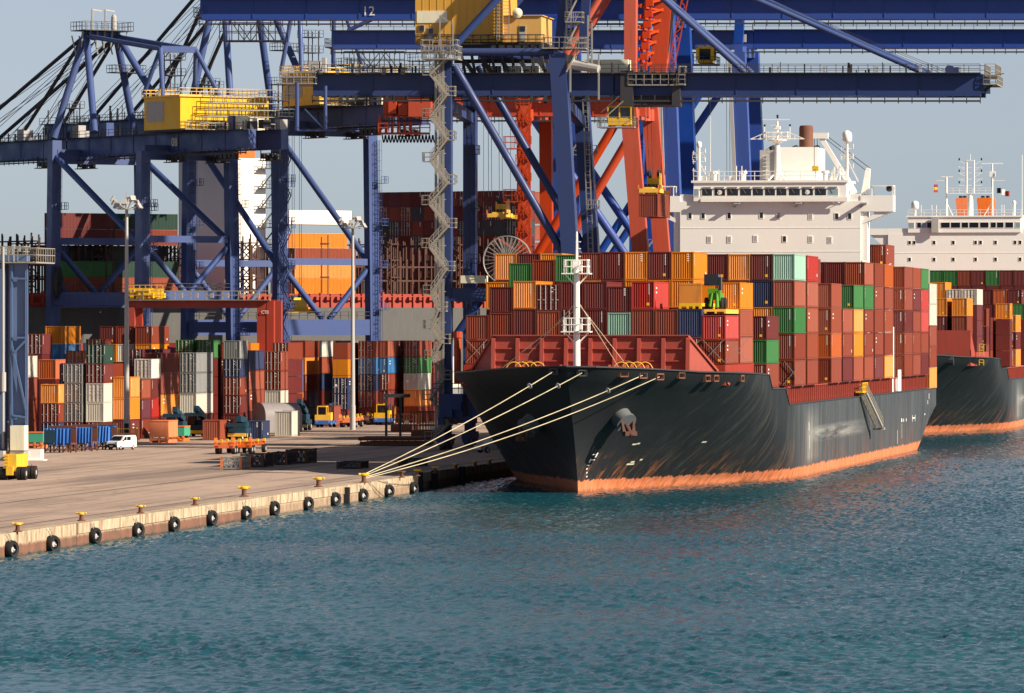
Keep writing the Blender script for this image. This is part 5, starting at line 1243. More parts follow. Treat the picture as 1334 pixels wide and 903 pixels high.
    platform(T, c1(364, 108, 4), c1(411, 108, 4), 9, VD, M['beige'], 1.3); platform(T, c1(366, 99, 4), c1(409, 99, 4), 5, VD, M['beige'], 1.2)
    mb = MB(); hbox(mb, 402, 80, 415, 94, 5, 8); hbox(mb, 419, 75, 424, 94, 5, 6); T.part('electrical_cabinet', mb, M['greypanel'])
    mb = MB(); mb.tube(c1(387, 108, 4), c1(387, 170, 4), .25); mb.tube(c1(424, 112, 4), c1(424, 170, 4), .22); mb.beam(c1(384, 170, 4), c1(438, 170, 4), .2); mb.beam(c1(397, 142, 4), c1(424, 170, 4), .15); T.part('hanging_frame', mb, M['slate'])
    # machinery at the foot
    mb = MB(); a = c1(585, 560, -2); mb.obox(a+UD*.6+Vector((0, 0, 3.0)), UD*1.5, VD*2.4, Vector((0, 0, 1.5))); mb.obox(a+UD*3.2+Vector((0, 0, 4.2)), UD*.5, VD*1.2, Vector((0, 0, 2.6))); mb.rail(a-UD*1.6-VD*2.6+Vector((0, 0, 4.6)), a+UD*3.8-VD*2.6+Vector((0, 0, 4.6)), 1.2, 1, .09); mb.beam(a+UD*3.8+Vector((0, 0, 4)), a+UD*9+Vector((0, 0, 9)), .5); mb.beam(a+UD*2+Vector((0, 0, 12)), a+UD*6+Vector((0, 0, 4)), .5)
    for k in range(5): mb.obox(a+UD*(-.5+k*1.1)-VD*3+Vector((0, 0, 1.2+.9*(k % 3))), UD*.35, VD*.3, Vector((0, 0, .5)))
    T.part('drive_house', mb, m)
    mb = MB(); mb.tube(c1(596, 500, -1), c1(596, 440, -1), .45); mb.tube(c1(596, 440, -1), c1(596, 432, -1), .6); T.part('hydraulic_post', mb, M['cred'])
crane_near()
tp = c1(844.5, 251, 8); tp.z = c1(844, 252, 8).z
spreader('container_spreader', 'yellow spreader gripping a rust red container high in the air', tp+VD*.0-UD*0, -TH, 12.1, 'spreaders hung from cranes')
container(Vector((tp.x, tp.y, tp.z-2.95)), -TH, 'r', 'rust red container hanging from a yellow spreader beside the white bridge wing', 'container in the air', 12.19, 2.93)

# --- two tall bright blue cranes farther along (12 and its neighbour), long girders above everything
def crane_tall(label, D, pxw, pxl, gy, hg, x0, x1, num, gr, dg):
    A = PX(pxw, HY, D); A = Vector((A.x, A.y, 0)); s = F/D; m = M['blue']
    c = lambda px, py, dv=0: PL(px, py, A+VD*dv, UD)
    T = Thing('ship_to_shore_crane', label, 'crane', (A.x, A.y, QZ), gr); B = 18.; sh = (1890-pxw)/F*s*B; shl = (1890-pxl)/F*s*B
    legs = {}
    for key, (px, dv, lean, q) in dict(wn=(pxw, 0, 9, 0), wf=(pxw+sh, B, 9, sh), ln=(pxl, 0, 0, 0), lf=(pxl+shl, B, 0, shl)).items():
        a, b = c(px, gy+16, dv), c(px+lean*2.2, 565, dv); b.z = QZ+3; T.box('leg', b, a, 2.2, 2.3, m, UD); bogies(T, Vector((b.x, b.y, QZ+.02)), VD, m); legs[key] = (a, b)
    for a, b in (('wn', 'wf'), ('ln', 'lf')): T.box('sill_beam', legs[a][1]+Vector((0, 0, 1.4)), legs[b][1]+Vector((0, 0, 1.4)), 1.6, 2, m); T.box('portal_tie', legs[a][0], legs[b][0], 1.3, 1.8, m)
    for k, (a, b) in enumerate((('ln', 'wn'), ('lf', 'wf'))):
        la, lb, wa, wb = legs[a][0], legs[a][1], legs[b][0], legs[b][1]
        T.box('portal_beam', lb.lerp(la, .24), wb.lerp(wa, .24), 1.4, 2, m)
        a0, b0, a1, b1 = dg[k]; T.tube('diagonal_brace', c(a0, b0, B*k), c(a1, b1, B*k), .62, m)
    gs = girder(T, 'girder', c(x0, gy, 6), c(pxw+20, gy, 6), 1.5, hg/s, m, VD, 0); girder(T, 'girder', c(x0+5, gy+1, 12), c(pxw+24, gy+1, 12), 1.5, hg/s, m, VD, 0, False, False)
    girder(T, 'boom', c(pxw+20.6, gy-1, 6), c(x1, gy-1, 6), 1.5, hg/s, m, VD, 0); girder(T, 'boom', c(pxw+25, gy, 12), c(x1+4, gy, 12), 1.5, hg/s, m, VD, 0, False, False)
    if num: p = c(480, 15, 6-.75-.1); text_part(num, 1.9, p, UD, M['white'], gs[0], T.off, -VD)
    mb = MB()                                              # service basket hung under the landside end
    a, b = c(x0+(24 if num else 15), gy+hg*.5+4, 4.5), c(x0+(104 if num else 94), gy+hg*.5+4, 4.5); dz = Vector((0, 0, 2.5))
    for o in (0, 5): 
        mb.rail(a-dz+VD*o, b-dz+VD*o, 2.5, 1.7, .12)
        for k in range(3): mb.beam(a.lerp(b, .2+k*.2)-dz*(k % 2)+VD*o, a.lerp(b, .4+k*.2)-dz*((k+1) % 2)+VD*o, .12)
    mb.hexa([p+Vector((0, 0, z)) for z in (-.1, 0) for p in (a-dz, b-dz, b-dz+VD*5, a-dz+VD*5)]); T.part('service_basket', mb, M['darksteel'])
    mb = MB(); e = c(x0, gy, 6); platform(T, c(x0-10, gy+9, 4.5), c(x0+1, gy+9, 4.5), 8, VD, M['darksteel'], 1.3)
    mb.tube(c(x0+20, gy-hg*.55, 9), c(pxw-40, -180, 9), .35); T.part('back_stay', mb, m)
    for dv in (6, 12): T.tube('forestay', c(pxw+20, -260, dv), c(x1-60, gy-hg*.5, dv), .35, m)
    for dv in (2, 16): T.box('mast_leg', c(pxw, gy+5, dv), c(pxw+18, -262, dv), 1.4, 1.4, m, UD); T.tube('back_stay', c(pxl+8, gy, dv), c(pxw+14, -255, dv), .5, m)
    # grey cable duct beside the waterside leg
    mb = MB(); mb.beam(c(pxw-12, gy+20, -1.3), c(pxw+4, 440, -1.3), .55, .4, UD); T.part('cable_duct', mb, M['greypanel'])
    mb = MB()
    for k in range(7): 
        a = legs['ln'][0].lerp(legs['ln'][1], .25+k*.1); mb.beam(a+UD*2+VD*-2, a+UD*5+VD*-2+Vector((0, 0, 4.2)), .3, .2); mb.rail(a+UD*2-VD*2, a+UD*5-VD*2, 1.2, 1, .1)
    T.part('stair_tower', mb, M['steel'])
    return T, c, legs
T12, c12, _ = crane_tall('tall bright blue crane numbered 12, its girder cut by the top edge', 866, 868, 722, 12.5, 26, 262, 1420, '12', 'cranes along the main quay', ((664, 108, 846, 379), (693, 108, 852, 345)))
T13, c13, _ = crane_tall('tall bright blue crane with an orange cab under its girder, farthest along', 954, 962, 830, 52, 22, 433, 1440, '', 'cranes along the main quay', ((922, 106, 772, 345), (948, 106, 788, 345)))
mb = MB(); a, b = c13(909, 82, 4), c13(928, 82, 4); P = [a, b, b+VD*3, a+VD*3]
mb.hexa([p+Vector((0, 0, z)) for z in (0, .5) for p in P]); mb.hexa([p+Vector((0, 0, z)) for z in (2.2, 2.6) for p in P])
for p in P: mb.beam(p+Vector((0, 0, .5)), p+Vector((0, 0, 2.3)), .5)
cab = T13.part('operator_cab', mb, M['yellow'])
mb = MB(); mb.hexa([p+Vector((0, 0, z)) for z in (.51, 2.19) for p in (a+UD*.2+VD*.2, b-UD*.2+VD*.2, b-UD*.2+VD*2.8, a+UD*.2+VD*2.8)]); T13.part('cab_window', mb, M['glass'], cab)
platform(T13, c13(899, 83, 3), c13(934, 83, 3), 4, VD, M['darksteel'], 1.1, cab)
mb = MB(); mb.beam(c13(903, 70, 4), c13(903, 83, 4), .2); mb.beam(c13(919, 62, 5), c13(919, 66, 5), 1.2); T13.part('trolley', mb, M['darksteel'])
mb = MB()
for px in (970, 966): mb.beam(c13(px, 45, 3), c13(px, 55, 3), .5)
T13.part('lamp_box', mb, M['greypanel'])
ropes(T13, [(c13(x, 66, 8), c13(x+1, 232, 8)) for x in (925, 946, 950, 955)], None, .05)

# --- red crane with its boom raised
def crane_red():
    A = PX(832, HY, 837); A = Vector((A.x, A.y, 0)); m = M['cred']; c = lambda px, py, dv=0: PL(px, py, A+VD*dv, UD); B = 17.
    T = Thing('ship_to_shore_crane', 'orange red quay crane with its boom raised upright', 'crane', (A.x, A.y, QZ), 'cranes along the main quay'); legs = {}
    for key, (xt, xb, dv) in dict(wn=(819, 852, 0), wf=(847, 880, B), ln=(682, 684, 0), lf=(711, 714, B)).items():
        a, b = c(xt, 138, dv), c(xb, 565, dv); b.z = QZ+3; T.box('leg', b, a, 1.7 if key[0] == 'l' else 2.2, 1.6, m, UD); bogies(T, Vector((b.x, b.y, QZ+.02)), VD, m); legs[key] = (a, b)
    for a, b in (('wn', 'wf'), ('ln', 'lf')): T.box('sill_beam', legs[a][1]+Vector((0, 0, 1.4)), legs[b][1]+Vector((0, 0, 1.4)), 1.5, 2, m); T.box('portal_tie', legs[a][0].lerp(legs[a][1], .03), legs[b][0].lerp(legs[b][1], .03), 1.2, 1.6, m)
    T.tube('diagonal_brace', c(800, 164, 0), c(696, 338, 0), .62, m); T.tube('diagonal_brace', c(818, 182, B), c(722, 345, B), .62, m)
    T.box('portal_beam', c(684, 372, 0), c(835, 372, 0), 1.4, 1.8, m); T.box('portal_beam', c(712, 372, B), c(862, 372, B), 1.4, 1.8, m)
    gs = girder(T, 'girder', c(500, 139, 5), c(842, 139, 5), 1.4, 2.5, m, VD, 0, True, True); girder(T, 'girder', c(508, 140, 11), c(846, 140, 11), 1.4, 2.5, m, VD, 0, False, False)
    for dv, (xb, xt) in ((4, (822, 822)), (12, (856, 880))):                       # the raised boom, two boxes side by side in the photo
        T.box('boom', c(xb, 122, dv), c(xt, -190, dv), 1.6 if dv == 4 else 2.3, 2.2, m, UD)
    mb = MB()
    for k in range(20):
        y = 92-k*14; a = c(830, y, 5); b = c(848+(92-y)*.22, y-10, 11); mb.beam(a, b, .3); mb.beam(c(830, y-14, 5), c(848+(92-y)*.22, y-8, 11), .25)
        for px in (834, 841): mb.beam(c(px+(92-y)*.08, y, 6), c(px+(106-y)*.08, y-14, 6), .28, .3, UD)
        mb.obox(c(838+(92-y)*.1, y-4, 6), UD*.5, VD*.5, Vector((0, 0, .45)))
    T.part('boom_lattice', mb, m)
    mb = MB()
    for k in range(22): y = 100-k*14; mb.beam(c(868+(100-y)*.2, y, 3), c(876+(100-y)*.2, y-7, 3), .12); mb.beam(c(876+(100-y)*.2, y-7, 3), c(868+(114-y)*.2, y-14, 3), .12)
    for o in (868, 876): mb.beam(c(o, 100, 3), c(o+58, -190, 3), .14)
    T.part('ladder', mb, M['cred'])
    mb = MB(); mb.beam(c(864, 100, 11.5), c(906, -190, 11.5), .5, .5, UD); T.part('boom_rail', mb, M['darksteel'])
    for dv, (x0, y0, x1, y1) in ((2, (754, 42, 788, -14)), (14, (752, 60, 800, -12))): T.tube('back_stay', c(700-(0 if dv == 2 else -10), 132, dv), c(x1+50, y1-84, dv), .5, m)
    mb = MB()
    def hb(x0, y0, x1, y1, v0, v1):
        a, b = c(x0, y1, v0), c(x1, y0, v0); P = [a, Vector((b.x, b.y, 0)), Vector((b.x, b.y, 0))+VD*(v1-v0), a+VD*(v1-v0)]
        mb.hexa([Vector((p.x, p.y, z)) for z in (a.z, b.z) for p in P])
    hb(532, 129, 561, 152, 2, 13); hb(592, 129, 606, 150, 1, 4); T.part('machinery_house', mb, m)
    mb = MB(); hb(519, 135, 531, 150, 3, 6); hb(506, 132, 516, 148, 3, 6)
    for k in range(6): mb.beam(c(495+k*8, 150, 4), c(495+k*8, 174, 4), .35)
    mb.rail(c(493, 172, 3), c(560, 172, 3), 1.2, 1.5, .12); mb.beam(c(493, 174, 4), c(560, 174, 4), .6, .3); T.part('hanging_frame', mb, m)
    mb = MB()
    for k in range(16):
        pts = [c(498+k*4.4+4.0*t, 176+10*math.sin(math.pi*t), 5) for t in np.linspace(0, 1, 6)]; mb.path(pts, .1, 5)
    T.part('festoon_cable', mb, M['black'])
    # lattice stair tower on the near landside leg
    mb = MB()
    for px in (676.5, 690): mb.beam(c(px, 128, -2), c(px, 560, -2), .3, .3, UD)
    for k in range(17): y = 140+k*24; mb.beam(c(677, y+22, -2), c(690, y, -2), .35, .2); mb.beam(c(690, y+22, -1), c(677, y, -1), .2); mb.rail(c(672, y, -2.4), c(692, y, -2.4), 1.1, 1, .1)
    st = T.part('stair_tower', mb, m)
    for y in (193, 262): platform(T, c(656, y, -2.5), c(678, y, -2.5), 2, VD, m, 1.6, st)
    mb = MB(); mb.beam(c(660, 200, -2), c(678, 225, -2), .25); mb.beam(c(648, 310, -2), c(678, 330, -2), .25); T.part('strut', mb, m, st)
    ropes(T, [(c(x, 152, 7), c(x+.5, 256, 7)) for x in (636, 640, 650, 654)], None, .05)
    ropes(T, [(c(x, 152, 9), c(x, 340, 9)) for x in (622, 630, 665)], None, .04)
    return c
cr_ = crane_red(); q = cr_(646, 284, 4); spreader('container_spreader', 'yellow spreader hanging empty in front of the shaded far boxes', q, -TH, 12.1, 'spreaders hung from cranes')
q = cr_(646, 262, 4)

# --- two slate blue cranes at the far quay (08 and its neighbour)
A2 = PX(244, HY, 1005); A2 = Vector((A2.x, A2.y, 0)); HX = 6.9
def crane_far(label, org, gau, sp, zp, zb, zg, za, num, gr, ext, housem, stair=0):
    m = M['slate']; T = Thing('ship_to_shore_crane', label, 'crane', (org.x, org.y, QZ), gr)
    def P(b, r, z): return Vector((org.x, org.y, 0))+BD*b+RD*r+Vector((0, 0, z))          # b out over the water, r along the quay
    h = sp/2; top = zg-1.4
    for b in (0, gau):
        for r in (-h, h): T.box('leg', P(b, r*1.05, QZ+2.6), P(b, r*.98, top+(2.5 if b else 0)), 1.75, 1.75, m, RD); bogies(T, P(b, r*1.05, QZ+.02), RD, m)
        T.box('portal_beam', P(b, -h*1.02, zp), P(b, h*1.02, zp), 1.5, 2.6, m); T.box('cross_tie', P(b, -h, zb), P(b, h, zb), 1., 1.1, m)
        T.tube('diagonal_brace', P(b, -h*.98, zb-.6), P(b, -.6, zp+1.3), .5, m); T.tube('diagonal_brace', P(b, h*.98, zb-.6), P(b, .6, zp+1.3), .5, m)
        T.box('sill_beam', P(b, -h, QZ+3.4), P(b, h, QZ+3.4), 1.5, 1.7, m); T.box('top_tie', P(b, -h, top-.2), P(b, h, top-.2), 1.4, 2.4, m)
        T.part('walkway', MB().rail(P(b, -h, zp+1.35)-BD*.7, P(b, h, zp+1.35)-BD*.7, 1.2, 1.6, .09), M['darksteel'])
    for r in (-h, h):
        T.box('side_tie', P(0, r, zp), P(gau, r, zp), 1.2, 1.8, m); T.tube('side_brace', P(gau, r*.98, top), P(0, r*1.03, zb-1), .55, m)
    girder(T, 'girder', P(-ext, -3, zg), P(gau+4, -3, zg), 1.3, 2.9, m, RD, 0); girder(T, 'girder', P(-ext, 3, zg), P(gau+4, 3, zg), 1.3, 2.9, m, RD, 0, True, False)
    gb = girder(T, 'boom', P(gau+4.4, -3, zg), P(gau+60, -3, zg), 1.3, 2.9, m, RD, 0); girder(T, 'boom', P(gau+4.4, 3, zg), P(gau+60, 3, zg), 1.3, 2.9, m, RD, 0, True, False)
    # A frame: front legs, back legs, backstays with their link, forestays
    xa = gau-1
    for r in (-h*.36, h*.36):
        T.tube('mast_leg', P(gau+1, r*2.6, top+3), P(xa, r, za), .62, m); T.tube('mast_leg', P(gau-13, r*2.6, top+3.5), P(xa-.5, r, za), .6, m)
        k = P(gau-27, r*1.1, za-3.2); T.tube('back_stay', P(xa, r, za), k, .4, m); T.tube('back_stay', k, P(-4, r*2.2, zg+3), .42, m); T.tube('stay_post', k, P(gau-24, r*1.6, zg+8), .38, m)
        for bb, rr in ((22, .32), (44, .32)): T.tube('forestay', P(xa, r, za), P(gau+bb, r*1.1, zg+1.6), rr, M['darksteel'], None, 8)
    T.box('stay_link', P(gau-27, -h*.4, za-3.2), P(gau-27, h*.4, za-3.2), .7, 1., m); T.box('apex_tie', P(xa, -h*.4, za), P(xa, h*.4, za), 1.1, 1.4, m)
    ap = platform(T, P(xa-3, -h*.55, za+.9), P(xa-3, h*.55, za+.9), 5, BD, M['darksteel'], 1.4, None, 'apex_platform')
    mb = MB()
    for r in (-h*.2, h*.1): mb.beam(P(xa, r, za+.9), P(xa, r, za+4.4), .3); mb.beam(P(xa, r, za+4.4), P(xa, r+1.8, za+4.2), .25)
    mb.lathe([(.4, 0), (.5, .4), (.45, 2.4), (.2, 2.8)], P(xa, h*.3, za+.9), 'z', 10)
    for r in np.linspace(-h*.5, h*.5, 7): mb.beam(P(xa-1, r, za-2), P(xa-1, r+.3, za+1), .2); mb.beam(P(xa+1, r, za-3), P(xa+1.5, r-.5, za), .2)
    T.part('apex_sheaves', mb, M['greypanel'], ap)
    platform(T, P(xa-2, h*.2, za-6), P(xa-2, h*.9, za-6), 3, BD, M['darksteel'], 1.2); platform(T, P(xa-6, h*.5, za-14), P(xa-6, h*1.1, za-14), 2.5, BD, M['darksteel'], 1.2)
    ropes(T, [(P(xa, r, za-1), P(gau+b, r*1.2, zg+2)) for r in (-2, -1.2, 1.2, 2) for b in (18, 27, 38, 50)], None, .05)
    # machinery house, railings on its roof, cabinets and clutter along the girders
    hb_, he_ = -12.6, -.8; w0, w1 = -h*1.02, h*.95; z0 = zg+1.9; z1 = z0+5.2
    mb = MB(); mb.hexa([P(b, r, z) for z in (z0, z1) for b, r in ((hb_, w0), (he_, w0), (he_, w1), (hb_, w1))]); mh = T.part('machinery_house', mb, housem)
    mb = MB(); Q = [P(hb_-.3, w0-.3, z1), P(hb_-.3, w1+.3, z1), P(he_+.3, w1+.3, z1), P(he_+.3, w0-.3, z1)]
    mb.hexa([q+Vector((0, 0, z)) for z in (.01, .3) for q in Q])
    for a, b in zip(Q, Q[1:]+Q[:1]): mb.rail(a+Vector((0, 0, .3)), b+Vector((0, 0, .3)), 1.1, 1.6, .08)
    T.part('roof', mb, housem, mh)
    mb = MB(); mb.hexa([P(b, r, z) for z in (z0+1.3, z1-.6) for b, r in ((hb_+5.3, w0-.06), (he_-1, w0-.06), (he_-1, w0-.005), (hb_+5.3, w0-.005))]); T.part('sign_panel', mb, M['greypanel'], mh)
    mb = MB(); mb.hexa([P(b, r, z) for z in (z0+.05, z0+2.2) for b, r in ((hb_-.06, w0+9), (hb_-.005, w0+9), (hb_-.005, w0+10), (hb_-.06, w0+10))]); T.part('door', mb, M['greypanel'], mh)
    platform(T, P(hb_-1.6, w0, z0), P(hb_-1.6, w1, z0), 1.4, BD, M['beige'], 1.2, mh, 'balcony')
    mb = MB(); mb.hexa([P(b, r, z) for z in (zg+1.6, z0-.05) for b, r in ((hb_, w0), (he_, w0), (he_, w1), (hb_, w1))]); T.part('house_frame', mb, M['darksteel'], mh)
    r_ = random.Random(9)
    for k, b in enumerate(list(np.linspace(-ext+1, hb_-3, 5))+list(np.linspace(he_+3, gau+30, 7))):
        mb = MB(); hgt = r_.uniform(1, 2.4); mb.obox(P(b, r_.choice((-3, 3)), zg+1.6+hgt/2), BD*r_.uniform(.5, 1.3), RD*.7, Vector((0, 0, hgt/2))); T.part('electrical_cabinet', mb, M[r_.choice(('greypanel', 'cream', 'slate'))])
    for k, (b, r, hh) in enumerate(((gau-12, h*.9, 14), (gau-26, h*.8, 9), (-ext*.6, h, 8), (gau+3, -h*.4, 6))):
        mb = MB()
        for i in (-1, 1):
            for j in (-1, 1): mb.beam(P(b+i, r+j, zg+1.5), P(b+i, r+j, zg+1.5+hh), .16)
        for z in np.arange(2.5, hh+.1, 2.6): mb.hexa([P(b+i*1.6, r+j*1.6, zg+1.5+z+q) for q in (0, .1) for i, j in ((-1, -1), (1, -1), (1, 1), (-1, 1))]); mb.rail(P(b-1.6, r-1.6, zg+1.6+z), P(b-1.6, r+1.6, zg+1.6+z), 1.1, .8, .07); mb.rail(P(b-1.6, r-1.6, zg+1.6+z), P(b+1.6, r-1.6, zg+1.6+z), 1.1, .8, .07)
        T.part('ladder_tower', mb, M['darksteel'])
    for b in (-ext+3, -6., gau+8):                          # gear slung under the girders
        for r in (-3.9, 3.9):
            mb = MB(); a = P(b, r, zg-3.2); e = P(b+6, r, zg-3.2); mb.beam(a, e, 1.2, .14); mb.rail(a, e, 1.2, .9, .1); mb.beam(a, a+Vector((0, 0, 2)), .16); mb.beam(e, e+Vector((0, 0, 2)), .16)
            for k in range(4): mb.obox(a.lerp(e, .15+.22*k)+Vector((0, 0, .5+.2*(k % 2))), BD*.45, RD*.4, Vector((0, 0, .4)))
            T.part('service_platform', mb, M['darksteel'])
    for k in range(9): mb = MB(); mb.obox(P(-ext+2+k*2.6, (-2, 2)[k % 2], zg+2.2+.4*(k % 3)), BD*.8, RD*.7, Vector((0, 0, .7))); T.part('hoist_gear', mb, M['darksteel'])
    # lift and stair column on the landside right leg
    mb = MB()
    for i, z in enumerate(np.arange(QZ+4, top-4, 3.0) if stair else ()):
        s = 1 if i % 2 else -1; a = P(-1.9, stair*h*1.04+s*.8, z); b = P(-1.9, stair*h*1.04-s*.8, z+3.0); mb.beam(a, b, .08, .16); mb.beam(a-BD*.7, b-BD*.7, .08, .16); mb.beam(a+Vector((0, 0, 1)), b+Vector((0, 0, 1)), .07); mb.rail(a-RD*.4, a+RD*.5, 1.1, .45, .07)
    if stair: T.part('stair_tower', mb, M['navy'])
    for b in (0, gau):
        for r in (-h, h): ladder(T, P(b-1.0, r*1.02+.4, top-2), P(b-1.0, r*1.05+.4, QZ+5), -BD, RD, M['slate'])
    scaff = MB()
    for lv in range(3):
        for k in range(3): a = P(-14.2-k*1.2, -h*.7+lv, zg+1.7+lv*2.2); scaff.rail(a, P(-14.2-k*1.2, h*.9, zg+1.7+lv*2.2), 2.2, 2.2, .1)
    T.part('scaffold', scaff, M['beige'])
    cl = MB()
    for k in range(40):
        a = P(r_.uniform(-ext, gau+58), r_.choice((-4.1, -3.6, 3.6)), zg+1.5); cl.beam(a, a+Vector((0, 0, r_.uniform(1.2, 2.8))), r_.uniform(.1, .3))
    cl.beam(P(-ext, -4.2, zg+1.55), P(gau+58, -4.2, zg+1.55), .15); cl.beam(P(-ext, 3.4, zg+1.55), P(gau+58, 3.4, zg+1.55), .15); T.part('cable_post_row', cl, M['darksteel'])
    if num: text_part(num, 2.0, P(-2.5, -3.85, zg), -BD, M['cream'], gb[0].parent, T.off, -RD)
    return T, P
T08, P08 = crane_far('slate blue crane numbered 08 with a yellow machinery house, at left', A2, 30, 16.8, 21.8, 31.6, 47.3, 66, '08', 'cranes at the far quay', 26, M['yellow'])
mb = MB(); mb.hexa([P08(30-.9, r, z) for z in (20.9, 22.1) for r in (-2.6, 1.2)]+[]) if False else mb.obox(P08(30-1.0, -.8, 21.9), RD*2.0, BD*.06, Vector((0, 0, .8)))
T08.part('sign_panel', mb, M['greypanel'])
cable_reel(T08, P08(28.5, -8.5, 24.5), 2.9, BD*.5-RD*.6, M['darksteel'], 24, True)
T09, P09 = crane_far('slate blue crane beside the zigzag stairs with a tall lamp before it', A2+RD*23.5-BD*5, 30, 17.5, 17.2, 28.0, 51.5, 78, '', 'cranes at the far quay', 26, M['yellow'], -1)
sp_ = PL(386, 409, A2+RD*20+BD*6, RD); spreader('container_spreader', 'yellow spreader hanging low between the slate blue legs', sp_-RD*3.2, math.radians(33)-math.pi/2, 6.6, 'spreaders hung from cranes')
ropes(T09, [(sp_+RD*(k-3.0)+Vector((0, 0, 2.6))+BD*0, Vector((sp_.x, sp_.y, 50.))+RD*(k-3.0)) for k in (2.2, 2.6, 3.6, 4.0)], None, .05)
# ------------------------------------------------------------------ yard gantries
def red_gantry():
    A = PX(250, HY, 955); A = Vector((A.x, A.y, 0)); c = lambda px, py, dv=0: PL(px, py, A+VD*dv, UD); m = M['shipred']
    T = Thing('yard_gantry', 'red rubber tyred yard gantry with a yellow trolley, behind the stacks', 'gantry crane', (A.x, A.y, QZ))
    for dv in (0, 6.5):
        T.box('girder', c(166+dv*1.6, 396, dv), c(352+dv*1.5, 396, dv), 1.0, 1.3, m)
        for px, wd in ((172, 1.0), (341, 1.3), (353, 1.1)):
            b = c(px+dv*1.5, 560, dv); b.z = QZ+1.6; T.box('leg', b, c(px+dv*1.5, 392, dv), wd, 1.1, m, UD)
    for px in (172, 347):
        a, b = c(px, 560, -1), c(px+12, 560, 8); a.z = b.z = QZ+1.5; T.box('sill_beam', a, b, 1.2, 1., m)
        for p in (a.lerp(b, .1), a.lerp(b, .9)): T.part('wheel', MB().tube(Vector((p.x-.3, p.y, QZ+.62)), Vector((p.x+.3, p.y, QZ+.62)), .62, n=16), M['black'])
    mb = MB(); mb.rail(c(166, 390, -.7), c(352, 390, -.7), 1.3, 2.4, .12); mb.beam(c(166, 391, -.7), c(352, 391, -.7), .8, .1); T.part('walkway', mb, M['beige'])
    text_part('CTI', .75, c(345, 407, -.72), UD, M['white'], T.root, T.off, -VD, 'lettering')
    mb = MB(); r = random.Random(3)
    for k in range(14): mb.obox(c(170+k*3, 383+r.uniform(-4, 3), r.uniform(0, 5)), UD*r.uniform(.3, .9), VD*.8, Vector((0, 0, r.uniform(.3, .8))))
    mb.rail(c(167, 380, -.5), c(212, 380, -.5), 1, .9, .1); T.part('trolley', mb, M['yellow'])
    mb = MB()
    for k in range(6): mb.beam(c(236+k*20, 388, 1), c(236+k*20, 382, 1), .5)
    T.part('lamp_box', mb, M['beige'])
red_gantry()
def blue_gantry():
    A = PX(20, HY, 622); A = Vector((A.x, A.y, 0)); c = lambda px, py, dv=0: PL(px, py, A+VD*dv, UD); m = M['paleblue']
    T = Thing('yard_gantry', 'pale blue yard gantry leg with yellow wheeled base at the left edge', 'gantry crane', (A.x, A.y, QZ))
    T.box('leg', c(1, 600, 0), c(1, 344, 0), 1.1, 1.4, m, UD); T.box('leg', c(24, 588, .3), c(24, 344, .3), 1.75, 1.2, m, UD); T.box('leg', c(-20, 600, 0), c(-20, 344, 0), 1.1, 1.4, m, UD)
    T.box('girder', c(-140, 338, .4), c(37, 338, .4), 1.4, .9, m); T.box('girder', c(-140, 338, 7), c(37, 338, 7), 1.4, .9, m); T.box('leg', c(24, 588, 7), c(24, 344, 7), 1.5, 1.2, m, UD)
    mb = MB()
    for px in (15.5, 35): mb.beam(c(px, 585, -.5), c(px, 345, -.5), .2, .2)
    for a, b in (((16, 541), (35, 544)), ((16, 440), (35, 440)), ((16, 363), (36, 363)), ((16, 452), (34, 535)), ((16, 462), (35, 442))): mb.beam(c(*a, -.6), c(*b, -.6), .2)
    T.part('frame_brace', mb, M['paleblue'])
    mb = MB(); mb.tube(c(4, 585, -1), c(4, 322, -1), .14); mb.tube(c(4, 510, -1), c(4, 485, -1), .3); mb.tube(c(18, 341, -1), c(18, 318, -1), .05); T.part('lamp_post', mb, M['greypanel'])
    platform(T, c(-60, 341, -1), c(47, 341, -1), 8.4, VD, M['beige'], 1.4); platform(T, c(-60, 334, 1), c(30, 334, 1), 3, VD, M['beige'], 1.0)
    mb = MB()
    for k in range(6): mb.beam(c(22+k*4, 338, 4), c(22+k*4, 326+(k*7 % 5), 4), .35)
    T.part('motor_housing', mb, M['darksteel'])
    mb = MB(); a = c(25, 586, -1.6); mb.obox(a+Vector((0, 0, 1.2)), UD*.72, VD*.9, Vector((0, 0, 1.25))); T.part('electrical_cabinet', mb, M['cream'])
    b = c(20, 622, -2); b.z = QZ
    mb = MB(); mb.obox(b+UD*.1+Vector((0, 0, 1.75)), UD*.6, VD*2.6, Vector((0, 0, .85))); mb.obox(b+UD*.1+Vector((0, 0, .95)), UD*.35, VD*3.0, Vector((0, 0, .45)))
    for k in range(5): mb.obox(b-UD*.35-VD*2.63+Vector((0, 0, 1.2+k*.32)), UD*.25, VD*.03, Vector((0, 0, .08)))
    base = T.part('wheel_base', mb, M['yellow'])
    for du in (-1.05, -.6, .95, 1.45):
        for dv in (-2.2, 2.2):
            mb = MB(); o = b+UD*du+VD*dv+Vector((0, 0, .68)); mb.tube(o-UD*.2, o+UD*.2, .68, n=18); w_ = T.part('wheel', mb, M['black'], base); T.part('hub', MB().tube(o-UD*.215, o+UD*.215, .26, n=12), M['greypanel'], w_)
    mb = MB(); s = b-UD*2.2-VD*2.9+Vector((0, 0, .8)); 
    for k in range(5): mb.hexa([s+UD*(-.5+k*.28+i)+VD*o+Vector((0, 0, -.6+j*1.1)) for o in (0, .08) for i, j in ((0, 0), (.14, 0), (.34, 1), (.2, 1))])
    T.part('hazard_board', mb, M['cream'], base)
    mb = MB(); mb.obox(b-UD*1.8+Vector((0, 0, 2.4)), UD*.9, VD*1.5, Vector((0, 0, .5))); T.part('engine_box', mb, M['greypanel'])
blue_gantry()

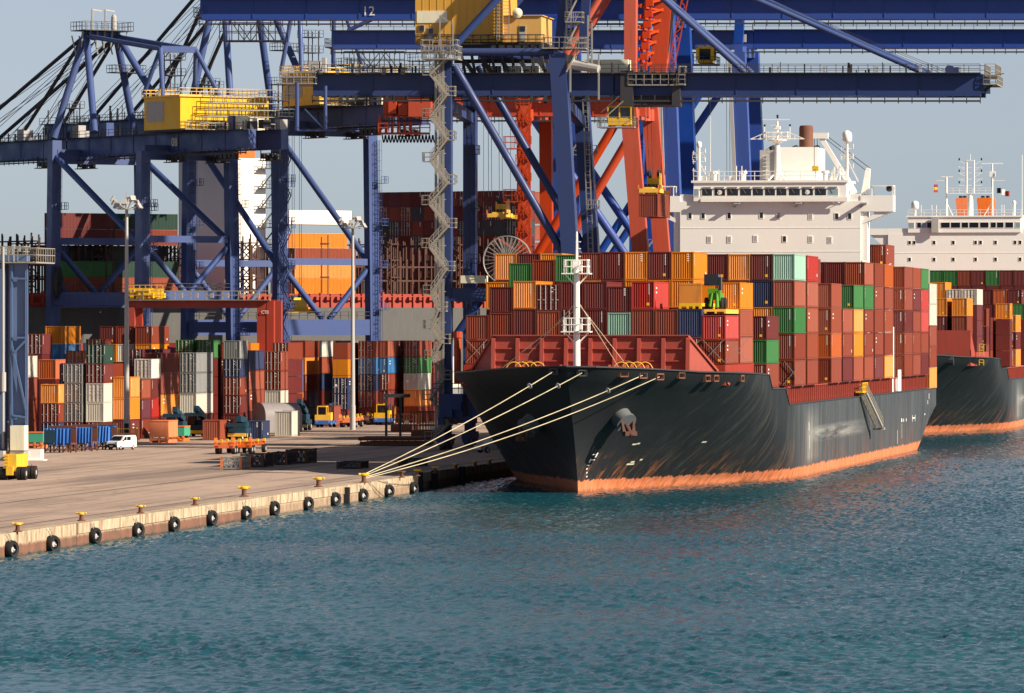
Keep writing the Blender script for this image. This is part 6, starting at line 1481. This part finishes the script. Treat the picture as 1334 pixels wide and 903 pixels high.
# ------------------------------------------------------------------ vehicles
def wheels(t, spots, r, w, hub=M['greypanel']):
    for x, y in spots:
        mb = MB(); mb.lathe([(r*.8, -w/2), (r, -w/2+.05), (r, w/2-.05), (r*.8, w/2)], (x, y, r), 'x', 18); wh = mb.build('wheel', M['black'], t)
        mb = MB(); mb.lathe([(r*.5, -w/2-.015), (r*.5, w/2+.015)], (x, y, r), 'x', 12); mb.build('rim', hub, wh)
def van():
    p = GP(158, 586); t = empty('parked_van', 'white compact panel van parked beside the tall lamp post', 'van', p, -TH-math.radians(24))
    mb = MB(); W = .89
    prof = [(-2.05, .35), (-2.1, .75), (-1.95, 1.02), (-1.15, 1.15), (-.55, 1.72), (-.2, 1.82), (1.75, 1.82), (2.0, 1.6), (2.05, .9), (2.05, .35)]
    mb.prism([(-W, y, z) for y, z in prof], (2*W, 0, 0)); wp = plain('van_white_paint', (.78, .78, .76), .3, 0, .5); mb.build('body', wp, t)
    mb = MB(); mb.quad((-.78, -1.17, 1.18), (.78, -1.17, 1.18), (.70, -.60, 1.70), (-.70, -.60, 1.70)); mb.k = 0; mb.build('windscreen', M['glass'], t).location = (0, -.02, .02)
    for s in (-1, 1):
        mb = MB(); x = s*(W+.006); mb.quad((x, -.75, 1.2), (x, -.1, 1.2), (x, -.1, 1.65), (x, -.45, 1.65)); mb.quad((x, .0, 1.2), (x, .8, 1.2), (x, .8, 1.65), (x, .0, 1.65)); mb.build('side_window', M['glass'], t)
        mb = MB(); mb.box(s*.62, -2.09, .78, s*.86, -1.95, .98); mb.build('headlight', M['palegl'], t)
        mb = MB(); mb.box(s*.9, -.95, 1.12, s*1.08, -.85, 1.3); mb.build('mirror', M['black'], t)
    mb = MB(); mb.box(-.88, -2.16, .32, .88, -2.06, .66); mb.box(-.5, -2.12, .68, .5, -2.07, .8); mb.build('bumper', M['black'], t)
    mb = MB(); mb.box(-.26, -2.18, .45, .26, -2.161, .56); mb.build('number_plate', M['white'], t)
    wheels(t, [(-.8, -1.3), (.8, -1.3), (-.8, 1.35), (.8, 1.35)], .31, .2)
van()
def tractor(px, py, label, rz, lowc):
    p = GP(px, py); t = empty('terminal_tractor', label, 'tractor', p, rz, 'yellow terminal tractors')
    mb = MB(); mb.box(-1.2, 0, .55, 1.2, 5.2, 1.0); mb.box(-1.25, -.35, .5, 1.25, .6, 1.1); mb.build('chassis', lowc, t)
    mb = MB(); mb.box(-1.25, -.3, 1.101, 1.25, 1.4, 1.95); mb.box(-.95, .2, 3.15, .45, 1.9, 3.3)
    for x, y in ((-.95, .2), (.45, .2), (-.95, 1.8), (.45, 1.8)): mb.box(x-.05, y, 1.95, x+.07, y+.1, 3.15)
    mb.box(.6, .2, 1.95, 1.2, 1.6, 2.3); cab = mb.build('cab', M['yellow'], t)
    mb = MB(); mb.box(-.85, .28, 1.96, .4, 1.75, 3.14); mb.build('cab_window', M['glass'], cab)
    mb = MB(); mb.box(.9, 1.7, 1.0, 1.1, 1.9, 3.4); mb.build('exhaust_pipe', M['darksteel'], t)
    for s in (-1, 1): mb = MB(); mb.box(s*.8, -.38, .8, s*1.1, -.3, 1.0); mb.build('headlight', M['palegl'], t)
    wheels(t, [(-1, .9), (1, .9), (-1, 4.1), (1, 4.1)], .52, .45)
    return t
tractor(421, 557, 'yellow terminal tractor with blue bumper parked before the rust red box', -TH, M['tarp'])
tractor(498, 554, 'yellow terminal tractor with dark cab window, rightmost of three', -TH, M['tarp'])
tractor(480, 551, 'yellow terminal tractor half hidden behind a trailer, middle of three', -TH, M['orange'])
def trailer(px, py, label, rz, L, m, load=None, grp='orange terminal trailers'):
    p = GP(px, py); t = empty('terminal_trailer', label, 'trailer', p, rz, grp); 
    mb = MB()
    for x in (-.75, .45): mb.box(x, 0, 1.0, x+.3, L, 1.45)
    for y in np.arange(0, L, 1.9): mb.box(-1.25, y, 1.1, 1.25, y+.25, 1.42)
    mb.prism([(-1.3, -.05, 1.42), (-1.3, .35, 2.0), (-1.3, .35, 1.42)], (.4, 0, 0)); mb.prism([(.9, -.05, 1.42), (.9, .35, 2.0), (.9, .35, 1.42)], (.4, 0, 0)); mb.box(-1.3, -.06, .75, 1.3, .1, 1.1)
    mb.build('frame', m, t)
    for y in (.1, L*.4, L*.8):
        for x in (-1.28, .98): mb = MB(); mb.box(x, y, 1.43, x+.3, y+.4, 1.75); mb.build('corner_guide', M['yellow'], t)
    for s in (-1, 1): mb = MB(); mb.box(s*.7, -.09, .85, s*1.1, -.06, 1.02); mb.build('tail_light', CM['b'], t)
    wheels(t, [(-.98, .9), (.98, .9), (-.98, 2.1), (.98, 2.1)]+([(-.98, L-1), (.98, L-1)] if L > 7 else []), .5, .5)
    return t
trailer(292, 592, 'empty orange terminal trailer, left of the pair on the open quay', -TH, 9, M['orange'])
trailer(314, 591, 'empty orange terminal trailer, right of the pair on the open quay', -TH-.04, 9, M['orange'])
trailer(452, 557, 'orange trailer parked right of the first yellow tractor', -TH, 8, M['orange']); trailer(470, 554, 'rusty trailer between two yellow tractors', -TH, 8, M['rusty'])
trailer(441, 553, 'orange trailer carrying a blue skip', -TH, 7, M['orange'])
p = GP(438, 552); t = empty('skip', 'blue open skip lying on an orange trailer', 'skip', Vector((p.x+.6, p.y+3.4, QZ+1.78)), -TH); mb = MB(); mb.prism([(-1.2, 0, .0), (1.3, 0, .0), (1.9, 0, 2.1), (-1.9, 0, 1.4)], (0, 3, 0)); mb.build('bin', plain('skip_blue', (.03, .20, .60), .5), t)
mb = MB(); mb.prism([(-.8, -.03, .3), (.9, -.03, 1.2), (1.4, -.03, 1.9), (-1.2, -.03, .9)], (0, .02, 0)); mb.build('stripe', M['white'], t)
def machine(px, py, label, L, z):                     # dark teal reach stackers / generator units
    p = GP(px, py); t = empty('reach_stacker', label, 'machine', p, -TH, 'teal machines before the stacks')
    mb = MB(); mb.box(-1.2, 0, .7, 1.2, L, 1.6); mb.box(-1.1, 2, 1.6, .9, L, 2.4); mb.build('chassis', M['teal'], t)
    mb = MB(); mb.beam((.3, L, 2.6), (.3, -.6, z), .7, .8); mb.box(-1.3, -1.0, z-1.1, 1.3, -.6, z-.6); mb.build('boom', M['teal'], t)
    mb = MB(); mb.box(-1.05, .4, 1.62, -.1, 1.9, 3.0); mb.build('cab', M['glass'], t)
    mb = MB(); mb.box(-1.25, -.4, .45, 1.25, -.02, .9); mb.build('counterweight', M['yellow'], t)
    wheels(t, [(-1.05, .7), (1.05, .7), (-1.05, L-1), (1.05, L-1)], .6, .5)
machine(254, 569, 'dark teal stacking machine with yellow foot beside the lone faded red box', 5, 4.0)
machine(388, 561, 'dark teal stacking machine right of the tall cream box', 5, 4.4)
machine(309, 573, 'small dark teal machine behind the orange trailers', 4, 2.9)
machine(226, 572, 'dark teal machine under a raised boom left of the yellow footed one', 5, 4.1)
def skid(px, py, label, m, w, L, h, name, cat, legm):
    p = GP(px, py); t = empty(name, label, cat, p, -TH)
    mb = MB(); mb.box(-w/2, 0, .75, w/2, L, .75+h); mb.build('bin', m, t); mb = MB()
    for x in (-w/2+.1, -.1, w/2-.35): mb.box(x, -.05, 0, x+.25, L, .4); mb.box(x, -.1, .4, x+.25, .5, .745)
    mb.box(-w/2, -.06, .3, w/2, .1, .5); mb.box(-w/2-.05, -.05, .75+h, w/2+.05, L, .75+h+.12); mb.build('skid', legm, t)
skid(207, 577, 'orange waste bin on skids left of the green one', M['orange'], 2.6, 6, 2.1, 'waste_bin', 'bin', M['orange'])
skid(231, 575, 'green covered bin on orange skids beside the large orange bin', M['tarpg'], 1.9, 4, 1.2, 'waste_bin', 'bin', M['orange'])
skid(45, 584, 'pale green bin under the leftmost stack', M['tarpg'], 2.2, 3, 1.2, 'waste_bin', 'bin', M['orange'])
# flat racks covered with blue tarpaulin
for i, (px, py, w_, lab) in enumerate(((75, 590, 3.4, 'rusty cargo rack under a blue tarpaulin, left of the row before the yard'), (104, 588, 3.2, 'rusty cargo rack under a blue tarpaulin, middle of the row before the yard'), (131, 586, 3.0, 'rusty cargo rack with a trailing blue tarpaulin, beside the white van'))):
    p = GP(px, py); t = empty('cargo_rack', lab, 'cargo rack', p, -TH, 'blue covered racks before the yard'); mb = MB(); h = w_/2
    for x in (-h, -h/3, h/3, h-.18): mb.box(x, 0, 0, x+.18, .2, 1.1); mb.box(x, 3, 0, x+.18, 3.2, 1.1); mb.beam((x+.1, .1, .1), (x+.8, .1, 1), .12)
    mb.box(-h, -.02, 1.0, h, 3.2, 1.2); mb.box(-h, -.04, .35, h, .1, .5); mb.box(-h, 2.8, 1.2, h, 3, 3.0); mb.box(-h, 2.7, 3.0, h, 3.1, 3.3); mb.build('frame', M['rusty'], t)
    mb = MB(); r = random.Random(i+2); n = 26; pts = []
    for k in range(n+1):
        x = -h+2*h*k/n; d = .16*math.sin(k*1.9)+r.uniform(-.07, .07); lo = .95+.25*math.sin(k*.8+i)+(-.9*(k/n)**3 if i == 2 else 0); lo = 1.0+.2*math.sin(k*.9+i) if i < 2 else max(.08, 1.1-(1-k/n)**2*1.2)
        pts.append(((x, -.14+d-(1-k/n)*.9*(i == 2), lo), (x, -.1+d*.4, 2.95+r.uniform(-.1, .08)), (x, 2.6, 2.85+r.uniform(-.1, .1))))
    for a, b in zip(pts[:-1], pts[1:]): mb.quad(a[0], b[0], b[1], a[1]); mb.quad(a[1], b[1], b[2], a[2])
    tp_ = mb.build('tarpaulin', M['tarp'], t, smooth=60)
    if i != 1: mb = MB(); mb.box(-h*.95, -.35, 1.2, -h*.1, -.32, 2.8); mb.build('dark_panel', M['teal'], t)
# concrete foot with hazard stripes, white block, cone
p = GP(42, 600); t = empty('concrete_block', 'white painted low block beside the blue gantry leg', 'block', p, -TH); mb = MB(); mb.box(-1.0, 0, 0, 1.0, 1.6, 1.25); mb.box(-1.2, -.2, 0, 1.35, 1.8, .12); mb.box(-.6, -.03, .5, -.3, .0, 1.0); mb.build('block', M['shipwhite'], t)
p = GP(41.5, 613.5); t = empty('traffic_cone', 'small red traffic cone standing right of the gantry wheels', 'cone', p, 0); mb = MB(); mb.lathe([(.22, 0), (.22, .04), (.16, .05), (.03, .75)], (0, 0, 0), 'z', 12); mb.build('cone', CM['b'], t); mb = MB(); mb.lathe([(.125, .3), (.088, .5)], (0, 0, 0), 'z', 12); mb.build('band', M['white'], t)
# ------------------------------------------------------------------ lamp posts
def mast(px, pb, ytop, label, ped=True):
    g = GP(px, pb); zt = PX(px, ytop, g.y).z; t = empty('floodlight_mast', label, 'lamp post', g, 0, 'tall floodlight masts'); hgt = zt-QZ
    mb = MB(); mb.lathe([(.42, 0), (.42, hgt*.12), (.36, hgt*.121), (.2, hgt)], (0, 0, 0), 'z', 14); mb.build('pole', M['greypanel'], t, smooth=50)
    mb = MB(); mb.lathe([(1.2, hgt-.1), (1.2, hgt), (.3, hgt+.02)], (0, 0, 0), 'z', 16); mb.tube((0, 0, hgt), (0, 0, hgt+2.2), .05, n=5); hd = mb.build('head_frame', M['steel'], t)
    for k in range(10):
        a = 2*math.pi*k/10+.2; d = Vector((math.cos(a), math.sin(a), 0)); e = Vector((-d.y, d.x, 0)); c_ = d*1.75+Vector((0, 0, hgt+.35+.5*(k % 3)))
        mb = MB(); mb.beam(d*.3+Vector((0, 0, hgt)), c_, .1); mb.obox(c_+d*.15, e*.38, (d*.5+Vector((0, 0, -.8))).normalized()*.36, (d*.8+Vector((0, 0, .5))).normalized()*.13); mb.build('floodlight', M['greypanel'], hd)
    if ped:
        mb = MB(); mb.box(-.9, -.9, 0, .9, .9, .9); mb.build('plinth', M['cream'], t); mb = MB()
        for s in (-1.3, 1.2): mb.box(s, -1.5, 0, s+.2, -1.3, 2.0); mb.box(s, 1.2, 0, s+.2, 1.4, 2.0)
        mb.rail((-1.2, -1.4, 0), (1.3, -1.4, 0), 1.9, 2.4, .16, 3); mb.build('guard_rail', M['yellow'], t); mb = MB(); mb.box(-.3, -.5, .9, .3, -.3, 2.6); mb.build('switch_box', M['black'], t)
    return t
mast(165, 577, 272, 'tall floodlight mast with yellow guard at its foot, behind the white van')
mast(459.5, 560, 297, 'tall slim floodlight mast in the middle of the yard', False)
mast(331.5, 534, 308, 'floodlight mast farther back behind the red gantry', False)
M['tank'] = paint('tank_lilac_grey', (.24, .22, .23), .6, .25, .04, .03)
# ------------------------------------------------------------------ dome tanks, cages, frames under the crane
for px, pb, r, L, lab in ((338, 563, 2.1, 6, 'grey arched tank shelter behind the orange trailers'), (408, 548, 1.9, 6, 'smaller grey arched tank farther right behind the tractors')):
    g = GP(px, pb); t = empty('arched_tank', lab, 'tank', g, -TH-.9); mb = MB(); hh = 4.3 if r > 2 else 4.0; pts = [Vector((-r, 0, 0))]+[Vector((-r*math.cos(a), 0, hh-r+r*math.sin(a))) for a in np.linspace(0, math.pi, 17)]+[Vector((r, 0, 0))]
    mb.prism(pts, (0, L, 0)); mb.build('shell', M['tank'], t, smooth=30)
    mb = MB(); mb.prism([p*1.02 for p in pts], (0, -.06, 0)); mb.build('end_panel', M['tank'], t)
def cage(px, py, label, w, L, h, red=True):
    g = GP(px, py); t = empty('steel_cage', label, 'cage', g, -TH, 'steel cages on the open quay'); mb = MB(); x = w/2
    for y in (0, L):
        for z in (.15, h): mb.beam((-x, y, z), (x, y, z), .14)
        for k in range(4): mb.beam((-x+w*k/4, y, .2), (-x+w*(k+1)/4, y, h), .08); mb.beam((-x+w*k/4, y, h), (-x+w*(k+1)/4, y, .2), .08); mb.beam((-x+w*k/4, y, .1), (-x+w*k/4, y, h), .08)
    for s in (-x, x):
        for z in (.15, h*.5, h): mb.beam((s, 0, z), (s, L, z), .12)
        for k in range(8): mb.beam((s, L*k/8, .1), (s, L*(k+1)/8, h), .08); mb.beam((s, L*k/8, h), (s, L*(k+1)/8, .1), .08)
    mb.box(-x, 0, .1, x, L, .2); mb.build('mesh_frame', M['steel' if red else 'darksteel'], t)
    mb = MB()
    for s in (-1, 1):
        for y in (-.05, L-.15): mb.box(s*x-.14, y, 0, s*x+.14, y+.22, h+.1)
    mb.build('corner_post', M['orange'] if red else M['rusty'], t)
cage(301, 612, 'steel mesh cage with orange corner posts behind the quay edge, left of three', 2.1, 5, 1.3)
cage(328, 609, 'dark steel mesh cage beside the one with orange posts', 2.3, 6, 1.4, False); cage(361, 606, 'dark steel mesh cage with red post, right pair on the open quay', 2.0, 6, 1.35, False); cage(386, 604, 'dark steel mesh cage at the right end of its row', 2.2, 6, 1.5, False)
cage(454, 611, 'low dark steel frame lying in the crane shadow', 2.4, 5, .7, False)
cage(533, 608, 'low dark frame near the mooring ropes', 2.2, 5, .8, False)
g = GP(508, 581); t = empty('hatch_cover_stack', 'long stack of rusty hatch panels lying in the crane shadow', 'steel panels', Vector((g.x, g.y, QZ)), -TH); mb = MB()
for k in range(2): mb.box(-4-k*.2, 0, .06+k*.62, 4.3-k*.1, 9, .5+k*.62)
for x in np.arange(-3.9, 4.2, .9): mb.box(x, -.05, .0, x+.15, 0, 1.1)
mb.build('panel', M['rusty'], t)
for px, pb, w_, h, lab in ((522, 563, 3.0, 2.6, 'rusty open steel frame left of the orange brown one under the crane'), (552, 571, 3.6, 3.7, 'orange brown steel frame at the foot of the zigzag stairs')):
    g = GP(px, pb); t = empty('spreader_frame', lab, 'steel frame', g, -TH); mb = MB(); x = w_/2
    mb.box(-x, 0, .05, x, 7, 1.1)
    for k in range(9): mb.box(-x+w_*k/8-.07, 0, 1.1, -x+w_*k/8+.07, .15, h); mb.box(-x+w_*k/8-.07, 6.8, 1.1, -x+w_*k/8+.07, 7, h)
    for z in (1.8, h): mb.box(-x, -.02, z-.1, x, .17, z); mb.box(-x, 6.8, z-.1, x, 7.02, z)
    mb.build('frame', M['rusty'], t); mb = MB(); mb.box(x-.9, -.08, 1.2, x-.3, -.03, 1.7); mb.build('plate', M['cream'], t)
g = GP(512, 570); t = empty('goods_portal', 'dark steel portal frame standing before the white doored box', 'steel frame', g, -TH); mb = MB()
for x in (-1, 1.0): mb.box(x-.15, 0, 0, x+.15, .4, 5.6)
mb.box(-1.3, -.05, 5.601, 2.4, .45, 6.1); mb.build('frame', M['darksteel'], t)
# dark flat lorry on the shaded quay
g = GP(644, 590); t = empty('pickup_truck', 'dark pickup truck parked in the shade under the bow', 'truck', g, -TH-.9); mb = MB(); mb.prism([(-.9, y, z) for y, z in ((-2.4, .4), (-2.4, .95), (-1.3, 1.05), (-.7, 1.7), (.6, 1.7), (.75, 1.1), (2.5, 1.1), (2.5, .4))], (1.8, 0, 0)); mb.build('body', M['greypanel'], t)
mb = MB(); mb.box(-.91, -.65, 1.12, .91, .5, 1.6); mb.build('side_window', M['glass'], t); wheels(t, [(-.85, -1.5), (.85, -1.5), (-.85, 1.6), (.85, 1.6)], .38, .25)
# ------------------------------------------------------------------ bollards, tyre fenders, ropes
def bollard(px, py, label, sc=1., m='yellow', dark=False):
    g = GP(px, py, QZ+.012); t = empty('bollard', label, 'bollard', g, rnd.uniform(-.4, .4), 'yellow mooring bollards on the quay edge')
    mb = MB(); mb.lathe([(.45*sc, 0), (.45*sc, .07), (.25*sc, .12), (.2*sc, .5*sc), (.24*sc, .66*sc)], (0, 0, 0), 'z', 16); mb.build('stem', M['rusty'], t, smooth=40)
    mb = MB(); mb.lathe([(.24*sc, .661*sc), (.36*sc, .72*sc), (.38*sc, .84*sc), (.28*sc, .94*sc), (.06*sc, .97*sc)], (0, 0, 0), 'z', 16)
    for s in (-1, 1): mb.tube((s*.2*sc, 0, .8*sc), (s*.56*sc, 0, .86*sc), .14*sc, .11*sc, 8)
    mb.build('head', M[m], t, smooth=40)
    return t
BL = [(23, 693), (106, 679), (183, 669), (254, 658.5), (318, 647), (415, 634.5), (474, 629), (523.5, 622.5), (543.5, 620), (567, 616.5), (594, 612), (619, 608.5), (638, 605.5), (660, 602), (682, 598)]
for i, (px, py) in enumerate(BL):
    lab = f'yellow mooring bollard on the quay edge, {ORD[i]} from the left' if i not in (6, 7) else ('yellow mooring bollard holding the four ropes' if i == 6 else 'rust red mooring bollard right of the roped one')
    bollard(px, py, lab, 1.0 if i in (4, 5, 6) else .74, 'rusty' if i == 7 else 'yellow')
def tyre(px, py, label):
    k = (px-CX)/F; a = QO-UD*.1; tt = (a.x*VD.y-a.y*VD.x)/(k*VD.y-VD.x); p = PX(px, py, tt); R = .70
    t = empty('tyre_fender', label, 'tyre', p+UD*.32, -TH, 'tyre fenders hung on the quay wall')
    mb = MB(); mb.lathe([(R*.56, -.26), (R*.86, -.33), (R*.97, -.2), (R, 0), (R*.97, .2), (R*.86, .33), (R*.56, .26), (R*.5, 0), (R*.56, -.26)], (0, 0, 0), 'x', 26); me = mb.build('tyre', M['black'], t, smooth=40)
    me.rotation_euler = (0, 0, rnd.uniform(-.5, -.25))
    mb = MB(); mb.lathe([(R*.3, -.14), (R*.3, .14)], (0, 0, 0), 'x', 14); mb.tube((-.2, .0, .1), (.2, .2, -.1), .12, n=6); h = mb.build('hub', M['greypanel'], t); h.rotation_euler = me.rotation_euler
    mb = MB()
    for d in (-.55, .45): mb.path([Vector((.15, d*.35, .3)), Vector((-.2, d, 1.0)), Vector((-.42, d*1.2, QZ-p.z+.05))], .035, 5)
    mb.build('chain', M['beige'], t)
for i, (px, py) in enumerate(((9, 716), (63, 709), (118, 698.5), (174, 691.5), (221, 683.5), (270.5, 675), (315.5, 669), (352.5, 662.5), (396.5, 656.5), (432, 650.5), (468, 645.5), (502, 640), (534.5, 636.5))):
    tyre(px, py, f'black tyre fender hanging on the quay wall, {ORD[i]} from the left')
for i, (px, py, lab) in enumerate(((451.5, 662, 'dark fender post on the sunlit wall between two tyres'), (566, 640, 'dark fender post just past the corner of the quay'), (547, 641, 'dark fender post at the corner of the quay'), (602, 632, 'dark fender post in the ship shadow'))):
    k = (px-CX)/F; a = QO+UD*(.15 if px < 545 else REC+.3); tt = (a.x*VD.y-a.y*VD.x)/(k*VD.y-VD.x); p = PX(px, 600, tt)
    mb = MB(); mb.box(-.28, -.35, -1.6, .28, .35, 1.6 if px < 545 else 1.9); o = mb.build('fender_post', M['black']); o.location = (p.x, p.y, 0); o.rotation_euler = (0, 0, -TH); tag(o, lab, 'fender', 'fender posts')
def sag(a, b, s, n=18): return [a.lerp(b, i/n)-Vector((0, 0, 4*s*(i/n)*(1-i/n))) for i in range(n+1)]
RB = GP(474, 629, QZ+.012)+Vector((0, 0, .75))
for i, (k, s, gx, lab) in enumerate(((721, .35, 730, 'pale mooring rope, uppermost of the four from bow to quay'), (758, .4, 730, 'pale mooring rope, second from the top of four'), (837, .6, 798, 'pale mooring rope, third from the top of four'), (859, .8, None, 'pale mooring rope, lowest of the four from bow to quay'))):
    c_ = CH[k]; a = ship_world(SO, c_.x, c_.y, c_.z); pts = sag(a, RB+Vector((.1*i-.15, 0, -.1*i)), s); mb = MB(); mb.path(pts, .046, 6); o = mb.build('mooring_rope', M['rope'], None, None, 60); tag(o, lab, 'rope', 'mooring ropes of the near ship')
    if i < 3:
        q = pts[2].lerp(pts[3], .3) if i != 1 else pts[2]; d = (pts[3]-pts[2]).normalized(); mb = MB(); mb.tube(Vector(), d*.06, .3, n=16); mb.tube(-d*.15, d*.25, .09, n=8)
        o = mb.build('rat_guard', M['greypanel']); o.location = q; tag(o, ['round rat guard disc on the uppermost rope', 'round rat guard disc on the second rope', 'round rat guard disc on the third rope'][i], 'rat guard', 'rat guards on the ropes')
a = ship_world(SO, CH[650].x, CH[650].y, CH[650].z)
for b, lab in ((GP(634, 604, QZ+.6), 'thin slack line from the shaded bow to the quay, left one'), (GP(652, 603, QZ+.6), 'thin slack line from the shaded bow to the quay, right one')):
    mb = MB(); mb.path(sag(a, b, .3), .035, 5); tag(mb.build('heaving_line', M['beige']), lab, 'rope', 'thin lines at the bow')
